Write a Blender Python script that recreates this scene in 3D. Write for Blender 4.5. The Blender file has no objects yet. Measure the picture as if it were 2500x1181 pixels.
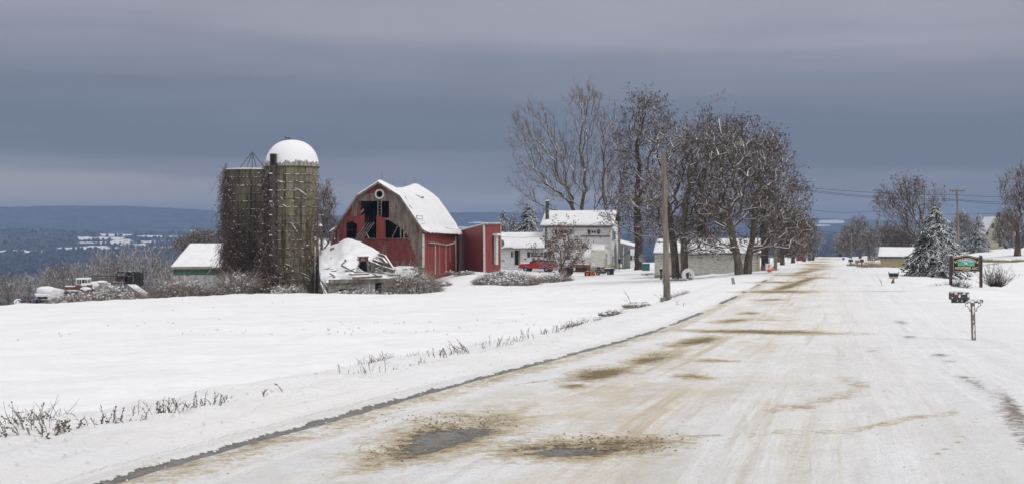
import bpy, math, random
import numpy as np
from mathutils import Vector, Matrix
R = math.radians
PI = math.pi
sc = bpy.context.scene
col = sc.collection

# ------------------------------------------------------------------ camera
F = 3400.0      # focal length in pixels of the 2500 px wide photograph
HY = 550.0      # row of the true horizon
cam = bpy.data.cameras.new('camera')
cam.sensor_width = 36
cam.lens = F / 2500 * 36
cam.shift_y = -(590.5 - HY) / 2500
cam.clip_start = 0.1
cam.clip_end = 40000
camo = bpy.data.objects.new('camera', cam)
camo.rotation_euler = (R(90), 0, 0)
col.objects.link(camo)
sc.camera = camo

# ------------------------------------------------------------------ sky
SUN_EL, SUN_AZ = R(48), R(125)      # azimuth clockwise from +Y
world = bpy.data.worlds.new('World')
sc.world = world
world.use_nodes = True
wt = world.node_tree
wt.nodes.clear()
def wn(t, **k):
    n = wt.nodes.new(t)
    for a, b in k.items():
        setattr(n, a, b)
    return n
def srgb(r, g, b):
    return tuple(((c / 255 + .055) / 1.055) ** 2.4 if c > 10 else c / 255 / 12.92 for c in (r, g, b))
wo = wn('ShaderNodeOutputWorld')
bg = wn('ShaderNodeBackground')
tc = wn('ShaderNodeTexCoord')
sep = wn('ShaderNodeSeparateXYZ')
wt.links.new(tc.outputs['Generated'], sep.inputs[0])
mp = wn('ShaderNodeMapping')
mp.inputs['Scale'].default_value = (2.2, 2.2, 26)
wt.links.new(tc.outputs['Generated'], mp.inputs['Vector'])
nz = wn('ShaderNodeTexNoise')
nz.inputs['Scale'].default_value = 1.6
nz.inputs['Detail'].default_value = 3.5
nz.inputs['Roughness'].default_value = .5
wt.links.new(mp.outputs[0], nz.inputs['Vector'])
def wmath(op, a, b=None, c=None):
    n = wn('ShaderNodeMath', operation=op)
    for i, v in enumerate((a, b, c)):
        if v is None: continue
        if isinstance(v, (int, float)): n.inputs[i].default_value = v
        else: wt.links.new(v, n.inputs[i])
    return n.outputs[0]
nzc = wmath('MULTIPLY_ADD', nz.outputs['Fac'], .055, -.0275)
zz = wmath('ADD', wmath('ADD', sep.outputs['Z'], nzc), wmath('MULTIPLY', sep.outputs['X'], .03))
ramp = wn('ShaderNodeValToRGB')
cr = ramp.color_ramp
cr.interpolation = 'EASE'
stops = [(0.0, srgb(188, 182, 180)), (.018, srgb(172, 168, 170)), (.034, srgb(138, 140, 154)), (.055, srgb(109, 117, 134)),
         (.078, srgb(114, 122, 141)), (.105, srgb(131, 136, 152)), (.150, srgb(158, 158, 170)), (.24, (.44, .43, .46)),
         (.5, (.76, .75, .76)), (1.0, (.97, .96, .95))]
while len(cr.elements) < len(stops):
    cr.elements.new(.5)
for e, (p, c) in zip(cr.elements, stops):
    e.position = p
    e.color = (*c, 1)
wt.links.new(zz, ramp.inputs['Fac'])
sky = wn('ShaderNodeTexSky', sky_type='NISHITA')
sky.sun_disc = False
sky.sun_elevation = SUN_EL
sky.sun_rotation = SUN_AZ
bs = wn('ShaderNodeVectorMath', operation='SCALE')
wt.links.new(sky.outputs[0], bs.inputs[0])
bs.inputs['Scale'].default_value = .004
ad = wn('ShaderNodeVectorMath', operation='ADD')
wt.links.new(bs.outputs[0], ad.inputs[0])
nz2 = wn('ShaderNodeTexNoise'); nz2.inputs['Scale'].default_value = 3.2; nz2.inputs['Detail'].default_value = 5
mp2 = wn('ShaderNodeMapping'); mp2.inputs['Scale'].default_value = (1.5, 1.5, 4.5); wt.links.new(tc.outputs['Generated'], mp2.inputs['Vector']); wt.links.new(mp2.outputs[0], nz2.inputs['Vector'])
sc2 = wn('ShaderNodeVectorMath', operation='SCALE'); wt.links.new(ramp.outputs[0], sc2.inputs[0]); wt.links.new(wmath('MULTIPLY_ADD', nz2.outputs['Fac'], .34, .83), sc2.inputs['Scale'])
wt.links.new(sc2.outputs[0], ad.inputs[1])
wt.links.new(ad.outputs[0], bg.inputs['Color'])
bg.inputs['Strength'].default_value = 1.0
wt.links.new(bg.outputs[0], wo.inputs['Surface'])

sun = bpy.data.lights.new('sun', 'SUN')
sun.energy = 1.35
sun.angle = R(24)
sun.color = (1, .965, .92)
suno = bpy.data.objects.new('sun', sun)
sd = Vector((math.sin(SUN_AZ) * math.cos(SUN_EL), math.cos(SUN_AZ) * math.cos(SUN_EL), math.sin(SUN_EL)))
suno.rotation_euler = sd.to_track_quat('Z', 'Y').to_euler()
col.objects.link(suno)
sc.view_settings.view_transform = 'Standard'
sc.view_settings.look = 'None'
sc.view_settings.gamma = 1
sc.view_settings.exposure = 0.0
sc.view_settings.use_curve_mapping = False
try:
    sc.cycles.volume_bounces = 0
    sc.cycles.max_bounces = 6
    sc.cycles.transparent_max_bounces = 8
except Exception:
    pass

# ------------------------------------------------------------------ tags and builders
def tag(o, label=None, cat=None, group=None, kind=None):
    if label: o['label'] = label
    if cat: o['category'] = cat
    if group: o['group'] = group
    if kind: o['kind'] = kind
    return o

def thing(name, loc, label, cat, group=None, rz=0):
    o = bpy.data.objects.new(name, None)
    o.empty_display_size = .2
    col.objects.link(o)
    o.location = loc
    o.rotation_euler = (0, 0, rz)
    return tag(o, label, cat, group)

def mesh_np(name, V, Q, smooth=True):
    me = bpy.data.meshes.new(name)
    k = Q.shape[1]
    me.vertices.add(len(V)); me.vertices.foreach_set('co', np.asarray(V, dtype=np.float32).ravel())
    me.loops.add(Q.size); me.loops.foreach_set('vertex_index', Q.astype(np.int32).ravel())
    me.polygons.add(len(Q)); me.polygons.foreach_set('loop_start', np.arange(0, Q.size, k, dtype=np.int32))
    me.update(calc_edges=True)
    me.polygons.foreach_set('use_smooth', np.full(len(Q), smooth))
    me.update()
    return me

def link(name, me, mat, parent=None, origin=None):
    o = bpy.data.objects.new(name, me)
    if mat: me.materials.append(mat)
    col.objects.link(o)
    if parent: o.parent = parent
    elif origin is not None: o.location = origin
    return o

class MB:
    """collects shapes, builds ONE mesh object; world=True subtracts the thing's location"""
    def __init__(s): s.v = []; s.f = []
    def add(s, vs, fs):
        b = len(s.v); s.v += [tuple(v) for v in vs]; s.f += [tuple(b + i for i in f) for f in fs]; return s
    def hexa(s, p):
        return s.add(p, [(0, 3, 2, 1), (4, 5, 6, 7), (0, 1, 5, 4), (1, 2, 6, 5), (2, 3, 7, 6), (3, 0, 4, 7)])
    def box(s, c, d, rz=0, rx=0, ry=0):
        M = Matrix.Rotation(rz, 3, 'Z') @ Matrix.Rotation(ry, 3, 'Y') @ Matrix.Rotation(rx, 3, 'X')
        c = Vector(c); x, y, z = d[0] / 2, d[1] / 2, d[2] / 2
        return s.hexa([c + M @ Vector(q) for q in ((-x, -y, -z), (x, -y, -z), (x, y, -z), (-x, y, -z), (-x, -y, z), (x, -y, z), (x, y, z), (-x, y, z))])
    def bar(s, a, b, w, h=None, up=(0, 0, 1)):
        a, b = Vector(a), Vector(b); h = h or w
        d = (b - a).normalized(); u = Vector(up)
        if abs(d.dot(u)) > .95: u = Vector((0, 1, 0))
        r = d.cross(u).normalized() * w / 2; t = r.cross(d).normalized() * h / 2
        return s.hexa([a - r - t, a + r - t, a + r + t, a - r + t, b - r - t, b + r - t, b + r + t, b - r + t])
    def tube(s, pts, r, n=8, cap=True):
        pts = [Vector(p) for p in pts]
        rr = r if isinstance(r, (list, tuple)) else [r] * len(pts)
        b = len(s.v)
        pu = None
        for i, p in enumerate(pts):
            d = (pts[min(i + 1, len(pts) - 1)] - pts[max(i - 1, 0)]).normalized()
            u = Vector((0, 0, 1)) if abs(d.z) < .9 else Vector((1, 0, 0))
            if pu is not None: u = pu
            x = d.cross(u)
            if x.length < 1e-4: x = d.cross(Vector((0, 1, 0)))
            x.normalize(); y = x.cross(d).normalized(); pu = y
            for k in range(n):
                a = 2 * PI * k / n
                s.v.append(tuple(p + (x * math.cos(a) + y * math.sin(a)) * rr[i]))
        for i in range(len(pts) - 1):
            for k in range(n):
                k2 = (k + 1) % n
                s.f.append((b + i * n + k, b + i * n + k2, b + (i + 1) * n + k2, b + (i + 1) * n + k))
        if cap:
            s.f.append(tuple(b + k for k in range(n))[::-1])
            s.f.append(tuple(b + (len(pts) - 1) * n + k for k in range(n)))
        return s
    def lathe(s, prof, c=(0, 0, 0), axis='Z', n=20):
        b = len(s.v); c = Vector(c)
        for (r, h) in prof:
            for k in range(n):
                a = 2 * PI * k / n; x, y = r * math.cos(a), r * math.sin(a)
                q = {'Z': (x, y, h), 'Y': (x, h, y), 'X': (h, x, y)}[axis]
                s.v.append(tuple(c + Vector(q)))
        for i in range(len(prof) - 1):
            for k in range(n):
                k2 = (k + 1) % n
                s.f.append((b + i * n + k, b + i * n + k2, b + (i + 1) * n + k2, b + (i + 1) * n + k))
        return s
    def extrude(s, prof, y0, y1, inset=0, zmid=None):
        """side profile (x, z) extruded along local y"""
        n = len(prof)
        vs = [(x, y0, z) for x, z in prof] + [(x, y1, z) for x, z in prof]
        fs = [tuple(range(n)), tuple(range(2 * n - 1, n - 1, -1))] + [(i, i + n, (i + 1) % n + n, (i + 1) % n) for i in range(n)]
        return s.add(vs, fs)
    def blob(s, c, r, seed=0, n=8, m=6, rough=.2):
        rnd = random.Random(seed); b = len(s.v)
        rs = [[1 + rnd.uniform(-rough, rough) for _ in range(n)] for _ in range(m + 1)]
        for j in range(m + 1):
            ph = PI * j / m
            for k in range(n):
                th = 2 * PI * k / n; q = rs[j][k]
                if j in (0, m): q = 1
                s.v.append((c[0] + r[0] * q * math.sin(ph) * math.cos(th), c[1] + r[1] * q * math.sin(ph) * math.sin(th), c[2] + r[2] * q * math.cos(ph)))
        for j in range(m):
            for k in range(n):
                k2 = (k + 1) % n
                s.f.append((b + j * n + k, b + (j + 1) * n + k, b + (j + 1) * n + k2, b + j * n + k2))
        return s
    def build(s, name, mat, parent=None, world=True, smooth=False, bevel=0, subsurf=0):
        root = parent
        while root is not None and root.parent: root = root.parent
        off = Vector(root.location) if (world and root is not None) else Vector((0, 0, 0))
        org = None
        if parent is None and s.v:
            a = np.array(s.v); org = Vector((a[:, 0].mean(), a[:, 1].mean(), a[:, 2].min())); off = org
        me = bpy.data.meshes.new(name)
        me.from_pydata([(x - off.x, y - off.y, z - off.z) for x, y, z in s.v], [], s.f)
        me.validate(); me.update()
        if smooth:
            me.polygons.foreach_set('use_smooth', [True] * len(me.polygons))
        o = link(name, me, mat, parent, org)
        if bevel:
            m = o.modifiers.new('bevel', 'BEVEL'); m.width = bevel; m.segments = 2; m.limit_method = 'ANGLE'
        if subsurf:
            m = o.modifiers.new('sub', 'SUBSURF'); m.levels = subsurf; m.render_levels = subsurf
        if smooth:
            try: me.set_sharp_from_angle(angle=R(40))
            except Exception: pass
        return o

def segs_mesh(name, P0, P1, R0, R1, k=3, cap=False):
    P0, P1 = np.asarray(P0, float), np.asarray(P1, float)
    R0, R1 = np.asarray(R0, float), np.asarray(R1, float)
    d = P1 - P0; L = np.linalg.norm(d, axis=1, keepdims=True); L[L < 1e-6] = 1e-6; d = d / L
    up = np.tile([0, 0, 1.], (len(d), 1)); up[np.abs(d[:, 2]) > .92] = [1, 0, 0]
    x = np.cross(d, up); x /= np.linalg.norm(x, axis=1, keepdims=True); y = np.cross(x, d)
    # one face of each prism turned upwards, so that it can carry the snow
    a = PI / 2 + PI / k + 2 * PI * np.arange(k) / k
    ring = x[:, None, :] * np.cos(a)[None, :, None] + y[:, None, :] * np.sin(a)[None, :, None]
    V = np.concatenate([P0[:, None, :] + ring * R0[:, None, None], P1[:, None, :] + ring * R1[:, None, None]], axis=1).reshape(-1, 3)
    i = np.arange(k); j = (i + 1) % k
    q = np.stack([i, j, j + k, i + k], axis=1)
    Q = (np.arange(len(d))[:, None, None] * 2 * k + q[None]).reshape(-1, 4)
    return mesh_np(name, V, Q, smooth=(k > 3))

# ------------------------------------------------------------------ materials
MATS = {}
class NT:
    def __init__(s, m):
        m.use_nodes = True; s.t = m.node_tree; s.t.nodes.clear()
        s.out = s.t.nodes.new('ShaderNodeOutputMaterial'); s.b = s.t.nodes.new('ShaderNodeBsdfPrincipled')
        s.t.links.new(s.b.outputs[0], s.out.inputs['Surface'])
        s.tc = s.t.nodes.new('ShaderNodeTexCoord')
    def set(s, sock, v):
        if v is None: return
        if isinstance(v, bpy.types.NodeSocket): s.t.links.new(v, sock)
        elif isinstance(v, (tuple, list)) and len(v) == 3 and sock.type == 'RGBA': sock.default_value = (*v, 1)
        else: sock.default_value = v
    def math(s, op, a, b=None, c=None, clamp=False):
        n = s.t.nodes.new('ShaderNodeMath'); n.operation = op; n.use_clamp = clamp
        for i, v in enumerate((a, b, c)): s.set(n.inputs[i], v)
        return n.outputs[0]
    def vec(s, v, scale):
        n = s.t.nodes.new('ShaderNodeMapping'); s.set(n.inputs['Vector'], v); n.inputs['Scale'].default_value = scale
        return n.outputs[0]
    def noise(s, v, scale, detail=5, rough=.6, dist=0):
        n = s.t.nodes.new('ShaderNodeTexNoise'); s.set(n.inputs['Vector'], v)
        n.inputs['Scale'].default_value = scale; n.inputs['Detail'].default_value = detail
        n.inputs['Roughness'].default_value = rough; n.inputs['Distortion'].default_value = dist
        return n.outputs['Fac']
    def rng(s, v, a, b, c=0, d=1):
        n = s.t.nodes.new('ShaderNodeMapRange'); n.interpolation_type = 'SMOOTHSTEP'; s.set(n.inputs[0], v)
        for i, q in enumerate((a, b, c, d)): n.inputs[i + 1].default_value = q
        return n.outputs[0]
    def mix(s, f, a, b, mode='MIX'):
        n = s.t.nodes.new('ShaderNodeMix'); n.data_type = 'RGBA'; n.blend_type = mode
        s.set(n.inputs['Factor'], f); s.set(n.inputs[6], a); s.set(n.inputs[7], b)
        return n.outputs[2]
    def bump(s, h, strength, dist=.02):
        n = s.t.nodes.new('ShaderNodeBump'); n.inputs['Strength'].default_value = strength
        n.inputs['Distance'].default_value = dist; s.set(n.inputs['Height'], h)
        s.t.links.new(n.outputs[0], s.b.inputs['Normal'])
    def attr(s, name):
        n = s.t.nodes.new('ShaderNodeAttribute'); n.attribute_name = name; return n.outputs['Fac']
    def sepx(s, v):
        n = s.t.nodes.new('ShaderNodeSeparateXYZ'); s.set(n.inputs[0], v); return n.outputs
    def dot(s, v, w):
        n = s.t.nodes.new('ShaderNodeVectorMath'); n.operation = 'DOT_PRODUCT'; s.set(n.inputs[0], v)
        n.inputs[1].default_value = w; return n.outputs['Value']

SNOW = (.82, .83, .855)
def M(name, c1, c2=None, scale=4, st=(1, 1, 1), lo=.42, hi=.62, rough=.8, bump=0, metal=0, spec=.3,
      lines=None, snow=None, c3=None, s3=1.5, lo3=.5, hi3=.6, st3=(1, 1, 1), detail=5):
    m = bpy.data.materials.new(name); t = NT(m); MATS[name] = m
    oc = t.tc.outputs['Object']
    c = c1; n = None
    if c2:
        n = t.noise(t.vec(oc, st), scale, detail); c = t.mix(t.rng(n, lo, hi), c1, c2)
    if c3:
        c = t.mix(t.rng(t.noise(t.vec(oc, st3), s3, 6), lo3, hi3), c, c3)
    h = n
    if lines:
        ax, per, wid, dark = lines
        fr = t.math('FRACT', t.math('MULTIPLY', t.dot(oc, ax), 1 / per))
        ln = t.rng(fr, 0, wid, 1, 0)
        c = t.mix(t.math('MULTIPLY', ln, dark), c, (.03, .028, .025))
        h = t.math('SUBTRACT', 1, ln) if h is None else t.math('MULTIPLY_ADD', h, .3, t.math('SUBTRACT', 1, ln))
        bump = bump or .5
    if snow:
        slo, shi, ns = snow
        g = t.t.nodes.new('ShaderNodeNewGeometry')
        nzv = t.sepx(g.outputs['Normal'])[2]
        v = t.math('MULTIPLY_ADD', t.noise(oc, ns, 4), .9, t.math('SUBTRACT', nzv, .45))
        f = t.rng(v, slo, shi)
        c = t.mix(f, c, SNOW)
    t.set(t.b.inputs['Base Color'], c)
    t.b.inputs['Roughness'].default_value = rough
    t.b.inputs['Metallic'].default_value = metal
    t.b.inputs['Specular IOR Level'].default_value = spec
    if bump and h is not None: t.bump(h, bump)
    return m

M('roof_snow', (.80, .805, .825), (.73, .74, .77), 1.2, bump=.15, lo=.4, hi=.7, rough=.7)
M('bark', (.085, .068, .05), (.17, .145, .115), 7, (1, 1, .25), bump=.5, snow=(.35, .6, 2.2))
M('bark_dark', (.045, .034, .03), (.09, .07, .06), 7, (1, 1, .3), bump=.5, snow=(.5, .7, 3))
M('twig', (.095, .068, .050), (.16, .12, .092), 3, snow=(.55, .75, 1.5))
M('twig_red', (.082, .058, .050), (.135, .10, .085), 3, snow=(.7, .9, 1.5))
M('twig_white', (.13, .11, .10), (.20, .18, .165), 3, snow=(.3, .5, 2.5))
M('limb', (.07, .048, .031), (.14, .10, .068), 5, snow=(.22, .37, 2.6))
M('pod', (.07, .042, .032), (.12, .075, .055), 3, rough=.9)
M('leaf_brown', (.14, .085, .05), (.25, .16, .10), 3, snow=(.7, .9, 3))
M('spruce', (.016, .027, .022), (.035, .05, .04), 3, snow=(.40, .56, 3.5))
M('brush', (.16, .118, .088), (.28, .22, .17), 3, snow=(.46, .62, 5))
M('vine', (.085, .052, .042), (.16, .11, .085), 3, snow=(.85, 1.0, 7))
M('weed', (.13, .10, .085), (.24, .195, .16), 20, rough=.9)
M('dry_grass', (.26, .18, .09), (.38, .29, .17), 9, snow=(.6, .8, 5))
M('silo_concrete', (.14, .13, .085), (.24, .222, .15), 1.3, (1, 1, .12), bump=.3, lo=.35, hi=.65, c3=(.05, .043, .036), s3=2.2, lo3=.52, hi3=.66, st3=(1.5, 1.5, .1))
M('silo_concrete_dark', (.10, .088, .06), (.165, .147, .10), 1.3, (1, 1, .12), bump=.3, lo=.35, hi=.65, c3=(.04, .033, .028), s3=2.2, lo3=.48, hi3=.62, st3=(1.5, 1.5, .1))
M('rust_steel', (.06, .05, .045), (.12, .085, .065), 6, snow=(.72, .85, 5), metal=.3)
M('barn_red', (.175, .042, .040), (.23, .068, .06), 2.5, (1, 1, .25), lo=.4, hi=.6, lines=((.978, -.208, 0), .22, .12, .45),
  c3=(.20, .155, .12), s3=.8, lo3=.52, hi3=.60, st3=(1.4, 1.4, .35))
M('barn_grey', (.17, .135, .11), (.26, .22, .18), 2.5, (1, 1, .25), lo=.4, hi=.6, lines=((.978, -.208, 0), .22, .14, .6),
  c3=(.20, .06, .05), s3=1.4, lo3=.56, hi3=.66, st3=(2, 2, .3))
M('panel_red', (.25, .055, .05), (.22, .048, .046), 2.0, (1, 1, .3), c3=(.30, .13, .11), s3=2.2, lo3=.64, hi3=.75)
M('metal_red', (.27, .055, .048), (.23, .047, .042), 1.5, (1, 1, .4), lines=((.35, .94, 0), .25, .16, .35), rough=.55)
M('metal_red_shaded', (.21, .045, .043), (.18, .04, .04), 1.5, (1, 1, .4), lines=((.95, -.3, 0), .28, .16, .4), rough=.55)  # darker copy of the ribbed red, shade of the annex front painted in
M('white_trim', (.62, .61, .58), (.42, .38, .33), 3, lo=.5, hi=.7)
M('old_wood', (.15, .13, .11), (.27, .24, .20), 4, (1, 1, .3), snow=(.62, .8, 3))
M('weathered_beam', (.13, .11, .095), (.24, .21, .18), 5, snow=(.35, .5, 3))
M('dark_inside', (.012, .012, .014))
M('glass', (.03, .035, .045), rough=.15, spec=.6)
M('shutter', (.035, .045, .07), rough=.6)
M('stone', (.16, .15, .13), (.28, .265, .235), 3, c3=(.07, .06, .05), s3=2.5, lo3=.5, hi3=.65, lines=((0, 0, 1), .4, .08, .5), snow=(.75, .9, 4))
M('grey_panel', (.33, .33, .33), (.24, .24, .235), 2.5, (1, 1, .3), snow=(.8, .95, 4))
M('white_siding', (.70, .705, .70), (.62, .62, .61), 1.6, (1, 1, 2.2), lines=((0, 0, 1), .42, .08, .5), c3=(.36, .33, .29), s3=1.1, lo3=.66, hi3=.74, st3=(.4, .4, 2.2))
M('garage_siding', (.56, .545, .48), (.46, .445, .39), 2.6, (1, 1, 2.5), lines=((0, 0, 1), .15, .16, .32), c3=(.15, .15, .145), s3=4.5, lo3=.575, hi3=.63, st3=(.6, .6, 3.2))
M('tan_siding', (.48, .41, .26), (.42, .36, .225), 2, lines=((0, 0, 1), .35, .1, .3))
M('yellow_siding', (.56, .52, .37), (.48, .445, .32), 2, lines=((0, 0, 1), .3, .1, .25))
M('foundation', (.26, .21, .12), (.16, .13, .08), 3)
M('green_band', (.035, .085, .055), (.055, .11, .075), 4, snow=(.8, .95, 4))
M('tan_trim', (.30, .29, .19), (.24, .23, .16), 3)
M('concrete_grey', (.36, .365, .37), (.27, .275, .28), 2.5, (1, 1, .3), c3=(.16, .13, .11), s3=1.8, lo3=.55, hi3=.66)
M('brick', (.06, .052, .048), (.11, .095, .085), 5, lines=((0, 0, 1), .1, .15, .4), c3=(.4, .4, .4), s3=2.2, lo3=.56, hi3=.62)
M('brown_paint', (.055, .030, .032), (.08, .045, .045), 4, rough=.6, snow=(.9, 1.0, 4))
M('sign_black', (.010, .009, .008), rough=.5)
M('sign_dark', (.022, .008, .010), rough=.5)
M('sign_cream', (.80, .68, .44), rough=.6)
M('sign_green_edge', (.10, .22, .20), (.16, .28, .26), 9, rough=.6)
M('sign_grass', (.05, .30, .17), (.18, .48, .26), 8, (1, 1, 3), rough=.6)
M('sign_sky', (.20, .50, .75), (.35, .62, .80), 6, rough=.6)
M('white_paint', (.72, .72, .72), (.6, .6, .6), 4, rough=.6)
M('black_paint', (.018, .018, .02), (.035, .033, .035), 6, rough=.5)
M('mailbox_dark', (.055, .052, .05), (.10, .095, .088), 9, rough=.55, snow=(.75, .9, 16))
M('red_paint', (.42, .02, .03), (.36, .018, .028), 3, rough=.35, spec=.5, snow=(.62, .8, 5))
M('tractor_red', (.18, .05, .04), (.13, .055, .045), 6, rough=.6, snow=(.42, .6, 4))
M('tractor_rust', (.22, .075, .045), (.13, .06, .045), 6, rough=.7, snow=(.5, .65, 4))
M('rubber', (.02, .02, .021), (.045, .045, .047), 8, rough=.85, snow=(.5, .68, 6))
M('rim_grey', (.35, .35, .36), (.22, .21, .2), 8, rough=.5, snow=(.7, .85, 8))
M('camper_white', (.66, .66, .60), (.58, .575, .51), 2, lines=((0, 0, 1), .22, .1, .15), rough=.5)
M('camper_beige', (.40, .37, .24), (.34, .31, .20), 2, rough=.6)
M('yellow_plastic', (.65, .45, .02), rough=.5)
M('orange_plastic', (.80, .13, .03), rough=.5)
M('teal_paint', (.03, .12, .11), (.05, .15, .13), 5, snow=(.8, .95, 4))
M('navy_paint', (.02, .03, .07), rough=.4, snow=(.6, .8, 4))
M('pole_wood', (.17, .145, .115), (.27, .24, .195), 6, (2, 2, .12), bump=.5, c3=(.10, .085, .065), s3=2.5, lo3=.55, hi3=.68, st3=(2, 2, .1), snow=(1.02, 1.15, 3))
M('cable', (.012, .012, .014))
M('box_green', (.20, .25, .19), rough=.5, snow=(.8, .95, 4))
M('grey_metal', (.25, .26, .27), (.16, .165, .17), 6, rough=.5, metal=.4, snow=(.6, .8, 4))
M('barn_far_red', (.45, .02, .03), rough=.7)
M('dark_wagon', (.022, .03, .03), (.05, .05, .048), 5, snow=(.62, .78, 4))
M('wagon_wood', (.085, .075, .06), (.15, .13, .10), 5, lines=((0, 0, 1), .3, .2, .8), snow=(.7, .85, 4))
M('far_wood_hazed', (.03, .045, .075), (.07, .09, .13), .03, snow=(1.0, 1.2, .3))  # blue of the haze is painted into the wood colour
M('cow_pink', (.55, .3, .28))

# dome: bare concrete rim with a ragged lower edge of the snow cap
def dome_material():
    m = bpy.data.materials.new('dome'); t = NT(m); MATS['dome'] = m
    oc = t.tc.outputs['Object']
    z = t.sepx(oc)[2]
    n = t.noise(t.vec(oc, (1, 1, .5)), 2.2, 6)
    f = t.rng(t.math('MULTIPLY_ADD', n, 1.5, z), DOME_Z + 1.15, DOME_Z + 1.3)
    c = t.mix(t.rng(t.noise(t.vec(oc, (2, 2, .3)), 2), .4, .6), (.16, .15, .13), (.33, .32, .29))
    t.set(t.b.inputs['Base Color'], t.mix(f, c, SNOW)); t.b.inputs['Roughness'].default_value = .8

# snow cover of the ground and the road, with slush, grit and bare asphalt where the masks say
def ground_material():
    m = bpy.data.materials.new('snow_cover'); t = NT(m); MATS['snow_cover'] = m
    oc = t.tc.outputs['Object']
    # coordinates turned to run along the road
    mp = t.t.nodes.new('ShaderNodeMapping'); t.set(mp.inputs['Vector'], oc)
    mp.inputs['Rotation'].default_value = (0, 0, math.atan(790 / F)); rc = mp.outputs[0]
    wet, dirt, tan, rough = t.attr('wet'), t.attr('dirt'), t.attr('tan'), t.attr('churn')
    nf = t.noise(rc, 9, 7, .72)
    nm = t.noise(t.vec(rc, (1, .55, 1)), 2.2, 6, .65, .4)
    nl = t.noise(t.vec(rc, (1, .22, 1)), .9, 4, .55)
    ng = t.noise(oc, 26, 4, .7)
    nb = t.noise(t.vec(oc, (.5, 1, 1)), .35, 4)
    rip = t.noise(t.vec(oc, (.45, 1.5, 1)), 1.6, 5, .6, .5)
    snow = t.mix(t.rng(nb, .35, .7), (.83, .832, .845), (.78, .785, .81))
    c = t.mix(t.math('MULTIPLY', t.rng(nf, .42, .62), t.math('MULTIPLY', rough, .22)), snow, (.68, .675, .68))
    tm = t.math('MULTIPLY', t.rng(t.math('MULTIPLY_ADD', nl, .9, t.math('MULTIPLY_ADD', nm, .7, t.math('MULTIPLY_ADD', nf, .35, -.98))), -.22, .28), tan, clamp=True)
    c = t.mix(tm, c, (.63, .565, .465))
    # long wheel tracks of packed grey snow and smeared slush
    tr1 = t.noise(t.vec(rc, (1.5, .03, 1)), 1.3, 3, .5)
    tr2 = t.noise(t.vec(rc, (4.5, .16, 1)), 1.0, 5, .65, .3)
    onr = t.rng(rough, .55, .9)
    trk = t.math('MULTIPLY', t.rng(t.math('MULTIPLY_ADD', tr1, .6, t.math('MULTIPLY_ADD', tr2, .4, t.math('MULTIPLY', nf, .25))), .60, .76), onr)
    c = t.mix(t.math('MULTIPLY', trk, .27), c, (.56, .555, .56))
    trt = t.math('MULTIPLY', t.rng(t.noise(t.vec(rc, (3.2, .06, 1)), .9, 5, .65), .54, .68), t.math('MULTIPLY', tan, .8), clamp=True)
    c = t.mix(trt, c, (.52, .45, .33))
    # loose grit
    gr = t.math('MULTIPLY', t.rng(ng, .62, .72), t.math('MULTIPLY_ADD', tan, .5, t.math('MULTIPLY', rough, .16)), clamp=True)
    c = t.mix(gr, c, (.36, .28, .17))
    dv = t.math('ADD', dirt, t.math('MULTIPLY', t.math('SUBTRACT', t.math('MULTIPLY_ADD', nf, .9, t.math('MULTIPLY_ADD', ng, .55, t.math('MULTIPLY', nm, .6))), 1.02), t.rng(dirt, 0, .3, 0, 2.1)))
    d1 = t.rng(dv, .12, .60)
    c = t.mix(t.math('MULTIPLY', d1, .85), c, (.47, .395, .265))
    d2 = t.rng(dv, .55, .95)
    c = t.mix(d2, c, t.mix(t.rng(ng, .4, .6), (.12, .09, .045), (.27, .21, .12)))
    wv = t.math('ADD', wet, t.math('MULTIPLY', t.math('SUBTRACT', t.math('MULTIPLY_ADD', nf, 1.1, t.math('MULTIPLY', nm, 1.1)), 1.12), t.rng(wet, 0, .3, 0, 1.25)))
    w1 = t.rng(wv, .42, .62)
    c = t.mix(w1, c, t.mix(t.rng(t.math('MULTIPLY_ADD', ng, .5, t.math('MULTIPLY', nf, .5)), .38, .62), (.10, .092, .078), (.25, .238, .222)))
    grey = t.attr('grey')
    gv = t.math('ADD', grey, t.math('MULTIPLY', t.math('SUBTRACT', nf, .5), t.rng(grey, 0, .25, 0, 2.2)))
    c = t.mix(t.rng(gv, .4, .95), c, t.mix(t.rng(ng, .4, .6), (.17, .15, .135), (.33, .29, .25)))
    t.set(t.b.inputs['Base Color'], c)
    t.set(t.b.inputs['Roughness'], t.math('MULTIPLY_ADD', w1, -.45, .8))
    t.b.inputs['Specular IOR Level'].default_value = .25
    h = t.math('MULTIPLY_ADD', nf, t.math('MULTIPLY_ADD', rough, .9, .18), t.math('MULTIPLY', nm, t.math('MULTIPLY_ADD', rough, 1.2, .4)))
    h = t.math('SUBTRACT', h, t.math('MULTIPLY', w1, .9))
    h = t.math('MULTIPLY_ADD', rip, t.math('MULTIPLY_ADD', rough, -.9, 1.6), h)
    h = t.math('MULTIPLY_ADD', trk, -.22, h)
    t.bump(h, .85, .06)
ground_material()

def hill_material():
    m = bpy.data.materials.new('hill_woods'); t = NT(m); MATS['hill_woods'] = m
    oc = t.tc.outputs['Object']
    f = t.attr('field')
    n = t.noise(t.vec(oc, (1, .4, 1)), .02, 8, .7)
    c = t.mix(t.rng(n, .4, .6), (.035, .040, .05), (.10, .11, .13))
    c = t.mix(t.rng(t.math('MULTIPLY_ADD', t.noise(oc, .012, 7, .75), .9, t.math('SUBTRACT', f, .45)), .38, .5), c, (.8, .81, .84))
    t.set(t.b.inputs['Base Color'], c); t.b.inputs['Roughness'].default_value = .9; t.b.inputs['Specular IOR Level'].default_value = .05
hill_material()

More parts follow.
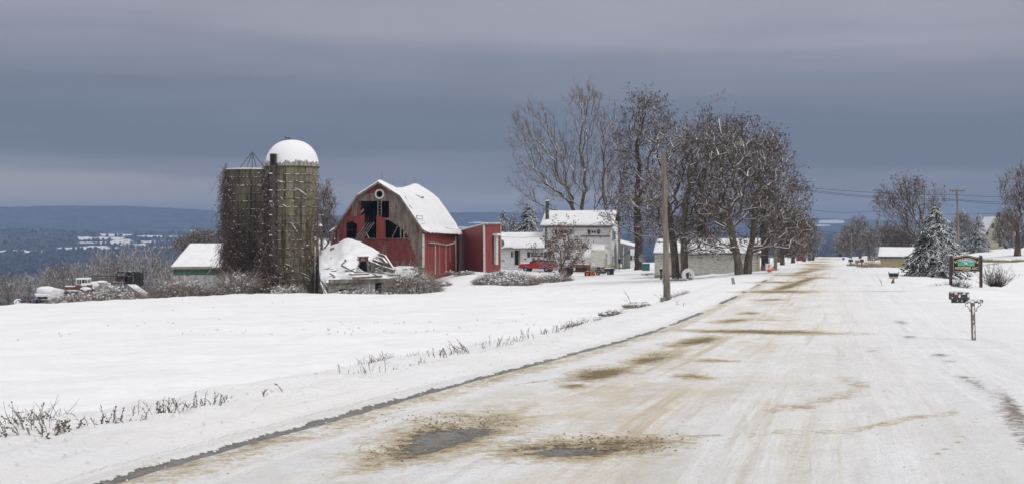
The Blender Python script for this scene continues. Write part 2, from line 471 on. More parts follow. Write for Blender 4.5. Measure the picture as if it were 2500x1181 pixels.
# ------------------------------------------------------------------ terrain
K = 790 / F     # the road runs along the line X = K*Y + L
def pchip(x, y, xi):
    """monotone cubic; y may be (n, m), xi scalar array -> (len(xi), m)"""
    x = np.asarray(x, float); y = np.asarray(y, float); xi = np.asarray(xi, float)
    h = np.diff(x); d = np.diff(y, axis=0) / h.reshape(-1, *([1] * (y.ndim - 1)))
    m = np.zeros_like(y)
    m[0] = d[0]; m[-1] = d[-1]
    a, b = d[:-1], d[1:]
    same = (a * b) > 0
    with np.errstate(divide='ignore', invalid='ignore'):
        hm = 2 * a * b / (a + b)
    m[1:-1] = np.where(same, hm, 0)
    xi = np.clip(xi, x[0], x[-1]); k = np.clip(np.searchsorted(x, xi) - 1, 0, len(x) - 2)
    sh = (-1,) + (1,) * (y.ndim - 1)
    hh = h[k].reshape(sh); t = ((xi - x[k]) / h[k]).reshape(sh)
    return (y[k] * (2 * t ** 3 - 3 * t ** 2 + 1) + m[k] * hh * (t ** 3 - 2 * t ** 2 + t) + y[k + 1] * (-2 * t ** 3 + 3 * t ** 2) + m[k + 1] * hh * (t ** 3 - t ** 2))
RY = [-80, 0, 9.8, 16, 26, 42, 65, 90, 106, 125, 150, 185, 230, 300, 425, 700]
RH = [1.2, 1.62, 1.8, 2.03, 2.45, 3.05, 3.5, 3.85, 4.0, 4.25, 4.6, 5.2, 6.1, 7.6, 9.6, 24]
def hr(Y): return pchip(RY, RH, np.atleast_1d(Y))
TP = [-1500, 0, 300, 560, 780, 1000, 1150, 1300, 1450, 1600, 1800, 1900, 2040, 2150, 2300, 2500, 4500]
TB = {110: (790, 752, 737, 726, 724, 727, 726, 716, 706, 698, 688, 684, 673, 680, 686, 690, 690),
      125: (790, 747, 731, 720, 717.5, 719, 712, 702, 695, 688, 677, 672, 665.6, 670, 676, 672, 640),
      140: (790, 750, 733, 723, 722, 706, 692, 692, 684, 676, 668, 665, 658, 664, 662, 650, 620),
      160: (800, 752, 738, 728, 724, 694, 661, 674, 671, 664, 658, 655, 651, 656, 653, 630, 610),
      185: (800, 760, 745, 735, 730, 700, 662, 662, 660, 655, 650, 647, 645.6, 644, 634, 614, 600),
      230: (800, 770, 755, 745, 735, 700, 670, 655, 650, 648, 643, 641, 640, 635, 620, 606, 596),
      320: (800, 775, 765, 755, 745, 710, 680, 660, 650, 645, 640, 636, 635, 628, 616, 606, 596),
      425: (800, 775, 765, 755, 745, 720, 690, 665, 650, 640, 632, 628, 627, 622, 615, 606, 596),
      600: (780, 765, 760, 755, 750, 735, 715, 700, 690, 680, 670, 660, 655, 650, 640, 630, 610),
      1000: (730, 722, 722, 720, 715, 710, 705, 700, 690, 680, 670, 660, 655, 650, 640, 630, 610),
      1500: (690, 684, 680, 676, 670, 665, 660, 655, 650, 645, 640, 635, 630, 630, 625, 620, 600),
      2200: (645, 636, 630, 626, 622, 620, 620, 620, 620, 615, 610, 605, 600, 600, 600, 595, 590),
      3000: (600, 598, 597, 594, 592, 592, 592, 592, 590, 590, 588, 586, 585, 585, 583, 582, 580),
      3700: (565, 563, 572, 569, 570, 575, 577, 578, 578, 578, 578, 577, 576, 576, 575, 575, 575),
      4500: (588, 590, 590, 590, 588, 588, 588, 588, 588, 586, 586, 585, 584, 584, 584, 584, 584),
      5300: (558, 556, 556, 560, 562, 562, 560, 560, 560, 560, 560, 560, 558, 558, 558, 558, 558),
      6400: (506, 505, 505, 520, 530, 522, 514, 515, 518, 522, 526, 531, 536, 540, 545, 550, 545),
      8800: (530, 530, 530, 535, 540, 540, 540, 540, 540, 540, 540, 545, 545, 545, 547, 550, 547)}
TY = np.log(np.array(list(TB)))
TV = np.array(list(TB.values()), float)
def gz(X, Y):
    """height of the bare terrain (the camera is at z = 0)"""
    X = np.atleast_1d(np.asarray(X, float)); Y = np.atleast_1d(np.asarray(Y, float)); sh = np.broadcast(X, Y).shape
    X = np.broadcast_to(X, sh).ravel(); Y = np.broadcast_to(Y, sh).ravel()
    L = X - K * Y; A = np.abs(L)
    left = np.where(L < 0, 1., 0.)
    bank = .10 * np.exp(-((L + 6.1) / .55) ** 2) + .10 * np.exp(-((L + 7.2) / .7) ** 2) - .22 / (1 + np.exp(-(-L - 8.3) / .28)) * np.exp(-np.maximum(-L - 9, 0) / 22)
    bank = bank * np.exp(-np.maximum(Y - 70, 0) / 40)
    g = left * (.034 * np.maximum(A - 8, 0)) - bank + (1 - left) * np.where(A > 5, .012 * (A - 5), 0)
    hn = pchip(RY, RH, Y) + g
    out = hn.copy()
    far = Y > 88
    if far.any():
        Yf = Y[far]; px = 1250 + F * X[far] / Yf
        # rows first, then columns
        rows = pchip(TY, TV, np.log(np.clip(Yf, 110, 8800)))
        k = np.clip(np.searchsorted(TP, px) - 1, 0, len(TP) - 2)
        tp = np.array(TP, float)
        t = np.clip((px - tp[k]) / (tp[k + 1] - tp[k]), 0, 1)
        idx = np.arange(len(px))
        n = len(TP)
        km, kp = np.maximum(k - 1, 0), np.minimum(k + 2, n - 1)
        y0, y1 = rows[idx, k], rows[idx, k + 1]
        m0 = (y1 - rows[idx, km]) / (tp[k + 1] - tp[km]) * (tp[k + 1] - tp[k])
        m1 = (rows[idx, kp] - y0) / (tp[kp] - tp[k]) * (tp[k + 1] - tp[k])
        py = y0 * (2 * t ** 3 - 3 * t ** 2 + 1) + m0 * (t ** 3 - 2 * t ** 2 + t) + y1 * (-2 * t ** 3 + 3 * t ** 2) + m1 * (t ** 3 - t ** 2)
        hf = (py - HY) / F * Yf
        # keep the road bed on its own profile
        Lf = L[far]; w = np.exp(-(np.maximum(np.abs(Lf + .8) - 5, 0) / 5) ** 2) * np.clip((460 - Yf) / 40, 0, 1)
        hf = hf * (1 - w) + pchip(RY, RH, Yf) * w
        b = np.clip((Yf - 88) / 24, 0, 1); b = b * b * (3 - 2 * b)
        out[far] = hn[far] * (1 - b) + hf * b
    return -out.reshape(sh)

_rs = np.random.RandomState(5)
_tab = _rs.rand(512, 512)
def vnoise(x, y):
    xi = np.floor(x).astype(int); yi = np.floor(y).astype(int); fx = x - xi; fy = y - yi
    fx = fx * fx * (3 - 2 * fx); fy = fy * fy * (3 - 2 * fy)
    g = lambda a, b: _tab[a % 512, b % 512]
    return (g(xi, yi) * (1 - fx) + g(xi + 1, yi) * fx) * (1 - fy) + (g(xi, yi + 1) * (1 - fx) + g(xi + 1, yi + 1) * fx) * fy
def fbm(x, y, o=4):
    s = 0; a = .5
    for i in range(o):
        s = s + a * vnoise(x * 2 ** i + 17 * i, y * 2 ** i + 31 * i); a *= .5
    return s
def GZ(x, y): return float(gz(x, y)[0])
def S(px, py, Y): return Vector(((px - 1250) / F * Y, Y, (HY - py) / F * Y))
def G(px, Y, dz=0):
    x = (px - 1250) / F * Y
    return Vector((x, Y, GZ(x, Y) + dz))
def YG(px, py, y0=7, y1=420):
    """distance at which the ground is seen at this place of the photograph"""
    Y = np.geomspace(y0, y1, 1500); x = (px - 1250) / F * Y
    p = HY - gz(x, Y) / Y * F
    i = np.argmax(p < py)
    return float(Y[i]) if p.min() < py else y1
def GP(px, py, dz=0):
    return G(px, YG(px, py), dz)

# ---- masks on the snow, given where they lie on the ground
ELL = {'wet': [(1085, 1070, 150, 30, -13, 1), (1395, 1101, 150, 17, -3, .85), (1600, 874, 48, 8, -9, .8), (1725, 834, 30, 5, -8, .5)],
       'dirt': [(1075, 1075, 225, 55, -13, 1.05), (1430, 1099, 245, 36, -3, 1.05), (1470, 914, 100, 18, -8, 1.15), (1590, 877, 75, 17, -9, 1.05), (1400, 942, 42, 9, 0, .95),
                (1690, 921, 58, 10, 0, .85), (1700, 834, 80, 12, -7, 1.05), (1650, 843, 50, 5, 0, .8), (1740, 882, 90, 5, 0, .75), (1860, 811, 240, 6.5, 1, 1.1), (1790, 783, 70, 7, -4, .85),
                (1830, 765, 40, 5, 0, .8), (1880, 782, 60, 3, 0, .6), (1880, 732, 60, 4, 0, .8), (1900, 712, 120, 5, 0, 1.0), (1925, 699, 60, 8, -14, 1.1), (1900, 689, 90, 3, 0, .9),
                (1960, 686, 50, 6, -16, 1.1), (1985, 678, 60, 2.5, 0, .9), (1935, 672, 70, 3, 0, .8), (1965, 664, 45, 5, -10, .9), (1990, 656, 40, 3, 0, .9), (2005, 650, 40, 3, 0, .8),
                (1990, 645, 45, 2, 0, .9), (2000, 639, 40, 1.6, 0, .8), (2005, 632, 30, 3, 0, .6)],
       'grey': [(2295, 868, 40, 6, 3, .8), (2318, 884, 34, 5, 4, .7), (2200, 788, 30, 8, 8, .75), (2222, 823, 30, 6, 3, .8), (2350, 922, 42, 6, 8, .85), (2385, 942, 50, 10, 22, .6),
                (2480, 1010, 95, 26, 55, 1.0), (2420, 962, 60, 8, 30, .5), (2455, 960, 26, 6, -20, .6), (2130, 857, 40, 16, 5, .55), (2160, 711, 140, 2.5, 0, .7), (2400, 710, 60, 2, 0, .8), (2120, 697, 26, 3, 10, .6),
                (770, 911, 22, 4, 0, .7), (812, 912, 16, 4, 0, .7), (598, 815, 12, 3, 0, .6), (1040, 805, 16, 4, 0, .55), (1435, 693, 60, 3, 0, .25), (1000, 1018, 60, 8, -20, .25), (690, 1028, 22, 5, -25, .5),
                (2045, 633, 25, 4, 0, .6), (1095, 712, 40, 1.6, -20, .35), (1128, 700, 30, 1.6, -50, .35), (1700, 712, 60, 2, -5, .3), (1500, 690, 120, 2, 2, .3)]}
LINES = {'dirt': [([(1830, 1066), (1960, 1058), (2100, 1050), (2230, 1022), (2330, 1012)], 13, .40), ([(1880, 1003), (1990, 988), (2070, 965), (2105, 942), (2060, 925)], 22, .42),
                  ([(1500, 1085), (1620, 1072), (1760, 1068)], 6, .5), ([(1250, 945), (1330, 930)], 4, .4), ([(2260, 1130), (2340, 1085), (2380, 1030)], 4, .45)],
         'wet': [],
         'grey': [([(2112, 700), (2150, 770), (2215, 850), (2300, 930), (2400, 1020)], 15, .34), ([(2085, 720), (2120, 820), (2170, 930), (2230, 1060)], 14, .28), ([(2360, 925), (2430, 968), (2500, 1040), (2560, 1120)], 26, .62), ([(2440, 1000), (2500, 1075), (2560, 1160)], 34, .72)]}
def masks(X, Y, Z):
    Ys = np.maximum(Y, 2.)
    px = 1250 + F * X / Ys; py = HY - F * Z / Ys; L = X - K * Y
    r = {}
    ok = Y > 4
    for k, es in ELL.items():
        v = np.zeros_like(X)
        for (cx, cy, rx, ry, a, s) in es:
            ca, sa = math.cos(R(a)), math.sin(R(a)); dx, dy = px - cx, py - cy
            u = (dx * ca + dy * sa) / rx; w = (-dx * sa + dy * ca) / ry
            v = np.maximum(v, s * np.exp(-(u * u + w * w) * 1.25))
        r[k] = v
    for k, ls in LINES.items():
        v = r[k]
        for pts, wd, s in ls:
            for (x0, y0), (x1, y1) in zip(pts, pts[1:]):
                ex, ey = x1 - x0, y1 - y0; t = np.clip(((px - x0) * ex + (py - y0) * ey) / (ex * ex + ey * ey), 0, 1)
                d = np.hypot(px - x0 - t * ex, (py - y0 - t * ey) * 1.6)
                v = np.maximum(v, s * np.exp(-(d / wd) ** 2) * np.clip(.35 + 1.3 * fbm(px * .03, py * .08, 3), 0, 1.3))
        r[k] = v
    # the gutter along the left edge: bare asphalt, broken up farther away
    brk = np.clip((fbm(Y * .35, Y * 0 + 3.3, 2) - .28) * 6, 0, 1)
    brk = np.where(Y < 24, 1, np.where(Y < 42, np.maximum(brk, .62), brk * .9))
    gw = .055 + .05 * fbm(Y * .6, Y * 0 + 9, 2) + .0010 * Y
    gut = 1.2 * np.exp(-((L + 5.05 + .10 * (fbm(Y * .22, Y * 0 + 1, 2) - .4) + .03 * (fbm(Y * 3.7, L * 2.0 + 1, 3) - .4)) / gw) ** 2) * brk * np.clip((150 - Y) / 60, 0, 1)
    r['wet'] = np.maximum(r['wet'], gut)
    r['dirt'] = np.maximum(r['dirt'], .42 * np.exp(-((L + 4.8) / .38) ** 2) * np.clip((150 - Y) / 60, 0, 1))
    on = 1 / (1 + np.exp(-(L + 4.7) / .25)) / (1 + np.exp((L - 1.6) / .6))
    tan = on * (.50 + .75 * np.exp(-((L + 2.5) / 1.25) ** 2)) * (.7 + .6 * fbm(L * .8, Y * .05, 3)) * np.clip(1.15 - .3 * np.clip((L + .8) / 2, 0, 1) * 2, .35, 1)
    tan = tan * np.where(ok, 1, .7)
    r['tan'] = np.clip(tan, 0, 1)
    sh = .3 / (1 + np.exp((np.abs(L + 6.3) - 1.7) / .2))
    r['tan'] = np.maximum(r['tan'], sh * .55 * np.clip((90 - Y) / 50, 0, 1))
    edge = 1 / (1 + np.exp(-(L + 8.2) / .2)) / (1 + np.exp((L - 6.0) / 1.2))
    r['churn'] = edge * np.clip((260 - Y) / 160, .15, 1) * np.where(L < -5.4, .5, 1)
    return r
def put_masks(me, X, Y, Z):
    for k, v in masks(X, Y, Z).items():
        a = me.attributes.new(k, 'FLOAT', 'POINT'); a.data.foreach_set('value', v.astype(np.float32))

def grid_quads(nr, nc):
    i = np.arange(nr - 1)[:, None] * nc + np.arange(nc - 1)[None]
    return np.stack([i, i + 1, i + nc + 1, i + nc], axis=-1).reshape(-1, 4)
def micro(X, Y):
    L = X - K * Y
    wind = (fbm(X * .5 + 3, Y * 1.1, 5) - .47) * .34 + (fbm(X * .09, Y * .16 + 9, 3) - .47) * .5 * np.clip((np.abs(L) - 9) / 25, 0, 1)
    fl = 1 / (1 + np.exp((L + 8.6) / .25)) + 1 / (1 + np.exp(-(L - 5.5) / .8))
    lump = (fbm(X * 2.3, Y * 2.3, 5) - .47) * .16
    onroad = 1 - np.clip(fl, 0, 1)
    ruts = -.018 * (np.exp(-((L + 3.6) / .3) ** 2) + np.exp(-((L + 1.7) / .3) ** 2) + np.exp(-((L - .1) / .35) ** 2) + np.exp(-((L - 1.6) / .3) ** 2) + np.exp(-((L - 2.6) / .2) ** 2))
    heap = .55 * np.clip(fbm(X * .9 + 5, Y * .9, 4) - .30, 0, 1) * (np.exp(-((L - 6.3) / 1.7) ** 2 - ((Y - 90) / 9) ** 2) + .6 * np.exp(-((L - 3.6) / .8) ** 2 - ((Y - 105) / 25) ** 2))
    return heap + wind * np.clip(fl, 0, 1) * np.clip(Y / 20 + .4, .4, 1) + lump * onroad * (.16 + .84 * np.exp(-((L + 6.9) / 1.15) ** 4)) + ruts

def build_ground():
    rows = np.concatenate([-np.geomspace(60, 1, 14), np.linspace(0, 4, 5), np.geomspace(4.5, 600, 620)])
    ain = np.linspace(-.46, .46, 520); aout = np.geomspace(.5, 3.2, 14)
    a = np.concatenate([-aout[::-1], ain, aout])
    w = np.sqrt(rows ** 2 + 64)
    X = a[None] * w[:, None]; Y = np.repeat(rows[:, None], len(a), 1)
    X, Y = X.ravel(), Y.ravel()
    L = X - K * Y
    Z = gz(X, Y)
    under = np.clip((3.8 - L) / .8, 0, 1) * (L > -4.9) * (Y < 432) * .05
    Z2 = Z + micro(X, Y) - under + .035 * (fbm(X * 3, Y * 3, 3) - .45) * np.clip((Y - 4) / 4, 0, 1) * ((L > 5) | (L < -9)) * np.clip(2.5 - Y / 40, 0, 1)
    me = mesh_np('ground', np.stack([X, Y, Z2], 1), grid_quads(len(rows), len(a)))
    put_masks(me, X, Y, Z)
    o = link('ground', me, MATS['snow_cover']); tag(o, kind='structure')
    # road sheet
    rows = np.concatenate([np.linspace(-60, 4, 30), np.geomspace(4.3, 430, 720)])
    Lc = np.concatenate([np.linspace(-5.4, -4.6, 40), np.linspace(-4.52, 3.9, 110)])
    Lg, Yg = np.meshgrid(Lc, rows); Lg, Yg = Lg.ravel(), Yg.ravel(); Xg = Lg + K * Yg
    Zg = gz(Xg, Yg)
    e = np.clip((3.9 - Lg) / 1.0, 0, 1) * np.clip((Lg + 5.4) / .15, 0, 1)
    pil = masks(Xg, Yg, Zg)
    Zr = Zg + micro(Xg, Yg) + .022 * e - .05 * (1 - e) - .035 * np.clip(pil['wet'] * 1.4 - .3, 0, 1)
    me = mesh_np('road', np.stack([Xg, Yg, Zr], 1), grid_quads(len(rows), len(Lc)))
    put_masks(me, Xg, Yg, Zg)
    o = link('road', me, MATS['snow_cover']); tag(o, kind='structure')
build_ground()

# fields on the far hills: (px, py, half width, half height)
FIELDS = [(45, 617, 70, 3.2), (285, 575, 42, 3.5), (245, 583, 62, 3.2), (300, 590, 24, 4.5), (240, 594, 52, 2.8), (325, 598, 32, 3.5), (215, 607, 84, 2.8), (240, 606, 28, 5), (390, 578, 62, 2), (395, 605, 42, 3),
          (470, 563, 9, 1.5), (140, 615, 8, 1.2), (2030, 541, 34, 3.5), (2008, 549, 20, 2), (1170, 545, 30, 1.5), (1130, 556, 40, 1.5), (380, 590, 40, 1.5), (2170, 560, 30, 1.4)]
def field_mask(X, Y, Z):
    px = 1250 + F * X / Y; py = HY - F * Z / Y; v = np.zeros_like(X)
    for (cx, cy, rx, ry) in FIELDS:
        u = (px - cx) / rx; w = (py - cy) / ry
        v = np.maximum(v, np.exp(-(u * u) ** 2 - (w * w) ** 2))
    return v
def build_hills():
    rows = np.geomspace(590, 9000, 330)
    a = np.concatenate([np.linspace(-2, -.47, 30)[:-1], np.linspace(-.47, .47, 420), np.linspace(.47, 2, 30)[1:]])
    X = (a[None] * rows[:, None]).ravel(); Y = np.repeat(rows, len(a))
    Z = gz(X, Y)
    fm = field_mask(X, Y, Z)
    j = _rs.rand(len(X))
    Z2 = Z + (1 - fm) * (7 * (fbm(X * .02, Y * .008, 3) - .47) + j * 4.5 * np.clip((6000 - Y) / 3000, .3, 1)) + (fbm(X * .0013, Y * .0006 + 40, 3) - .47) * 30 * np.clip((Y - 5000) / 1200, 0, 1) - 2.5 * np.clip(2 - Y / 400, 0, 1)
    me = mesh_np('hills', np.stack([X, Y, Z2], 1), grid_quads(len(rows), len(a)))
    at = me.attributes.new('field', 'FLOAT', 'POINT'); at.data.foreach_set('value', fm.astype(np.float32))
    tag(link('hills', me, MATS['hill_woods']), kind='structure')
    # woods on the slopes: far-off trees that read as one mass
    n = 26000
    Yt = np.exp(_rs.uniform(math.log(620), math.log(3800), n)); at_ = _rs.uniform(-.45, .45, n); Xt = at_ * Yt
    Zt = gz(Xt, Yt)
    keep = (field_mask(Xt, Yt, Zt) < .3)
    Xt, Yt, Zt = Xt[keep], Yt[keep], Zt[keep]
    h = _rs.uniform(4, 9, len(Xt)) * np.clip(Yt / 1500, .7, 1.1); r = h * _rs.uniform(.3, .6, len(Xt))
    P0 = np.stack([Xt, Yt, Zt - 1], 1); P1 = P0 + np.stack([_rs.normal(0, .6, len(Xt)), _rs.normal(0, .6, len(Xt)), h], 1)
    PM = P0 * .5 + P1 * .5
    me = segs_mesh('woods', np.concatenate([P0, PM]), np.concatenate([PM, P1]), np.concatenate([r * .5, r]), np.concatenate([r, r * .5]), 5)
    o = link('woods', me, MATS['far_wood_hazed'])
    tag(o, 'dark bare woods, tinted with haze blue, covering the far valley slopes', 'woods', kind='stuff')
build_hills()

# ------------------------------------------------------------------ vegetation
def grow(trunk, blobs, n, alpha, rs, down=1.2, step=.75, sag=.1, jit=.10):
    """trunk: polyline of points; blobs: (x, y, z, rx, ry, rz, weight) crown volumes. Every branch end reaches for a point in the crown."""
    pos = [np.array(trunk[0], float)]; par = [-1]; plen = [0.]
    for p in trunk[1:]:
        p = np.array(p, float); a = pos[-1]; k = max(1, int(np.linalg.norm(p - a) / .8)); i0 = len(pos) - 1
        for j in range(1, k + 1):
            q = a + (p - a) * j / k + (rs.normal(0, .03, 3) if j < k else 0)
            pos.append(q); par.append(len(pos) - 2); plen.append(plen[-1] + np.linalg.norm(q - pos[-2]))
    nt = len(pos)
    w = np.array([b[6] if len(b) > 6 else b[3] * b[4] * b[5] for b in blobs]); w = w / w.sum()
    pts = []
    for i in range(n):
        b = blobs[rs.choice(len(blobs), p=w)]
        d = rs.normal(size=3); d /= np.linalg.norm(d); r = rs.rand() ** (1 / 2.6)
        if rs.rand() < .14: r = r * rs.uniform(1.05, 1.4)
        pts.append([b[0] + d[0] * r * b[3], b[1] + d[1] * r * b[4], b[2] + d[2] * r * b[5]])
    pts = np.array(pts)
    top = np.array(trunk[-1], float)
    dd = np.linalg.norm(pts - np.array(trunk[max(0, len(trunk) // 2)]), axis=1) * rs.uniform(.85, 1.15, len(pts))
    pts = pts[np.argsort(dd)]
    cap = n * 14 + nt
    A = np.zeros((cap, 3)); A[:nt] = pos; PL = np.zeros(cap); PL[:nt] = plen; PA = np.full(cap, -1); PA[:nt] = par
    lo = max(1, int(nt * .30)); m = nt
    for p in pts:
        v = p - A[lo:m]; d = np.linalg.norm(v, axis=1)
        c = d + alpha * PL[lo:m] + down * np.maximum(-v[:, 2], 0)
        i = int(np.argmin(c)) + lo; d = d[i - lo]
        if d < .15: continue
        k = min(12, max(1, int(d / step)))
        off = rs.normal(0, jit, 3) * d * .5; off[2] += sag * d
        for j in range(1, k + 1):
            t = j / k
            q = A[i] * (1 - t) + p * t + off * math.sin(PI * t) + (rs.normal(0, .05, 3) * min(d, 1.5) if j < k else 0)
            A[m] = q; PA[m] = (i if j == 1 else m - 1); PL[m] = PL[PA[m]] + np.linalg.norm(q - A[PA[m]]); m += 1
    return A[:m], PA[:m]

def tree(name, label, cat, trunk, blobs, n=500, alpha=.35, R0=.3, seed=1, twigs=4, tl=(.4, 1.0), tr=.011, rleaf=.018,
         pods=0, bark='bark', limb='limb', twig='twig', group=None, up=.25, pod='pod', podr=(.05, .11), down=1.2, sag=.1, thr=.09, extra_stems=(), jit=.1, twiglev=2):
    rs = np.random.RandomState(seed)
    base = Vector(trunk[0])
    root = thing(name, base, label, cat, group)
    b = np.array(base)
    T = [np.array(p) - b for p in trunk]
    B = [(q[0] - b[0], q[1] - b[1], q[2] - b[2], *q[3:]) for q in blobs]
    A, PA = grow(T, B, n, alpha, rs, down=down, sag=sag, jit=jit)
    N = len(A); cnt = np.zeros(N)
    kids = np.bincount(PA[1:], minlength=N)
    cnt[kids == 0] = 1
    for i in range(N - 1, 0, -1): cnt[PA[i]] += cnt[i]
    ex = math.log(R0 / rleaf) / math.log(max(cnt[0], 2))
    rad = rleaf * np.maximum(cnt, 1) ** ex
    i = np.arange(1, N); p = PA[1:]
    r0, r1 = np.minimum(rad[p], rad[i] * 1.25), rad[i]
    # root flare
    zf = A[:, 2]; fl = 1 + .35 * np.exp(-np.maximum(zf, 0) / .5)
    tk = rad[i] >= thr
    def part(nm, mask, k, mat):
        if not mask.any(): return
        me = segs_mesh(nm, A[p[mask]], A[i[mask]], (r0 * fl[p])[mask], (r1 * fl[i])[mask], k)
        link(nm, me, MATS[mat], root)
    part('trunk', tk, 8, bark)
    thin = rad[i] < thr
    # crown: limbs and twigs
    src = np.where(rad < rleaf * 3.2)[0]; src = src[src > 0]
    P0, P1, Ra, Rb = [], [], [], []
    if twigs and len(src):
        base_i = np.repeat(src, twigs)
        dirs = A[base_i] - A[PA[base_i]]; dirs /= np.maximum(np.linalg.norm(dirs, axis=1, keepdims=True), 1e-6)
        dirs = dirs * .75 + rs.normal(0, .5, dirs.shape) + np.array([0, 0, up]); dirs /= np.linalg.norm(dirs, axis=1, keepdims=True)
        ln = rs.uniform(tl[0], tl[1], len(dirs))[:, None]
        s = A[base_i] + (A[PA[base_i]] - A[base_i]) * rs.rand(len(dirs))[:, None]
        m = s + dirs * ln * .5
        d2 = dirs + rs.normal(0, .25, dirs.shape) + np.array([0, 0, up * .5]); d2 /= np.linalg.norm(d2, axis=1, keepdims=True)
        e = m + d2 * ln * .5
        P0 += [s, m]; P1 += [m, e]; q = np.full(len(s), tr); Ra += [q, q * .8]; Rb += [q * .8, q * .4]
        if twiglev > 1:
            for _ in range(2):
                d3 = dirs * .6 + rs.normal(0, .6, dirs.shape); d3 /= np.linalg.norm(d3, axis=1, keepdims=True)
                P0.append(m); P1.append(m + d3 * ln * .42); Ra.append(q * .75); Rb.append(q * .35)
        tips = e
    link('crown', segs_mesh('crown', np.concatenate([A[p[thin]]]), A[i[thin]], r0[thin], r1[thin], 5), MATS[limb], root)
    if P0:
        tw = segs_mesh('twigs', np.concatenate(P0), np.concatenate(P1), np.concatenate(Ra), np.concatenate(Rb), 3)
        link('twigs', tw, MATS[twig], root)
    if pods:
        src = tips[rs.choice(len(tips), pods)] + rs.normal(0, .15, (pods, 3))
        if callable(podr): pass
        u = rs.normal(size=(pods, 3)); u /= np.linalg.norm(u, axis=1, keepdims=True)
        ll = rs.uniform(podr[0], podr[1], pods)[:, None]
        me = segs_mesh('seed_clusters' if pod == 'pod' else 'dry_leaves', src - u * ll, src + u * ll, ll[:, 0] * .35, ll[:, 0] * .5, 4)
        link(me.name, me, MATS[pod], root)
    return root

def crown(px, py, rx, ry, Y, ryd=None, w=None):
    """crown volume given by its place in the photograph at distance Y"""
    c = S(px, py, Y); k = Y / F
    b = (c.x, c.y, c.z, rx * k, (ryd if ryd else rx * k), ry * k)
    return b + ((w,) if w else ())

def spruce(name, label, px, base_py, top_py, halfw, Y, seed, cat='spruce', group=None, dens=1.0, low=.04, z0=None):
    rs = np.random.RandomState(seed)
    top = S(px, top_py, Y); gb = G(px, Y) if z0 is None else S(px, z0, Y)
    H = top.z - gb.z; W = halfw * Y / F
    root = thing(name, gb, label, cat, group)
    link('trunk', segs_mesh('trunk', [[0, 0, -.3], [0, 0, H * .5]], [[0, 0, H * .5], [0, 0, H]], [W * .06, W * .04], [W * .04, .01], 7), MATS['bark_dark'], root)
    P0, P1, Ra, Rb = [], [], [], []
    levels = int(30 * dens * max(.7, H / 8))
    for l in range(levels):
        t = low + (1 - low) * (l / levels) ** 1.0
        z = H * t; reach = W * ((1 - t) ** .72) * rs.uniform(.85, 1.05) + .12
        nb = int(5 + 9 * (1 - t))
        for b in range(nb):
            az = rs.uniform(0, 2 * PI); rr = reach * rs.uniform(.62, 1.12)
            d = np.array([math.cos(az), math.sin(az), 0]); droop = rs.uniform(.10, .35) * rr
            n = max(2, int(rr / .22)); prev = np.array([0, 0, z + rs.uniform(-.1, .1)])
            for j in range(1, n + 1):
                u = j / n
                q = d * rr * u + np.array([0, 0, z + .12 * rr * math.sin(PI * min(u * 1.1, 1)) - droop * u ** 1.6])
                wdt = .055 + .05 * (1 - u)
                P0.append(prev); P1.append(q); Ra.append(wdt * .5); Rb.append(wdt * .35)
                side = np.array([-d[1], d[0], 0])
                for sgn in (-1, 1):
                    if rs.rand() < .15: continue
                    sl = (.30 + .34 * (1 - u)) * min(1.1, .4 + rr * .4) * rs.uniform(.6, 1.2)
                    dv = side * sgn * rs.uniform(.5, 1) + d * rs.uniform(.4, .9) + np.array([0, 0, rs.uniform(-.75, .05)])
                    dv /= np.linalg.norm(dv); P0.append(q); P1.append(q + dv * sl); Ra.append(.035 + .045 * rs.rand()); Rb.append(.012)
                prev = q
    me = segs_mesh('crown', P0, P1, Ra, Rb, 4)
    link('crown', me, MATS['spruce'], root)
    return root

def stems(c, rx, ry, h, n, rs, lean=.8, r=(.008, .016), seg=3, k=3, arch=.5):
    """arching stems rising from an elliptical patch: arrays of segments in world coordinates"""
    a = rs.uniform(0, 2 * PI, n); q = np.sqrt(rs.rand(n)); x = c[0] + rx * q * np.cos(a); y = c[1] + ry * q * np.sin(a)
    hmod = np.clip(-.35 + 2.7 * fbm(x * .42 + 50, y * .42 + 50, 3), .25, 1.45)
    z = gz(x, y) if len(c) < 3 else np.full(n, c[2])
    P = np.stack([x, y, z - .03], 1)
    hh = h * hmod * rs.uniform(.45, 1.1, n) * np.sqrt(np.maximum(1 - .75 * q ** 2, .1))
    d = np.stack([np.cos(a) * q * lean + rs.normal(0, lean * .5, n), np.sin(a) * q * lean + rs.normal(0, lean * .5, n), np.ones(n)], 1)
    d /= np.linalg.norm(d, axis=1, keepdims=True)
    P0, P1, A, B = [], [], [], []
    rr = rs.uniform(r[0], r[1], n)
    for s in range(seg):
        Q = P + d * (hh / seg * 1.25)[:, None]
        P0.append(P); P1.append(Q); A.append(rr * (1 - s / seg * .6)); B.append(rr * (1 - (s + 1) / seg * .6))
        P = Q; d = d + rs.normal(0, .28, d.shape) + np.array([0, 0, -arch]) * (s + 1) / seg; d /= np.linalg.norm(d, axis=1, keepdims=True)
    return np.concatenate(P0), np.concatenate(P1), np.concatenate(A), np.concatenate(B)

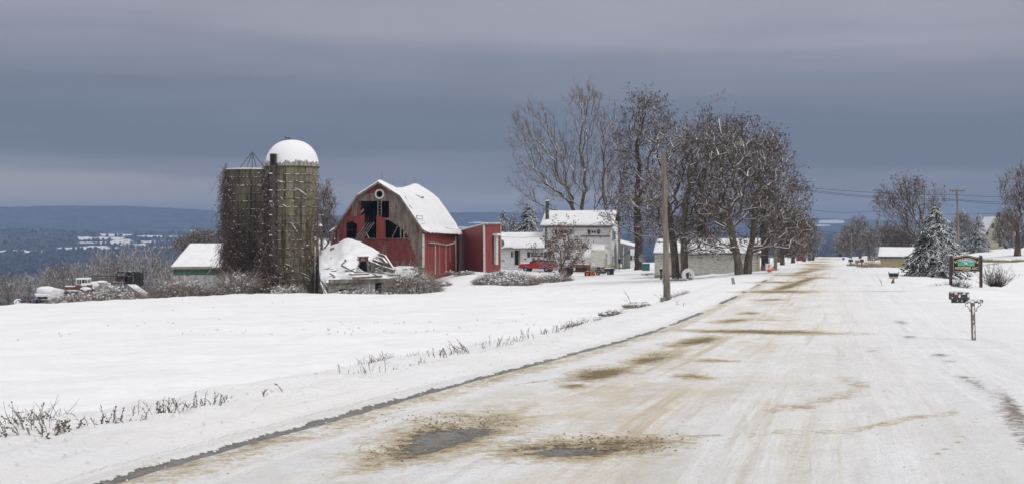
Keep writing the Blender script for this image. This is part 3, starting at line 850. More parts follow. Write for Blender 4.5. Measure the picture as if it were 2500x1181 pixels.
def brush(label, px, py, hw, h, Y, seed, n=500, depth=None, mat='brush', cat='bush', name='snowy_bush', group=None, kind=None, lumps=40, z=None, arch=.7, r=(.007, .017), lean=.8):
    n = int(n * 1.5)
    """a tangle of snow-laden stems with clumps of snow caught in it; size in pixels at distance Y"""
    rs = np.random.RandomState(seed); c = G(px, Y) if z is None else S(px, z, Y); k = Y / F
    rx = hw * k; ry = depth or rx * .6; hh = h * k
    cc = (c.x, c.y) if z is None else (c.x, c.y, c.z)
    P0, P1, A, B = stems(cc, rx, ry, hh, n, rs, lean, r, 3, 3, arch)
    b = np.array(c)
    if kind:
        me = segs_mesh(name, P0 - b, P1 - b, A, B, 3); o = link(name, me, MATS[mat], None, c); tag(o, label, cat, group, kind); root = o
    else:
        root = thing(name, c, label, cat, group)
        link('stems', segs_mesh('stems', P0 - b, P1 - b, A, B, 3), MATS[mat], root)
    if lumps:
        mb = MB(); rnd = random.Random(seed)
        for i in range(lumps):
            a = rnd.uniform(0, 2 * PI); q = math.sqrt(rnd.random()); x = c.x + rx * .95 * q * math.cos(a); y = c.y + ry * .9 * q * math.sin(a)
            z0 = (GZ(x, y) if z is None else c.z); s = rnd.uniform(.025, .10) * (1 + hh * .12)
            zz_ = z0 + hh * math.sqrt(max(1 - q * q, .05)) * rnd.uniform(.3, .95) * min(1.4, max(.25, -.35 + 2.7 * float(fbm(np.array([x * .42 + 50]), np.array([y * .42 + 50]), 3)[0])))
            mb.blob((x, y, zz_), (s * rnd.uniform(.7, 1.5), s * rnd.uniform(.7, 1.2), s * rnd.uniform(.5, .9)), i, 7, 5, .42)
            if rnd.random() < .5: mb.blob((x + s * rnd.uniform(-1, 1), y, zz_ + s * rnd.uniform(-.6, .5)), (s * .6, s * .6, s * .5), i + 7, 6, 4, .4)
        mb.build('snow_clumps', MATS['roof_snow'], root, smooth=True)
    return root

def shrub(label, px, py, hw, h, seed, n=160, name='bare_shrub', Y=None, mat='limb', r=(.008, .014), group=None, cat='shrub'):
    rs = np.random.RandomState(seed); Y = Y or YG(px, py); c = G(px, Y); k = Y / F
    P0, P1, A, B = stems((c.x, c.y), hw * k * .35, hw * k * .35, h * k * .95, n, rs, 1.0, r, 4, 3, -.15)
    # forked ends
    e = P1[-n:]; P, Q = [], []
    for _ in range(3):
        d = rs.normal(0, .5, e.shape) + np.array([0, 0, .6]) + (e - np.array([c.x, c.y, c.z])) * .5
        d /= np.linalg.norm(d, axis=1, keepdims=True); P.append(e); Q.append(e + d * h * k * .16)
    P0 = np.concatenate([P0] + P); P1 = np.concatenate([P1] + Q)
    A = np.concatenate([A, np.full(3 * n, r[0] * .8)]); B = np.concatenate([B, np.full(3 * n, r[0] * .4)])
    b = np.array(c)
    o = link(name, segs_mesh(name, P0 - b, P1 - b, A, B, 3), MATS[mat], None, c)
    return tag(o, label, cat, group)

def weed(label, px, py, h, seed, n=6, style=0, lean=(0, 0), spread=.12, mat='weed', group='dry weeds along the top of the road bank', name='dry_weed', Y=None):
    """a clump of dead stalks with seed heads; style 0 thin grassy, 1 beaded stalks, 2 low bushy"""
    rs = np.random.RandomState(seed); Y = Y or YG(px, py); c = G(px, Y); k = Y / F; H = h * k
    P0, P1, A, B = [], [], [], []
    for i in range(n):
        p = np.array([rs.normal(0, spread), rs.normal(0, spread * .7), -.05]); hh = H * (rs.uniform(.45, 1) if i else 1.0)
        d = np.array([lean[0] + rs.normal(0, .22), rs.normal(0, .2), 1.0]); d /= np.linalg.norm(d); r = .0022 + .002 * rs.rand() + Y * .00009
        ns = 6
        for s in range(ns):
            q = p + d * hh / ns; P0.append(p); P1.append(q); A.append(r * (1 - s / ns * .6)); B.append(r * (1 - (s + 1) / ns * .6))
            if style == 1 and s > 1:
                for _ in range(3):
                    t = rs.rand(); m = p * (1 - t) + q * t; e = rs.normal(0, 1, 3); e /= np.linalg.norm(e)
                    P0.append(m); P1.append(m + e * .014); A.append(.0055); B.append(.004)
            if style != 1 and s > 1 and rs.rand() < .8:
                for _ in range(2):
                    e = d + rs.normal(0, .6, 3); e /= np.linalg.norm(e); L = hh * rs.uniform(.08, .25)
                    P0.append(q); P1.append(q + e * L); A.append(r * .6); B.append(r * .3)
                    if style == 2:
                        P0.append(q + e * L); P1.append(q + e * L + rs.normal(0, .006, 3)); A.append(.008); B.append(.006)
            p = q; d = d + np.array([lean[1] * .25 + rs.normal(0, .06), rs.normal(0, .06), -.06 * s]); d /= np.linalg.norm(d)
    o = link(name, segs_mesh(name, P0, P1, A, B, 4), MATS[mat], None, c)
    return tag(o, label, 'weed', group)

# ------------------------------------------------------------------ facades: upright planes on which features lie where the photograph shows them
class Wall:
    def __init__(s, pxa, Ya, pxb, Yb):
        s.a = Vector(((pxa - 1250) / F * Ya, Ya)); s.b = Vector(((pxb - 1250) / F * Yb, Yb))
        s.d = (s.b - s.a).normalized(); s.n = Vector((s.d.y, -s.d.x))
        if s.n.dot(s.a) > 0: s.n = -s.n
        s.ang = math.atan2(s.d.y, s.d.x); s.L = (s.b - s.a).length
    def s_of(s, px):
        k = (px - 1250) / F
        return (k * s.a.y - s.a.x) / (s.d.x - k * s.d.y)
    def at(s, px, py, out=0):
        t = s.s_of(px); q = s.a + s.d * t
        z = (HY - py) / F * q.y
        q = q + s.n * out
        return Vector((q.x, q.y, z))
    def pt(s, t, z, out=0):
        q = s.a + s.d * t + s.n * out
        return Vector((q.x, q.y, z))
    def box(s, mb, x0, y0, x1, y1, th=.06, out=0):
        """box between two places of the facade, its back at 'out' and its front th nearer"""
        p = [s.at(x0, y1, out + th), s.at(x1, y1, out + th), s.at(x1, y1, out), s.at(x0, y1, out), s.at(x0, y0, out + th), s.at(x1, y0, out + th), s.at(x1, y0, out), s.at(x0, y0, out)]
        zb = (p[0].z + p[1].z) / 2; zt = (p[4].z + p[5].z) / 2
        return mb.hexa([Vector((q.x, q.y, zb if i < 4 else zt)) for i, q in enumerate(p)])
    def poly(s, mb, pts, th=.1, out=0):
        n = len(pts); f = [s.at(x, y, out + th) for x, y in pts]; b = [s.at(x, y, out) for x, y in pts]
        return mb.add(f + b, [tuple(range(n)), tuple(range(2 * n - 1, n - 1, -1))] + [(i, i + n, (i + 1) % n + n, (i + 1) % n) for i in range(n)])
    def window(s, x0, y0, x1, y1, root, cols=1, rows=1, fr=.06, out=0, name='window', mat='white_trim', glass='glass'):
        a, b = s.s_of(x0), s.s_of(x1); zt, zb = s.at((x0 + x1) / 2, y0).z, s.at((x0 + x1) / 2, y1).z
        mb = MB()
        def bx(sa, za, sb, zb_, t, o):
            mb.hexa([s.pt(sa, za, o + t), s.pt(sb, za, o + t), s.pt(sb, za, o), s.pt(sa, za, o), s.pt(sa, zb_, o + t), s.pt(sb, zb_, o + t), s.pt(sb, zb_, o), s.pt(sa, zb_, o)])
        bx(a, zb, b, zb + fr, .07, out); bx(a, zt - fr, b, zt, .07, out); bx(a, zb + fr, a + fr, zt - fr, .07, out); bx(b - fr, zb + fr, b, zt - fr, .07, out)
        for c in range(1, cols): x = a + (b - a) * c / cols; bx(x - .02, zb + fr, x + .02, zt - fr, .055, out)
        for r in range(1, rows): z = zb + (zt - zb) * r / rows; bx(a + fr, z - .02, b - fr, z + .02, .05, out)
        o = mb.build(name, MATS[mat], root)
        g = MB(); mb = g; bx(a + fr, zb + fr, b - fr, zt - fr, .02, out + .004); g.build('pane', MATS[glass], o)
        return o

def slab(p00, p10, p11, p01, thick=.15, nu=24, nv=12, seed=0, noise=.05, sag=0, lap=0.0, ragged=0.0):
    """a sheet of snow over a quad (p00-p10 lower edge, p01-p11 upper edge), its rim rounded"""
    rs = np.random.RandomState(seed); p00, p10, p11, p01 = [Vector(p) for p in (p00, p10, p11, p01)]
    ox, oy = rs.uniform(0, 90, 2); mb = MB(); V = []
    nrm = (p10 - p00).cross(p01 - p00).normalized()
    if nrm.z < 0: nrm = -nrm
    for j in range(nv + 1):
        for i in range(nu + 1):
            u, v = i / nu, j / nv
            b = (p00 * (1 - u) + p10 * u) * (1 - v) + (p01 * (1 - u) + p11 * u) * v
            if j == 0 and ragged: b = b + (p00 - p01).normalized() * ragged * (float(fbm(np.array([u * 14 + ox]), np.array([oy]), 3)[0]) - .45)
            e = min(1, min(u, 1 - u) * nu / 1.6, min(v, 1 - v) * nv / 1.4)
            f = float(fbm(np.array([u * 6 + ox]), np.array([v * 4 + oy]), 4)[0]) - .47
            hgt = thick * (.35 + .65 * math.sqrt(e)) + noise * f * 2
            V.append(b + nrm * hgt + Vector((0, 0, -sag * math.sin(PI * u) * (0.4 + .6 * v))))
    n = len(V)
    for j in range(nv + 1):
        for i in range(nu + 1):
            u, v = i / nu, j / nv
            V.append((p00 * (1 - u) + p10 * u) * (1 - v) + (p01 * (1 - u) + p11 * u) * v + Vector((0, 0, -sag * math.sin(PI * u) * (0.4 + .6 * v) - .01)))
    W = nu + 1; fs = []
    for j in range(nv):
        for i in range(nu):
            a = j * W + i; fs.append((a, a + 1, a + W + 1, a + W)); fs.append((n + a, n + a + W, n + a + W + 1, n + a + 1))
    for i in range(nu):
        fs.append((n + i, n + i + 1, i + 1, i)); a = nv * W + i; fs.append((a, a + 1, n + a + 1, n + a))
    for j in range(nv):
        a = j * W; fs.append((a, a + W, n + a + W, n + a)); a = j * W + nu; fs.append((n + a, n + a + W, a + W, a))
    mb.add(V, fs)
    return mb

# ================================================================== barn
def build_barn():
    ang = 12.2
    c0 = S(925.2, 446, 150); t = R(ang); gd = Vector((math.cos(t), -math.sin(t)))   # along the gable
    ad = Vector((math.sin(t), math.cos(t)))                                        # along the ridge, away
    W = Wall.__new__(Wall); W.a = Vector((c0.x, c0.y)); W.d = gd; W.n = -ad; W.ang = -t; W.L = 10
    base = Vector((c0.x, c0.y, -6.6))
    root = thing('barn', base, 'old red gambrel barn with broken weathered gable and snowy roof', 'barn')
    q = lambda x, y: (760 + x / 3.692, 420 + y / 3.692)
    def sz(x, y):
        px, py = q(x, y); p = W.at(px, py); return W.s_of(px), p.z
    ap, lb, rb = sz(610, 100), sz(418, 222), sz(798, 222)
    le, re = sz(226, 500), sz(1008, 548)
    # symmetrical gambrel out of the measured sides
    hb = (rb[0] - lb[0]) / 2; zb = (rb[1] + lb[1]) / 2; he = (re[0] - le[0]) / 2 + .05; ze = (re[1] + le[1]) / 2
    z0 = -6.9
    def roofz(s):
        a = abs(s)
        return ap[1] - (ap[1] - zb) * a / hb if a < hb else zb - (zb - ze) * (a - hb) / (he - hb)
    # openings as intervals of rows (crop coordinates)
    def open_at(x):
        r = []
        if 320 <= x < 387: r.append((458 - (x - 320) * .27, 597))
        if 387 <= x < 415: r.append((460, 597))
        if 448 <= x < 482: r.append((264, 382 + random.Random(int(x)).uniform(-12, 6)))
        if 482 <= x < 588: r.append((264, 597))
        if 588 <= x < 640: r.append((264, 392 + (x - 588) * .2))
        if 640 <= x < 664: r.append((264, 410))
        if 664 <= x < 702: r += [(264, 414), (432, 597)]
        if 702 <= x < 838: r.append((438 + (x - 702) * .62 + random.Random(int(x)).uniform(-8, 8), 597))
        if 845 <= x < 872: r.append((545 + (x - 845) * 1.4, 592))
        if 210 <= x < 228: r.append((545, 606))
        if 586 <= x < 648: 
            dx = 34 ** 2 - (x - 617) ** 2
            if dx > 0: r = [(200 - math.sqrt(dx), 200 + math.sqrt(dx))] + r
        return r
    def sid(x):    # weathered zone: grey right of a slanted line
        return x
    grey, red = MB(), MB()
    x = 175.; rnd = random.Random(3)
    while x < 1010:
        wv = 9 if (580 < x < 650) else 16
        x1 = min(x + wv, 1010); xm = (x + x1) / 2
        s0, s1 = W.s_of(760 + x / 3.692), W.s_of(760 + x1 / 3.692)
        if abs(s1) > he + .4 and s0 > 0: break
        zt = min(roofz(s0 if s0 > 0 else s1) if abs(s0) < he + .5 else ze, ap[1] - .05) - .04
        if s1 < -he: zt = ze - .9 * (-he - s1) / .5 - .3
        iv = [(zt, z0)]
        for (ya, yb) in sorted(open_at(xm)):
            za, zb_ = sz(xm, ya)[1], sz(xm, yb)[1]
            top, bot = iv.pop()
            iv += [(top, za), (zb_, bot)]
        o = rnd.uniform(-.008, .008)
        for (a, b) in iv:
            if a - b < .05: continue
            # split between grey and red
            cut = []
            yy = lambda z: (HY - z / 150 * F - 420) * 3.692
            if xm > 690:      # upper right: grey; below a diagonal: red
                zl = sz(xm, 600)[1] if xm < 880 else (sz(xm, 600 + (xm - 880) * 2.6)[1] if xm < 975 else -9)
                cut = [('g', a, max(b, zl)), ('r', min(a, zl), b)]
            elif xm > 420:
                zl = sz(xm, 262)[1]; zu = sz(xm, 195 - (abs(xm - 610)) * .02)[1]
                cut = [('r', a, max(b, zu)), ('g', min(a, zu), max(b, zl)), ('r', min(a, zl), b)]
            elif xm > 360:
                zl = sz(xm, 400)[1]; zu = sz(xm, 250 + (420 - xm) * .6)[1]
                cut = [('r', a, max(b, zu)), ('g', min(a, zu), max(b, zl)), ('r', min(a, zl), b)]
            else: cut = [('r', a, b)]
            for kk, A, B in cut:
                if A - B < .03: continue
                mb = grey if kk == 'g' else red
                mb.hexa([W.pt(s0, B, o + .04), W.pt(s1 - .006, B, o + .04), W.pt(s1 - .006, B, o), W.pt(s0, B, o), W.pt(s0, A, o + .04), W.pt(s1 - .006, A, o + .04), W.pt(s1 - .006, A, o), W.pt(s0, A, o)])
        x = x1
    gw = red.build('gable_wall', MATS['barn_red'], root)
    grey.build('weathered_boards', MATS['barn_grey'], gw)
    # red panels set over the lower storey and broken boards
    mb = MB()
    W.poly(mb, [q(387, 415), q(448, 392), q(484, 376), q(478, 600), q(412, 604), q(414, 462), q(387, 460)], .05, .06)
    W.poly(mb, [q(590, 388), q(658, 418), q(663, 604), q(588, 604)], .05, .06)
    mb.build('broken_panel', MATS['panel_red'], root)
    mb = MB()
    W.poly(mb, [q(444, 385), q(440, 365), q(470, 332), q(482, 346)], .05, .12)
    mb.bar(W.at(*q(728, 594), .02), W.at(*q(776, 492), .02), .13, .08); mb.bar(W.at(*q(806, 596), .02), W.at(*q(806, 505), .02), .16, .1)
    mb.bar(W.at(*q(520, 596), .02), W.at(*q(490, 545), .02), .12, .08); mb.bar(W.at(*q(245, 640), .07), W.at(*q(243, 520), .07), .11, .04)
    mb.bar(W.at(*q(968, 850), .07), W.at(*q(966, 800), .07), .12, .05)
    W.box(mb, *q(664, 418), *q(702, 430), .1, .03)
    for (a, b) in ((322, 414), (500, 586), (664, 840)): W.box(mb, *q(a, 596), *q(b, 602), .1, .05)
    W.box(mb, *q(750, 842), *q(1000, 862), .06, .05)
    mb.build('loose_boards', MATS['weathered_beam'], root)
    # round window
    c = W.at(*q(617, 200), .06); mb = MB(); rr = 30 / 3.692 * 150 / F; b = len(mb.v); n = 28
    for k in range(n):
        a = 2 * PI * k / n
        for (r, o) in ((rr, 0), (rr, .09), (rr + .17, .09), (rr + .17, 0)):
            v = Vector((c.x, c.y)) + gd * r * math.cos(a) + W.n * o; mb.v.append((v.x, v.y, c.z + r * math.sin(a)))
    for k in range(n):
        k2 = (k + 1) % n
        for j in range(4): mb.f.append((b + k * 4 + j, b + k * 4 + (j + 1) % 4, b + k2 * 4 + (j + 1) % 4, b + k2 * 4 + j))
    mb.build('round_window', MATS['white_trim'], root)
    # inside: dark boards
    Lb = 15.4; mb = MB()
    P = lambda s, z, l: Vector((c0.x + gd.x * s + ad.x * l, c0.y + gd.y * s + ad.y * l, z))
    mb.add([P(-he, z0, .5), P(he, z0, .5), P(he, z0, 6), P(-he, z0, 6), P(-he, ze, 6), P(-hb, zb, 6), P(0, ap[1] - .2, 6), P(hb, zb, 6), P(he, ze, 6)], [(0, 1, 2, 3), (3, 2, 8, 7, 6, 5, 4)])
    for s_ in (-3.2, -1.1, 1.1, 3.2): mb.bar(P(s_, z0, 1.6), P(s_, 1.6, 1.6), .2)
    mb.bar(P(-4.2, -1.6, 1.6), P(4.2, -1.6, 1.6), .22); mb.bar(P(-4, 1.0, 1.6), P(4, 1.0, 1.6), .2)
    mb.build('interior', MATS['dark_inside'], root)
    # side and back walls
    mb = MB()
    def sidewall(s_, mbx, th=.05):
        n = 26
        for i in range(n):
            l0, l1 = Lb * i / n + .02, Lb * (i + 1) / n
            o = .04 * (i % 2) * .3
            mbx.hexa([P(s_ - th, z0, l0), P(s_ + o, z0, l0), P(s_ + o, z0, l1), P(s_ - th, z0, l1), P(s_ - th, ze - .05, l0), P(s_ + o, ze - .05, l0), P(s_ + o, ze - .05, l1), P(s_ - th, ze - .05, l1)])
    sidewall(he, mb); sidewall(-he, mb)
    mb.add([P(-he, z0, Lb), P(he, z0, Lb), P(he, ze, Lb), P(hb, zb, Lb), P(0, ap[1], Lb), P(-hb, zb, Lb), P(-he, ze, Lb)], [(0, 1, 2, 3, 4, 5, 6)])
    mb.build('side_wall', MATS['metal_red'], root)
    # sliding door on the long side with its bent rail
    mb = MB(); SW = lambda px, py, o=0: None
    sw = Wall.__new__(Wall); a = P(he, 0, 0); sw.a = Vector((a.x, a.y)); sw.d = ad.copy(); sw.n = gd.copy(); sw.ang = 0; sw.L = Lb
    sw.box(mb, *q(1112, 652), *q(1286, 925), .07, .05)
    door = mb.build('sliding_door', MATS['metal_red'], root)
    mb = MB(); pts = [(1045, 636), (1110, 640), (1205, 658), (1240, 652), (1288, 634)]
    for (x0, y0), (x1, y1) in zip(pts, pts[1:]): mb.bar(sw.at(*q(x0, y0), .2), sw.at(*q(x1, y1), .2), .16, .16)
    mb.build('door_rail', MATS['grey_panel'], root)
    mb = MB()
    for xx, w in ((1107, .10), (1147, .03), (1204, .05), (1240, .03)): mb.bar(sw.at(*q(xx, 655), .14), sw.at(*q(xx, 920 if xx != 1240 else 800), .14), w, .04)
    mb.build('door_batten', MATS['white_trim'], door)
    mb = MB(); mb.bar(W.at(*q(1012, 560), .06), W.at(*q(1012, 860), .06), .24, .12)
    mb.bar(sw.at(*q(1297, 578), .06), sw.at(*q(1299, 892), .06), .16, .12)
    mb.build('corner_board', MATS['white_trim'], root)
    # roof deck
    over = .30
    def rp(s_, l, dz=0):     # roof point with the sway of the old ridge
        z = roofz(s_) if abs(s_) <= he + .01 else ze - (abs(s_) - he) * .55
        u = l / Lb
        dip = -.62 * math.sin(PI * min(max((u - .05) / .85, 0), 1)) ** 1.3 * max(0, 1 - abs(s_) / (hb * 1.6)) if abs(s_) < hb * 1.6 else 0
        if s_ > he - .2: dip -= .28 * math.sin(PI * u * .5)
        return P(s_, z + dz + dip, l)
    prof = [-he - .55, -he, -(he + hb) / 2, -hb, -hb / 2, 0, hb / 2, hb, (he + hb) / 2, he, he + .55]
    for nm, off, mat, e0, e1 in (('roof', 0.0, 'old_wood', -over, Lb + .2),):
        mb = MB(); nl = 18; n = len(prof)
        for j in range(nl + 1):
            l = e0 + (e1 - e0) * j / nl
            for s_ in prof: mb.v.append(tuple(rp(s_, l, .02)))
            for s_ in prof: mb.v.append(tuple(rp(s_, l, .13)))
        for j in range(nl):
            for i in range(n - 1):
                a = j * 2 * n + i; b2 = a + 2 * n
                mb.f.append((a, b2, b2 + 1, a + 1)); mb.f.append((a + n, a + n + 1, b2 + n + 1, b2 + n))
            for i in (0, n - 1):
                a = j * 2 * n + i; b2 = a + 2 * n; mb.f.append((a, a + n, b2 + n, b2))
        for j in (0, nl):
            for i in range(n - 1): a = j * 2 * n + i; mb.f.append((a, a + 1, a + n + 1, a + n))
        roof = mb.build('roof', MATS['old_wood'], root)
    # snow on it, smoothed over the break and hanging over the eaves
    mb = MB(); nl, ns = 44, 60; e0, e1 = -over - .03, Lb + .25
    for lay in (0, 1):
        for j in range(nl + 1):
            l = e0 + (e1 - e0) * j / nl
            for i in range(ns + 1):
                s_ = (-he - .62) + (2 * he + 1.24) * i / ns
                if lay == 0:
                    e = min(1, i / 2, (ns - i) / 2, j / 1.2 + .0, (nl - j) / 1.5)
                    f = float(fbm(np.array([s_ * .5 + 7]), np.array([l * .45]), 4)[0]) - .47
                    rag = (float(fbm(np.array([s_ * 0 + 3]), np.array([l * 1.3]), 3)[0]) - .5) * .35 * (1 if i in (0, ns) else 0)
                    th = .16 + .20 * math.sqrt(max(e, 0)) + .12 * f + (.22 * math.exp(-((abs(s_) - hb) / .5) ** 2) if j > 2 else 0) * -.5
                    th += .16 * max(0, (abs(s_) - he + .3)) * e
                    mb.v.append(tuple(rp(s_, l, th) + Vector((0, 0, rag))))
                else: mb.v.append(tuple(rp(s_, l, .135)))
    w_ = ns + 1; n = (nl + 1) * w_
    for j in range(nl):
        for i in range(ns):
            a = j * w_ + i; mb.f.append((a, a + 1, a + w_ + 1, a + w_)); mb.f.append((n + a, n + a + w_, n + a + w_ + 1, n + a + 1))
    for i in range(ns): mb.f.append((i, n + i, n + i + 1, i + 1)); a = nl * w_ + i; mb.f.append((a, a + 1, n + a + 1, n + a))
    for j in range(nl): a = j * w_; mb.f.append((a, a + w_, n + a + w_, n + a)); a = j * w_ + ns; mb.f.append((a, n + a, n + a + w_, a + w_))
    mb.build('roof_snow', MATS['roof_snow'], root, smooth=True)
    # torn places in the roof
    mb = MB()
    for (x0, y0, x1, y1) in ((845, 222, 862, 246), (882, 308, 908, 336), (940, 208, 962, 222), (965, 215, 985, 236), (990, 232, 1008, 240), (1000, 226, 1012, 234)):
        pa, pb = q(x0, y0), q(x1, y1)
        sw2 = []
        for (ppx, ppy) in (pa, pb):
            best = None
            for s_ in np.linspace(hb * .3, he, 60):
                for l in np.linspace(0, Lb, 60):
                    v = rp(s_, l, .3); e = (1250 + F * v.x / v.y - ppx) ** 2 + (HY - F * v.z / v.y - ppy) ** 2
                    if best is None or e < best[0]: best = (e, v)
            sw2.append(best[1])
        mb.bar(sw2[0] + Vector((0, 0, .06)), sw2[1] + Vector((0, 0, .06)), .07, .07)
    mb.build('torn_roofing', MATS['old_wood'], roof)
    # barge boards
    mb = MB()
    for sg in (-1, 1):
        pts = [rp(0, -over - .05, .03), rp(sg * hb, -over - .05, .03), rp(sg * he, -over - .05, .03), rp(sg * (he + .5), -over - .05, .03)]
        for a, b in zip(pts, pts[1:]): mb.bar(a, b, .05, .2)
    mb.bar(rp(-he - .2, -over, -.1), P(-he - .62, -3.2, -.1), .1, .25)
    mb.build('barge_board', MATS['old_wood'], root)
    # service mast and wires on the roof
    mb = MB(); m0 = sw.at(*q(1004, 488), -.9); m1 = m0 + Vector((.25, 0, 1.15))
    mb.bar(m0 + Vector((0, 0, -.5)), m1, .07); mb.bar(m1 + Vector((-.1, 0, -.05)), m1 + Vector((.65, 0, -.1)), .05); mb.bar(m1 + Vector((0, 0, -.35)), m1 + Vector((.6, 0, -.42)), .05); mb.bar(m1 + Vector((.6, 0, 0)), m1 + Vector((.6, 0, -.6)), .04)
    mb.tube([m0 + Vector((.3, 0, .5)), m0 + Vector((.6, 0, .2)), m0 + Vector((1.2, 0, .3)), m0 + Vector((1.0, .2, .6))], .02, 5)
    mb.build('service_mast', MATS['grey_metal'], root)
    # lightning rods
    for i, (x, l) in enumerate(((615, 1.0), (728, 5.2), (838, 9.6), (938, 13.6))):
        b0 = rp(0, l, .2); mb = MB()
        mb.tube([b0, b0 + Vector((0, 0, 1.15 if i in (0, 3) else .95))], .022, 6); mb.blob(b0 + Vector((0, 0, .45)), (.07, .07, .07), i)
        if i == 3: mb.bar(b0 + Vector((-.1, 0, .55)), b0 + Vector((.25, 0, .5)), .03)
        mb.build('lightning_rod', MATS['grey_metal'], root)
    # the fixed hay ladder in the gable opening
    mb = MB()
    for xx in (602, 634): mb.bar(W.at(*q(xx, 244), .1), W.at(*q(xx, 402), .1), .09, .07)
    for yy in range(252, 400, 27): mb.bar(W.at(*q(602, yy), .1), W.at(*q(634, yy), .1), .07, .07)
    mb.build('gable_ladder', MATS['old_wood'], root)
    # elevator conveyor leaning out of the opening
    A, B = W.at(*q(440, 625), .9), W.at(*q(540, 460), .25)
    t2 = thing('hay_elevator', (A.x, A.y, A.z), 'rusty bent hay elevator leaning in the broken gable opening', 'elevator')
    mb = MB(); off = Vector((gd.x, gd.y, 0)) * .0
    for dxx in (-.42, -.15, .15, .42):
        v = Vector((gd.x, gd.y, 0)) * dxx; mb.bar(A + v, B + v + Vector((0, 0, .15 * abs(dxx))), .055, .055)
    mb.build('rails', MATS['grey_metal'], t2)
    mb = MB()
    for k in range(9):
        u = k / 8.; v = Vector((gd.x, gd.y, 0)) * .42; c = A * (1 - u) + B * u; mb.bar(c - v, c + v, .04)
    mb.bar(A * .55 + B * .45 - v, A * .1 + B * .9 + v, .06)
    for k in range(4): mb.bar(B + Vector((-.3 + .15 * k, -.1, .1)), B + Vector((-.5 + .3 * k, -.3, .55 - .1 * k)), .03)
    mb.build('rungs', MATS['rust_steel'], t2)
    return W, q, P, he, ze, Lb
BW, BQ, BP, b_he, b_ze, b_L = build_barn()

def build_annex():
    q = BQ
    A, B, C = (1108, 166.5), (1184.0, 157), (1222.3, 160.5)
    W1, W2 = Wall(*A, *B), Wall(*B, *C)
    root = thing('barn_annex', W1.at(1184, 680), 'red ribbed metal annex with white corner trim and sloping snowy top', 'annex')
    z0 = -6.6
    def quad(W, pts, mat, nm, out=0):
        mb = MB(); t = [W.at(px, py, out) for px, py in pts]
        back = Vector((1.0, 8, 0))
        a, b = t; mb.hexa([Vector((a.x, a.y, z0)), Vector((b.x, b.y, z0)), Vector((b.x, b.y + .1, z0)), Vector((a.x, a.y + .1, z0)), a, b, b + Vector((0, .1, 0)), a + Vector((0, .1, 0))])
        return mb.build(nm, MATS[mat], root)
    quad(W1, [(1108, 568.5), (1184, 548.5)], 'metal_red_shaded', 'front_wall')
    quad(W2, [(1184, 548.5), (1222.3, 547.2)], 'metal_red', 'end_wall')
    a, b, c = W1.at(1108, 568.5), W1.at(1184, 548.5), W2.at(1222.3, 547.2)
    d = a + (c - b) + Vector((0, 0, 0))
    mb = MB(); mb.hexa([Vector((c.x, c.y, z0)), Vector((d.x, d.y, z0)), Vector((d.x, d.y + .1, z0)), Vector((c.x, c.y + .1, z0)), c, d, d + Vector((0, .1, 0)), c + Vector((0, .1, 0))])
    mb.build('rear_wall', MATS['metal_red_shaded'], root)
    up = Vector((0, 0, .16))
    mb = MB(); e = Vector((-.15, -.15, 0)); f = Vector((.1, -.2, 0))
    mb.hexa([a + e, b + f, c + Vector((.15, 0, 0)), d, a + e + up, b + f + up, c + up + Vector((.15, 0, 0)), d + up]); rf = mb.build('roof', MATS['grey_panel'], root)
    slab(a + e + up, b + f + up, c + up, d + up, .1, 20, 10, 5, .03).build('roof_snow', MATS['roof_snow'], rf, smooth=True)
    mb = MB(); mb.bar(W1.at(1183.2, 549.5, .07), W1.at(1184.2, 664, .07), .22, .1); mb.bar(W2.at(1221.8, 549, .06), W2.at(1222, 655, .06), .1, .1)
    mb.build('corner_trim', MATS['white_trim'], root)
    mb = MB(); W2.box(mb, *q(1641, 570), *q(1659, 832), .35, .02); ch = mb.build('chute', MATS['white_trim'], root)
    mb = MB(); W2.box(mb, *q(1634, 570), *q(1641, 832), .05, .02); mb.build('dark_slot', MATS['dark_inside'], ch)
    mb = MB(); W2.box(mb, *q(1632, 553), *q(1672, 572), .6, .02); mb.build('chute_hood', MATS['roof_snow'], ch)
build_annex()

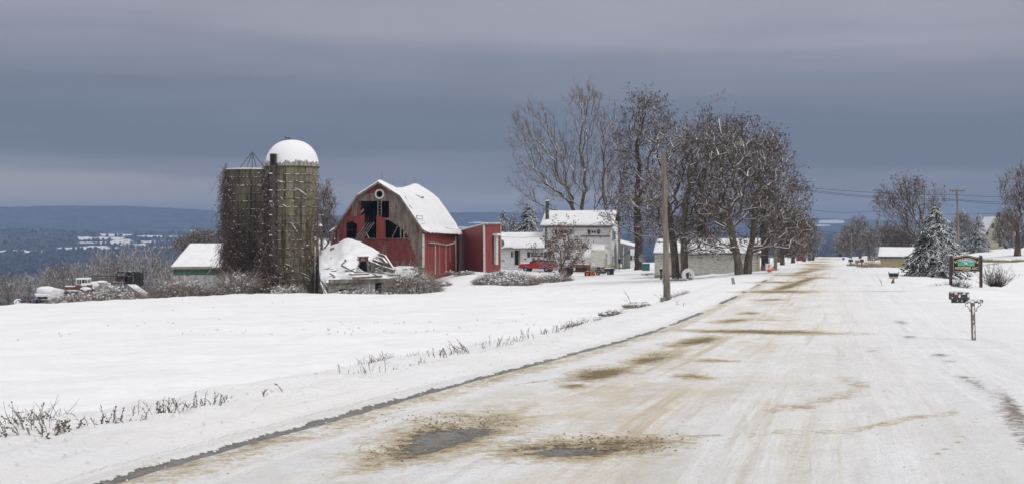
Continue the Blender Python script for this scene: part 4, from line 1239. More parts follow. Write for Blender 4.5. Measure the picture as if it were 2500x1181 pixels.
# ================================================================== silos
DOME_Z = 0
def ring(mb, R_, z, w=.05, n=48, c=(0, 0)):
    b = len(mb.v)
    for k in range(n):
        a = 2 * PI * k / n
        for (r, h) in ((R_, -w / 2), (R_ + w, -w / 2), (R_ + w, w / 2), (R_, w / 2)): mb.v.append((c[0] + r * math.cos(a), c[1] + r * math.sin(a), z + h))
    for k in range(n):
        k2 = (k + 1) % n
        for j in range(4): mb.f.append((b + k * 4 + j, b + k2 * 4 + j, b + k2 * 4 + (j + 1) % 4, b + k * 4 + (j + 1) % 4))
def silo(px, Y, rpx, top_py, hoops, mat, label, lugs, seed):
    global DOME_Z
    Rr = rpx * Y / F; base = G(px, Y); top = S(px, top_py, Y).z - base.z
    root = thing('silo', base, label, 'silo', 'concrete silos beside the barn')
    mb = MB(); n = 52; b = 0; rnd = random.Random(seed)
    for k in range(n):     # every stave is a slightly bevelled board
        a0, a1 = 2 * PI * k / n, 2 * PI * (k + 1) / n; o = rnd.uniform(-.008, .008); g = .0022
        v = [(Rr + o) * math.cos(a0 + g), (Rr + o) * math.sin(a0 + g), (Rr + o) * math.cos(a1 - g), (Rr + o) * math.sin(a1 - g)]
        i0, i1, i2, i3 = [(Rr - .14) * f for f in (math.cos(a0), math.sin(a0), math.cos(a1), math.sin(a1))]
        mb.hexa([(v[0], v[1], -2), (v[2], v[3], -2), (i2, i3, -2), (i0, i1, -2), (v[0], v[1], top), (v[2], v[3], top), (i2, i3, top), (i0, i1, top)])
    mb.build('staves', MATS[mat], root, world=False)
    hm = None; sm = None
    for i, py in enumerate(hoops):
        z = S(px, py, Y).z - base.z
        if hm is None:
            mb = MB(); ring(mb, Rr, 0, .045); hm = bpy.data.meshes.new('hoop'); hm.from_pydata(mb.v, [], mb.f); hm.materials.append(MATS['rust_steel'])
        o = bpy.data.objects.new('hoop', hm); col.objects.link(o); o.parent = root; o.location = (0, 0, z)
    # snow caught on the hoops and their lugs
    mb = MB()
    for py in hoops:
        z = S(px, py, Y).z - base.z + .03
        dens = max(0, 1 - (py - hoops[0]) / (hoops[-1] - hoops[0]) * (.75 if not lugs else .35))
        if lugs:
            m = 40
            for k in range(m):
                a = -PI + 2 * PI * k / m + .04
                if rnd.random() < .6 * dens + .08: mb.blob(((Rr + .05) * math.cos(a), (Rr + .05) * math.sin(a), z + .03), (.045, .045, .035), k, 6, 4, .3)
        a = -PI
        while a < 0:
            ln = rnd.uniform(.03, .22)
            if rnd.random() < dens * (.8 if not lugs else .3):
                pts = [((Rr + .035) * math.cos(x), (Rr + .035) * math.sin(x), z) for x in np.linspace(a, a + ln, 6)]
                mb.tube(pts, [.01] + [.02 + .012 * rnd.random()] * 4 + [.01], 6)
            a += ln + rnd.uniform(.01, .15)
    mb.build('hoop_snow', MATS['roof_snow'], root, world=False, smooth=True)
    return root, Rr, base, top
h_right = [428, 447, 467, 486, 506, 526, 546, 565, 586, 605, 625, 645, 664, 683, 702]
r1, RR, b1, top1 = silo(713, 140, 64, 408, h_right, 'silo_concrete', 'taller olive grey concrete silo with snowy white dome', False, 4)
h_left = [435, 455, 474, 493, 512, 529, 549, 567, 585, 605, 625, 645, 665, 685]
r2, RL, b2, top2 = silo(612, 146, 56, 415, h_left, 'silo_concrete_dark', 'shorter roofless silo overgrown with brown vines', True, 9)
DOME_Z = top1
dome_material()
mb = MB(); H = S(713, 342, 140).z - S(713, 408, 140).z
prof = [(RR + .06, top1 - .05), (RR + .06, top1 + .0)] + [((RR + .05) * math.cos(t) ** .88, top1 + H * math.sin(t) ** .95) for t in np.linspace(.02, PI / 2 - .01, 22)] + [(0.01, top1 + H)]
mb.lathe(prof, n=56); dm = mb.build('dome', MATS['dome'], r1, world=False, smooth=True)
mb = MB(); ring(mb, RR + .04, top1 - .02, .09); mb.build('dome_rim', MATS['rust_steel'], dm, world=False)
mb = MB(); mb.bar((-.75, 0, top1 + H + .0), (-.1, 0, top1 + H + .18), .07); mb.bar((-.55, 0, top1 + H + .05), (-.7, 0, top1 + H + .4), .06); mb.bar((-.4, 0, top1 + H), (-.35, 0, top1 + H + .25), .05); mb.bar((-.7, 0, top1 + H + .22), (-.25, 0, top1 + H + .2), .05)
mb.build('dome_vent_debris', MATS['rust_steel'], dm, world=False)
# chute, hatch and ladder on the tall silo
def on_silo(px, R_, cx, Y, out=0):
    x = (px - cx) / F * Y; x = max(-R_ * .99, min(R_ * .99, x)); a = math.acos(x / R_)
    return (R_ + out) * math.cos(a), -(R_ + out) * math.sin(a)
x0, y0 = on_silo(680.5, RR, 713, 140, .25); zt = S(0, 383, 140).z - b1.z; zl = S(0, 650, 140).z - b1.z
mb = MB(); mb.lathe([(.30, zl), (.30, zt - 1.0)], (x0, y0, 0), n=12); mb.build('chute', MATS['rust_steel'], r1, world=False, smooth=True)
mb = MB(); mb.box((x0, y0 + .1, zt - .45), (.62, .55, 1.25)); hd = mb.build('dormer_hatch', MATS['rust_steel'], r1, world=False)
mb = MB(); mb.box((x0, y0 - .20, zt - .4), (.34, .04, .95)); mb.build('hatch_opening', MATS['dark_inside'], hd, world=False)
mb = MB(); xs = []
for pxx in (660.5, 670.5):
    x, y = on_silo(pxx, RR, 713, 140, .35); xs.append((x, y)); mb.bar((x, y, zl), (x, y, top1 - .1), .05)
z = zl
while z < top1 - .2: mb.bar((*xs[0], z), (*xs[1], z), .04); z += .33
mb.build('ladder', MATS['rust_steel'], r1, world=False)
mb = MB()
for py in (426, 466, 493, 525, 573, 620): x, y = on_silo(677, RR, 713, 140, .3); mb.box((x, y - .25, S(0, py, 140).z - b1.z), (.32, .2, .08))
mb.build('bracket_snow', MATS['roof_snow'], r1, world=False)
mb = MB(); x, y = on_silo(768, RR, 713, 140, 0); zl2 = S(0, 548.5, 140).z - b1.z
mb.bar((x, y, zl2), (x + .75, y - .25, zl2), .06); mb.box((x + .8, y - .25, zl2 + .16), (.12, .12, .3)); la = mb.build('yard_lamp_bracket', MATS['grey_metal'], r1, world=False)
mb = MB(); mb.lathe([(.05, .14), (.16, .02), (.22, -.1), (.2, -.12)], (x + .8, y - .25, zl2 - .03), n=14); mb.build('lamp_shade', MATS['white_paint'], la, world=False, smooth=True)
mb = MB(); mb.bar((x - .05 + .22, y + .2, -1), (x + .22, y + .2, S(0, 600, 140).z - b1.z), .12); mb.build('snowy_pipe', MATS['white_trim'], r1, world=False)
# frame standing on the open silo
ty = S(616, 371, 146).z - b2.z
mb = MB(); cx_ = (616 - 612) / F * 146
mb.tube([(cx_, 0, top2 - .3), (cx_, 0, ty)], .045, 8); fp = mb.build('roof_mast', MATS['grey_metal'], r2, world=False)
mb = MB(); 
for (dx, dy) in ((-1.42, -.4), (1.5, .2), (.1, 2.2), (-.2, -2.3)): mb.tube([(cx_, 0, ty - .02), (cx_ + dx, dy, top2 - .05)], .03, 6)
mb.build('mast_stays', MATS['black_paint'], fp, world=False)
mb = MB(); ring(mb, RL - .1, top2 + .06, .14); mb.build('rim_snow', MATS['roof_snow'], r2, world=False)

def vines(px0s, label, cx, Y, Rr, seed, n, dens, name='climbing_vine', thick=.35):
    rs = np.random.RandomState(seed); c = G(cx, Y); P0, P1, A, B = [], [], [], []; tries = 0; k = Y / F
    while len(P0) < n and tries < n * 12:
        tries += 1
        a = rs.uniform(-PI * 1.06, .06 * PI); py = rs.uniform(410, 712)
        x = Rr * math.cos(a); px = cx + x / k
        d = dens(px, py, rs)
        if rs.rand() > d: continue
        off = abs(rs.normal(0, thick * (.45 + .55 * (py - 410) / 300)))
        z = (HY - py) / F * Y - c.z
        p = np.array([(Rr + off) * math.cos(a), (Rr + off) * math.sin(a), z])
        t = rs.normal(0, .5); ln = rs.uniform(.2, .75); r = rs.uniform(.009, .022)
        for s in range(4):
            dr = np.array([-math.sin(a) * t + math.cos(a) * rs.normal(.05, .3), math.cos(a) * t + math.sin(a) * rs.normal(.05, .3), rs.uniform(-1.1, -.1) if rs.rand() < .8 else .6])
            q = p + dr / np.linalg.norm(dr) * ln
            rad = math.hypot(q[0], q[1])
            if rad < Rr + .03: q[0] *= (Rr + .04) / rad; q[1] *= (Rr + .04) / rad
            if q[2] < 0: break
            P0.append(p); P1.append(q); A.append(r); B.append(r * .8); p = q
            t += rs.normal(0, .3)
    root = thing(name, c, label, 'vine', 'brown vines climbing the silos')
    link('stems', segs_mesh('stems', P0, P1, A, B, 3), MATS['vine'], root)
    mb = MB(); rnd = random.Random(seed); P1 = np.array(P1)
    for i in range(min(260, len(P1) // 12)):
        p = P1[rnd.randrange(len(P1))]; s = rnd.uniform(.03, .075); mb.blob((p[0], p[1], p[2] + .02), (s * rnd.uniform(1, 2), s, s * .7), i, 5, 4, .3)
    mb.build('snow_flecks', MATS['roof_snow'], root, world=False, smooth=True)
    return root
def dl(px, py, rs):
    left = math.exp(-((px - (552 + max(0, (py - 420)) * .03)) / (13 + max(0, py - 440) * .16)) ** 2)
    low = 1 / (1 + math.exp(-(py - 560 - (px - 590) * .6) / 22)) * (.85 if px < 640 else .9)
    return min(1, left * .95 + low * .75 + .035)
vines(None, 'thick brown vine hanging down the left side of the roofless silo', 612, 146, RL, 5, 12500, dl, thick=.45)
def dr_(px, py, rs):
    m = math.exp(-((px - 656 - (py - 430) * .02) / (7.5 + max(0, py - 520) * .075)) ** 2)
    low = .5 / (1 + math.exp(-(py - 690 + (713 - px) * .4) / 16)) if px < 730 else 0
    sp = .02 + (.05 if py > 480 and px > 720 else 0)
    return min(1, m * .95 + low + sp)
vines(None, 'brown vine climbing between the two silos up to the dome', 713, 140, RR, 8, 9000, dr_, thick=.22)
# few long bare runners over the bright staves
def runner():
    rs = np.random.RandomState(3); P0, P1, A, B = [], [], [], []
    for i in range(34):
        a = -rs.uniform(.25, 1.75); z = rs.uniform(.2, 3.5); dirx = rs.normal(0, .16); r = rs.uniform(.012, .026)
        ln = rs.uniform(3, 9); n = 26; p = None
        for s in range(n):
            q = np.array([(RR + .06) * math.cos(a), (RR + .06) * math.sin(a), z])
            if p is not None: P0.append(p); P1.append(q); A.append(r); B.append(r * .95); r *= .965
            p = q; a += dirx * .12 + rs.normal(0, .025); z += ln / n
            if z > top1 - .3: break
            if rs.rand() < .25 and s > 4:
                aa, zz2 = a, z; pp = q
                for _ in range(5):
                    aa += rs.normal(0, .05) + .03 * np.sign(dirx); zz2 += rs.uniform(.05, .3)
                    qq = np.array([(RR + .06) * math.cos(aa), (RR + .06) * math.sin(aa), zz2]); P0.append(pp); P1.append(qq); A.append(r * .6); B.append(r * .5); pp = qq
    root = thing('creeper', b1, 'thin bare creeper runners spreading over the domed silo', 'vine', 'brown vines climbing the silos')
    link('stems', segs_mesh('stems', P0, P1, A, B, 4), MATS['vine'], root)
    mb = MB(); rnd = random.Random(2)
    for (x0, y0, x1, y1) in ((688, 443, 706, 448), (728, 461, 748, 470), (740, 468, 755, 478), (696, 483, 702, 489), (722, 490, 728, 494), (711, 543, 728, 547), (722, 546, 735, 566), (700, 500, 712, 507), (742, 663, 760, 672), (706, 641, 724, 649), (748, 672, 762, 680)):
        pa = on_silo(x0, RR, 713, 140, .1); pb = on_silo(x1, RR, 713, 140, .1); za = S(0, y0, 140).z - b1.z; zb_ = S(0, y1, 140).z - b1.z
        mb.tube([(*pa, za), ((pa[0] + pb[0]) / 2, (pa[1] + pb[1]) / 2 - .05, (za + zb_) / 2 + .05), (*pb, zb_)], [.015, .04, .015], 6)
    mb.build('snow_strips', MATS['roof_snow'], root, world=False, smooth=True)
runner()

def each(items, name, mat, parent, world=True, **k):
    """every item (a function that fills an MB) becomes a part of its own"""
    for f in items:
        mb = MB(); f(mb); mb.build(name, MATS[mat], parent, world=world, **k)

# ================================================================== collapsed shed before the barn
def collapsed():
    L6 = lambda x, y: (760 + x / 6.944, 560 + y / 6.944)
    c = G(850, 134)
    root = thing('collapsed_shed', S(870, 716, 132), 'collapsed shed with a caved-in snow-covered roof before the red barn', 'shed')
    lat = [[(779, 612, 143), (779, 640, 138), (780, 664, 134), (783, 682, 132)], [(815, 601, 143), (812, 640, 137), (811, 660, 134), (815, 684, 131.5)],
           [(848, 585, 143), (843, 628, 137), (838, 655, 134), (843, 680, 131.5)], [(882, 593, 142.5), (874, 620, 138.5), (868, 640, 136), (864, 668, 133)],
           [(905, 604, 142), (897, 618, 139.5), (889, 628, 138), (881, 634, 137)], [(926, 617, 141.5), (920, 624, 140), (914, 629, 139), (908, 634, 138)]]
    nu, nv = 40, 24; V = []; T = []
    A = np.array([[list(S(*p)) for p in r] for r in lat])
    for i in range(nu + 1):
        r = pchip(range(6), A, [i / nu * 5])[0]
        T.append(pchip(range(4), r, np.linspace(0, 3, nv + 1)))
    T = np.array(T)
    mb = MB()
    for lay in (0, 1):
        for i in range(nu + 1):
            for j in range(nv + 1):
                p = T[i, j].copy()
                if lay == 0: p[2] += .2 * min(1, .25 + min(i, nu - i, j, nv - j) / 2) + .55 * (float(fbm(np.array([i * .17]), np.array([j * .25]), 5)[0]) - .47)
                else: p[2] -= .12
                mb.v.append(tuple(p))
    W_ = nv + 1; n = (nu + 1) * W_
    for i in range(nu):
        for j in range(nv):
            a = i * W_ + j; mb.f.append((a, a + 1, a + W_ + 1, a + W_)); mb.f.append((n + a, n + a + W_, n + a + W_ + 1, n + a + 1))
    for i in range(nu):
        a = i * W_; mb.f.append((a, a + W_, n + a + W_, n + a)); a = i * W_ + nv; mb.f.append((a, n + a, n + a + W_, a + W_))
    for j in range(nv): mb.f.append((j, n + j, n + j + 1, j + 1)); a = nu * W_ + j; mb.f.append((a, a + 1, n + a + 1, n + a))
    mb.build('fallen_roof_snow', MATS['roof_snow'], root, smooth=True)
    # broken sheathing along the ridge and the cracks
    def plank(x0, y0, x1, y1, Y, w=.25, h=.06, Y1=None): return lambda m: m.bar(S(*L6(x0, y0), Y), S(*L6(x1, y1), Y1 or Y), w, h)
    each([plank(150, 352, 240, 335, 143.2), plank(240, 350, 240, 470, 142, .2), plank(225, 400, 160, 470, 142, .22), plank(160, 550, 240, 510, 140, .12), plank(420, 275, 540, 235, 143.2, .3, .1), plank(535, 215, 640, 170, 143.1, .35, .12),
          plank(640, 168, 790, 210, 142.8, .3, .08), plank(660, 195, 780, 245, 142.5, .3, .12), plank(790, 215, 960, 275, 142.6, .25, .08), plank(865, 272, 965, 292, 142, .25, .1), plank(960, 290, 1140, 382, 142, .3, .08),
          plank(325, 345, 390, 318, 141, .12, .3), plank(505, 605, 600, 655, 132.6, .12, .18), plank(600, 655, 680, 688, 132.6, .12, .12), plank(505, 600, 592, 528, 133.4, .12, .12), plank(330, 465, 345, 530, 137.5, .06, .2), plank(565, 510, 592, 530, 134, .05, .2)],
         'broken_plank', 'old_wood', root)
    rnd = random.Random(12); jag = []
    for i in range(26):
        x = rnd.uniform(790, 936); y = rnd.uniform(655, 676) if i % 2 else rnd.uniform(628, 672); x = x if i % 2 else rnd.uniform(905, 950); a = rnd.uniform(-.9, .5); ln = rnd.uniform(7, 22)
        jag.append((lambda x, y, a, ln, Y: (lambda m: m.bar(S(x, y, Y), S(x + ln * math.cos(a), y - ln * math.sin(a) * .8, Y + 1), rnd.uniform(.07, .2), .06)))(x, y, a, ln, 130.8 if i % 2 else 135.5))
    each(jag, 'splintered_board', 'weathered_beam', root)
    # bent rafters on the right
    def raft(pts, w=.16): return lambda m: [m.bar(S(*L6(*a), ya), S(*L6(*b), yb), w, w * 1.3) for (a, ya), (b, yb) in zip(pts, pts[1:])]
    each([raft([((1140, 418), 141), ((1250, 450), 139.5), ((1290, 510), 138.6), ((1410, 692), 136.5)]), raft([((1100, 465), 140), ((1215, 500), 138.5), ((1290, 590), 137)], .2), raft([((1090, 490), 139.5), ((1180, 545), 138.5), ((1280, 620), 138)]),
          raft([((1040, 520), 139), ((1130, 560), 138), ((1240, 605), 137)], .3), raft([((1000, 560), 138), ((1100, 600), 137), ((1180, 640), 136)], .25), raft([((1060, 620), 137), ((1230, 655), 136), ((1400, 705), 135)], .28),
          raft([((1120, 640), 138), ((1260, 690), 136)], .2), raft([((960, 575), 138), ((1030, 700), 136)], .12), raft([((1000, 640), 138), ((1060, 700), 136)], .15), raft([((1190, 690), 136), ((1280, 660), 136)], .2)], 'bent_rafter', 'weathered_beam', root)
    # dormer
    D = Wall(876, 136.5, 901, 136.2)
    mb = MB()
    D.poly(mb, [L6(810, 470), L6(970, 465), L6(975, 530), L6(925, 530), L6(918, 490), L6(855, 490), L6(848, 530), L6(808, 525)], .1, .1)
    dor = mb.build('dormer_front', MATS['panel_red'], root)
    D.window(*L6(855, 492), *L6(918, 532), dor, 2, 1, .04, .12)
    mb = MB(); D.poly(mb, [L6(800, 455), L6(975, 450), L6(972, 470), L6(805, 472)], .45, 0); mb.build('dormer_roof', MATS['weathered_beam'], dor)
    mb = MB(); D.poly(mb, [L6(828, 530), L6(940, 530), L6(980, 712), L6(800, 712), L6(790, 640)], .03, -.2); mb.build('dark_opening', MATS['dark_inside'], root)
    mb = MB(); D.poly(mb, [L6(812, 520), L6(845, 530), L6(830, 590), L6(735, 712), L6(718, 700)], .12, .08); mb.build('side_board', MATS['old_wood'], dor)
    mb = MB(); D.poly(mb, [L6(940, 528), L6(975, 525), L6(995, 712), L6(968, 712)], .12, .08); mb.build('side_board', MATS['weathered_beam'], dor)
    D2 = Wall(899, 136.4, 915, 136.0); mb = MB()
    for i in range(9): D2.box(mb, *L6(985 + i * 13, 545 + i * 2 + (i % 3) * 6), *L6(995 + i * 13, 690 + (i % 2) * 10), .04, .0)
    mb.build('slatted_wall', MATS['old_wood'], root)
    mb = MB(); D.poly(mb, [L6(740, 712), L6(800, 635), L6(920, 718)], .25, .15); mb.build('drifted_snow', MATS['roof_snow'], root)
    # low masonry wall with the snow-covered deck behind
    W = Wall(800, 131, 1004, 134.5); z0 = -8.2
    def seg(x0, x1, y0, mat, nm, o=0, th=.3, y1=None):
        mb = MB(); a = W.at(x0, y0, o); b = W.at(x1, y0, o); zt = (a.z + b.z) / 2; zb = z0 if y1 is None else W.at((x0 + x1) / 2, y1).z
        p = [W.pt(W.s_of(x0), zb, o + th), W.pt(W.s_of(x1), zb, o + th), W.pt(W.s_of(x1), zb, o), W.pt(W.s_of(x0), zb, o)]
        mb.hexa(p + [Vector((v.x, v.y, zt)) for v in p]); return mb.build(nm, MATS[mat], root)
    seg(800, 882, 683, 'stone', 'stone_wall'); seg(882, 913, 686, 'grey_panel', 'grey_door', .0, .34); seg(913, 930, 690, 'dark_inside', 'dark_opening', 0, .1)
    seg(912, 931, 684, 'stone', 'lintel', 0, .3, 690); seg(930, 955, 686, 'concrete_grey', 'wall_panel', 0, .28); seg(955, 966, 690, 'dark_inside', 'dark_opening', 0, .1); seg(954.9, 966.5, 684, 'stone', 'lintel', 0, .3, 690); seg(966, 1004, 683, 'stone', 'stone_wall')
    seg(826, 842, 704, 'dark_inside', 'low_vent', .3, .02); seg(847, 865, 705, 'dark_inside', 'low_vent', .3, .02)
    mb = MB(); W.box(mb, 898.5, 686, 900.5, 712, .05, .34); mb.build('door_post', MATS['white_trim'], root)
    a, b = W.at(798, 680, .5), W.at(1006, 680, .5); za = S(0, 681, 131).z
    a.z = b.z = za; c2 = S(1012, 660, 147); c2.z = za + .55; d2 = S(800, 668, 140); d2.z = za + .35
    slab(a, b, c2, d2, .28, 60, 20, 8, .16, ragged=.5).build('deck_snow', MATS['roof_snow'], root, smooth=True)
    mb = MB(); mb.hexa([a - Vector((0, 0, .35)), b - Vector((0, 0, .35)), c2 - Vector((0, 0, .35)), d2 - Vector((0, 0, .35)), a, b, c2, d2]); mb.build('deck', MATS['old_wood'], root)
    each([plank(650, 765, 980, 752, 131.5, .1, .12, 132), plank(1290, 768, 1560, 770, 133.5, .1, .12), plank(700, 822, 1200, 790, 131.2, .14, .2, 132.5), plank(1050, 715, 1120, 670, 134.5, .3, .1), plank(1120, 672, 1215, 712, 134.5, .3, .1), plank(1550, 680, 1870, 640, 138, .25, .12), plank(1780, 645, 1885, 650, 138, .22, .12), plank(1700, 668, 1920, 700, 137, .3, .12)], 'snowy_plank', 'weathered_beam', root)
    # boards leaning between silo and wall
    for i, (x0, y0, x1, y1, Y0, w) in enumerate(((158, 700, 300, 1095, 133, .16), (160, 815, 370, 1095, 132, .2), (165, 760, 255, 1090, 132.6, .12), (175, 740, 330, 1060, 132.8, .14), (320, 780, 265, 900, 131.4, .22), (160, 880, 225, 1092, 131.9, .15), (165, 920, 270, 1095, 131.6, .14))):
        lb = ['snowy board leaning highest against the tall silo', 'longest snowy board slanting out from the tall silo', 'thin snowy board leaning inside the pile by the silo', 'snowy board leaning behind the pile beside the tall silo',
              'short wide board propped against the stone wall corner', 'short steep board at the foot of the tall silo', 'low slanting board at the front of the pile by the silo'][i]
        mb = MB(); mb.bar(S(*L6(x0, y0), Y0), S(*L6(x1, y1), Y0 - 1.2), w, .05)
        tag(mb.build('fallen_board', MATS['weathered_beam']), lb, 'board', 'loose boards between silo and collapsed shed')
collapsed()
brush('tangle of vines and snowy brush burying the right end of the stone wall', 1008, 0, 56, 52, 131.5, 21, 2300, 2.2, 'brush', 'brush', 'vine_thicket', z=718, lumps=170, arch=.9)
brush('snowy bramble on the slope below the sliding barn door', 1066, 0, 34, 34, 141, 22, 700, 1.4, 'brush', z=696, lumps=50, name='bramble')
brush('low snowy bush at the joint of barn and annex', 1134, 0, 26, 22, 152, 23, 500, 1.2, z=670, lumps=30)
brush('small snowy bush before the annex corner', 1206, 0, 26, 20, 150, 24, 450, 1.2, z=671, lumps=30)
brush('brambles along the foot of the stone wall', 885, 0, 88, 14, 129.6, 25, 420, .5, 'brush', z=719, lumps=60, name='bramble')

# ================================================================== green shed and a roof behind the silos
def green_shed():
    Y = 170; W = Wall(421, Y, 640, Y + 2)
    root = thing('green_shed', S(500, 700, Y), 'low concrete shed with green painted band and smooth snowy roof', 'shed')
    z0 = -10
    def strip(y0, y1, mat, nm, o, x0=423):
        mb = MB(); a, b = W.s_of(x0), W.s_of(640); zt = S(0, y0, Y).z; zb = z0 if y1 is None else S(0, y1, Y).z
        p = [W.pt(a, zb, o), W.pt(b, zb, o), W.pt(b, zb, o - 7.8), W.pt(a, zb, o - 7.8)]
        mb.hexa(p + [Vector((v.x, v.y, zt)) for v in p]); return mb.build(nm, MATS[mat], root)
    strip(670.5, None, 'concrete_grey', 'wall', 0); strip(656, 670.3, 'green_band', 'green_band', .05); strip(650.5, 656, 'tan_trim', 'eave_board', .3, 419)
    ez = S(0, 650.5, Y).z; e0 = W.pt(W.s_of(417.5), ez, .4); e1 = W.pt(W.s_of(640), ez, .4)
    r0 = S(464, 595, Y + 4.2); r1 = S(640, 595, Y + 6.2)
    mb = MB(); bk = Vector((0, 8.4, 0)); dn = Vector((0, 0, -.08))
    mb.add([e0, e1, r1, r0, e0 + bk, e1 + bk], [(0, 1, 2, 3), (3, 2, 5, 4), (0, 3, 4), (1, 5, 2)]); rf = mb.build('roof', MATS['old_wood'], root)
    slab(e0, e1, r1, r0, .2, 40, 16, 4, .015).build('roof_snow', MATS['roof_snow'], rf, smooth=True)
    mb = MB(); mb.tube([W.at(506, 668, .3), W.at(518, 653, .5), W.at(523, 651.5, .5), W.at(548, 651.5, .5)], .1, 6); mb.build('snowy_pipe', MATS['weathered_beam'], root)
    root2 = thing('rear_shed', S(800, 650, 168), 'snowy lean-to roof showing between domed silo and barn', 'shed')
    slab(S(770, 612, 165), S(822, 606, 165), S(826, 582, 170), S(770, 583, 170), .2, 14, 8, 3, .03).build('roof_snow', MATS['roof_snow'], root2, smooth=True)
    mb = MB(); a, b = S(771, 612, 165.3), S(821, 606, 165.3)
    mb.hexa([Vector((a.x, a.y, -10)), Vector((b.x, b.y, -10)), Vector((b.x, b.y + 4, -10)), Vector((a.x, a.y + 4, -10)), a, b, b + Vector((0, 4, .3)), a + Vector((0, 4, .3))]); mb.build('wall', MATS['old_wood'], root2)
green_shed()

# ================================================================== farmhouse
def farmhouse():
    root = thing('farmhouse', G(1410, 190), 'weathered white two-storey farmhouse with snowy roof and side porch', 'house')
    z0 = -8.5
    W = Wall(1325, 192, 1493, 187); E = Wall(1493, 187, 1509, 196.5)
    q = lambda x, y: (1180 + x / 4.542, 460 + y / 4.542)
    bk = Vector((E.b.x - E.a.x, E.b.y - E.a.y, 0))
    def vol(W, x0, x1, ytop, mat, nm, depth, parent=root):
        a, b = W.at(x0, ytop), W.at(x1, ytop); zt = (a.z + b.z) / 2; d = depth
        mb = MB(); a.z = b.z = z0
        p = [a, b, b + d, a + d]; mb.hexa(p + [Vector((v.x, v.y, zt)) for v in p]); return mb.build(nm, MATS[mat], parent), zt
    wl, ze = vol(W, 1325.5, 1493, 550, 'white_siding', 'front_wall', bk)
    a, b = W.at(1325.5, 550), W.at(1493, 550); rz = S(0, 516.5, 191).z
    mid = bk * .5
    mb = MB(); g0 = [Vector((b.x, b.y, ze)), Vector((b.x, b.y, ze)) + bk, Vector((b.x + mid.x, b.y + mid.y, rz - .15))]
    o = Vector((-.1, 0, 0)); mb.add([v + Vector((.02, 0, 0)) for v in g0] + [v + o for v in g0], [(0, 1, 2), (5, 4, 3), (0, 3, 4, 1), (1, 4, 5, 2), (2, 5, 3, 0)]); mb.build('gable', MATS['white_siding'], root)
    ov = -bk.normalized() * .45; ex = (b - a).normalized() * .35; ex.z = 0
    e0 = Vector((a.x, a.y, ze - .05)) + ov - ex; e1 = Vector((b.x, b.y, ze - .05)) + ov + ex
    r0 = Vector((a.x, a.y, rz)) + mid - ex; r1 = Vector((b.x, b.y, rz)) + mid + ex; f0 = Vector((a.x, a.y, ze - .05)) + bk - ov - ex; f1 = Vector((b.x, b.y, ze - .05)) + bk - ov + ex
    mb = MB(); dn = Vector((0, 0, -.14))
    mb.add([e0, e1, r1, r0, f0, f1] + [v + dn for v in (e0, e1, r1, r0, f0, f1)], [(0, 1, 2, 3), (3, 2, 5, 4), (7, 6, 9, 8), (8, 9, 10, 11), (0, 6, 7, 1), (1, 7, 8, 2), (2, 8, 11, 5), (3, 9, 6, 0), (4, 10, 9, 3), (5, 11, 10, 4)])
    rf = mb.build('roof', MATS['old_wood'], root)
    u = Vector((0, 0, .02)); slab(e0 + u, e1 + u, r1 + u, r0 + u, .3, 60, 18, 9, .05, ragged=.1).build('roof_snow', MATS['roof_snow'], rf, smooth=True)
    slab(f0 + u, f1 + u, r1 + u, r0 + u, .25, 30, 10, 10, .04).build('rear_roof_snow', MATS['roof_snow'], rf, smooth=True)
    mb = MB(); W.box(mb, 1326, 552.5, 1493, 556.5, .14, .004); mb.build('frieze_board', MATS['old_wood'], root)
    mb = MB(); W.box(mb, 1418, *[574.5][:1], 1492.5, 578.5, .1, .004); mb.build('belt_board', MATS['old_wood'], root)
    mb = MB(); mb.bar(W.at(1492.8, 552, .03), W.at(1492.8, 668, .03), .3, .12); mb.build('corner_board', MATS['white_trim'], root)
    cpos = S(1336, 524, 193)
    mb = MB(); ct = S(1336, 491, 193); mb.box((cpos.x, cpos.y, (cpos.z + ct.z) / 2 - .5), (.5, .5, ct.z - cpos.z + 1.0)); ch = mb.build('chimney', MATS['brick'], rf)
    mb = MB(); mb.box((ct.x, ct.y, ct.z + .06), (.55, .55, .14)); mb.build('chimney_snow', MATS['roof_snow'], ch, bevel=.04)
    def win(W, x0, y0, x1, y1, c=1, r=1, sh=None, par=root):
        w = W.window(*q(x0, y0), *q(x1, y1), par, c, r, .07, .02)
        if sh:
            for (a_, b_) in sh: 
                mb = MB(); W.box(mb, *q(a_, y0 - 4), *q(b_, y1 + 4), .05, .02); mb.build('shutter', MATS['shutter'], par)
    win(W, 1196, 466, 1256, 500, 2, 1, ((1160, 1190), (1263, 1293)))
    win(W, 830, 460, 950, 505, 2, 1, ((795, 822), (958, 985)))
    win(W, 890, 682, 925, 785, 1, 2, ((930, 960),))
    win(W, 722, 690, 760, 790, 1, 2)
    win(E, 1440, 470, 1462, 575, 1, 2); win(E, 1430, 672, 1450, 715, 1, 1)
    mb = MB(); E.box(mb, *q(1432, 462), *q(1438, 584), .05, .02); mb.build('shutter', MATS['shutter'], root)
    mb = MB(); mb.bar(W.at(1333.5, 548, .12), W.at(1333.5, 640, .12), .14); mb.build('downspout', MATS['brick'], root)
    # low wing
    WW = Wall(1220, 192, 1331, 190); wing = MB(); a, b = WW.at(1220, 606), WW.at(1331, 606); zt = (a.z + b.z) / 2
    d = Vector((1.2, 7, 0)); a.z = b.z = z0; mb = MB(); p = [a, b, b + d, a + d]; mb.hexa(p + [Vector((v.x, v.y, zt)) for v in p]); wg = mb.build('wing', MATS['white_siding'], root)
    e0, e1 = WW.at(1214, 606.5, .5), WW.at(1332, 605, .5); r0, r1 = S(1216, 569, 195.6), S(1332, 568, 193.6)
    mb = MB(); mb.hexa([e0 + dn, e1 + dn, r1 + dn, r0 + dn, e0, e1, r1, r0]); wr = mb.build('wing_roof', MATS['old_wood'], wg)
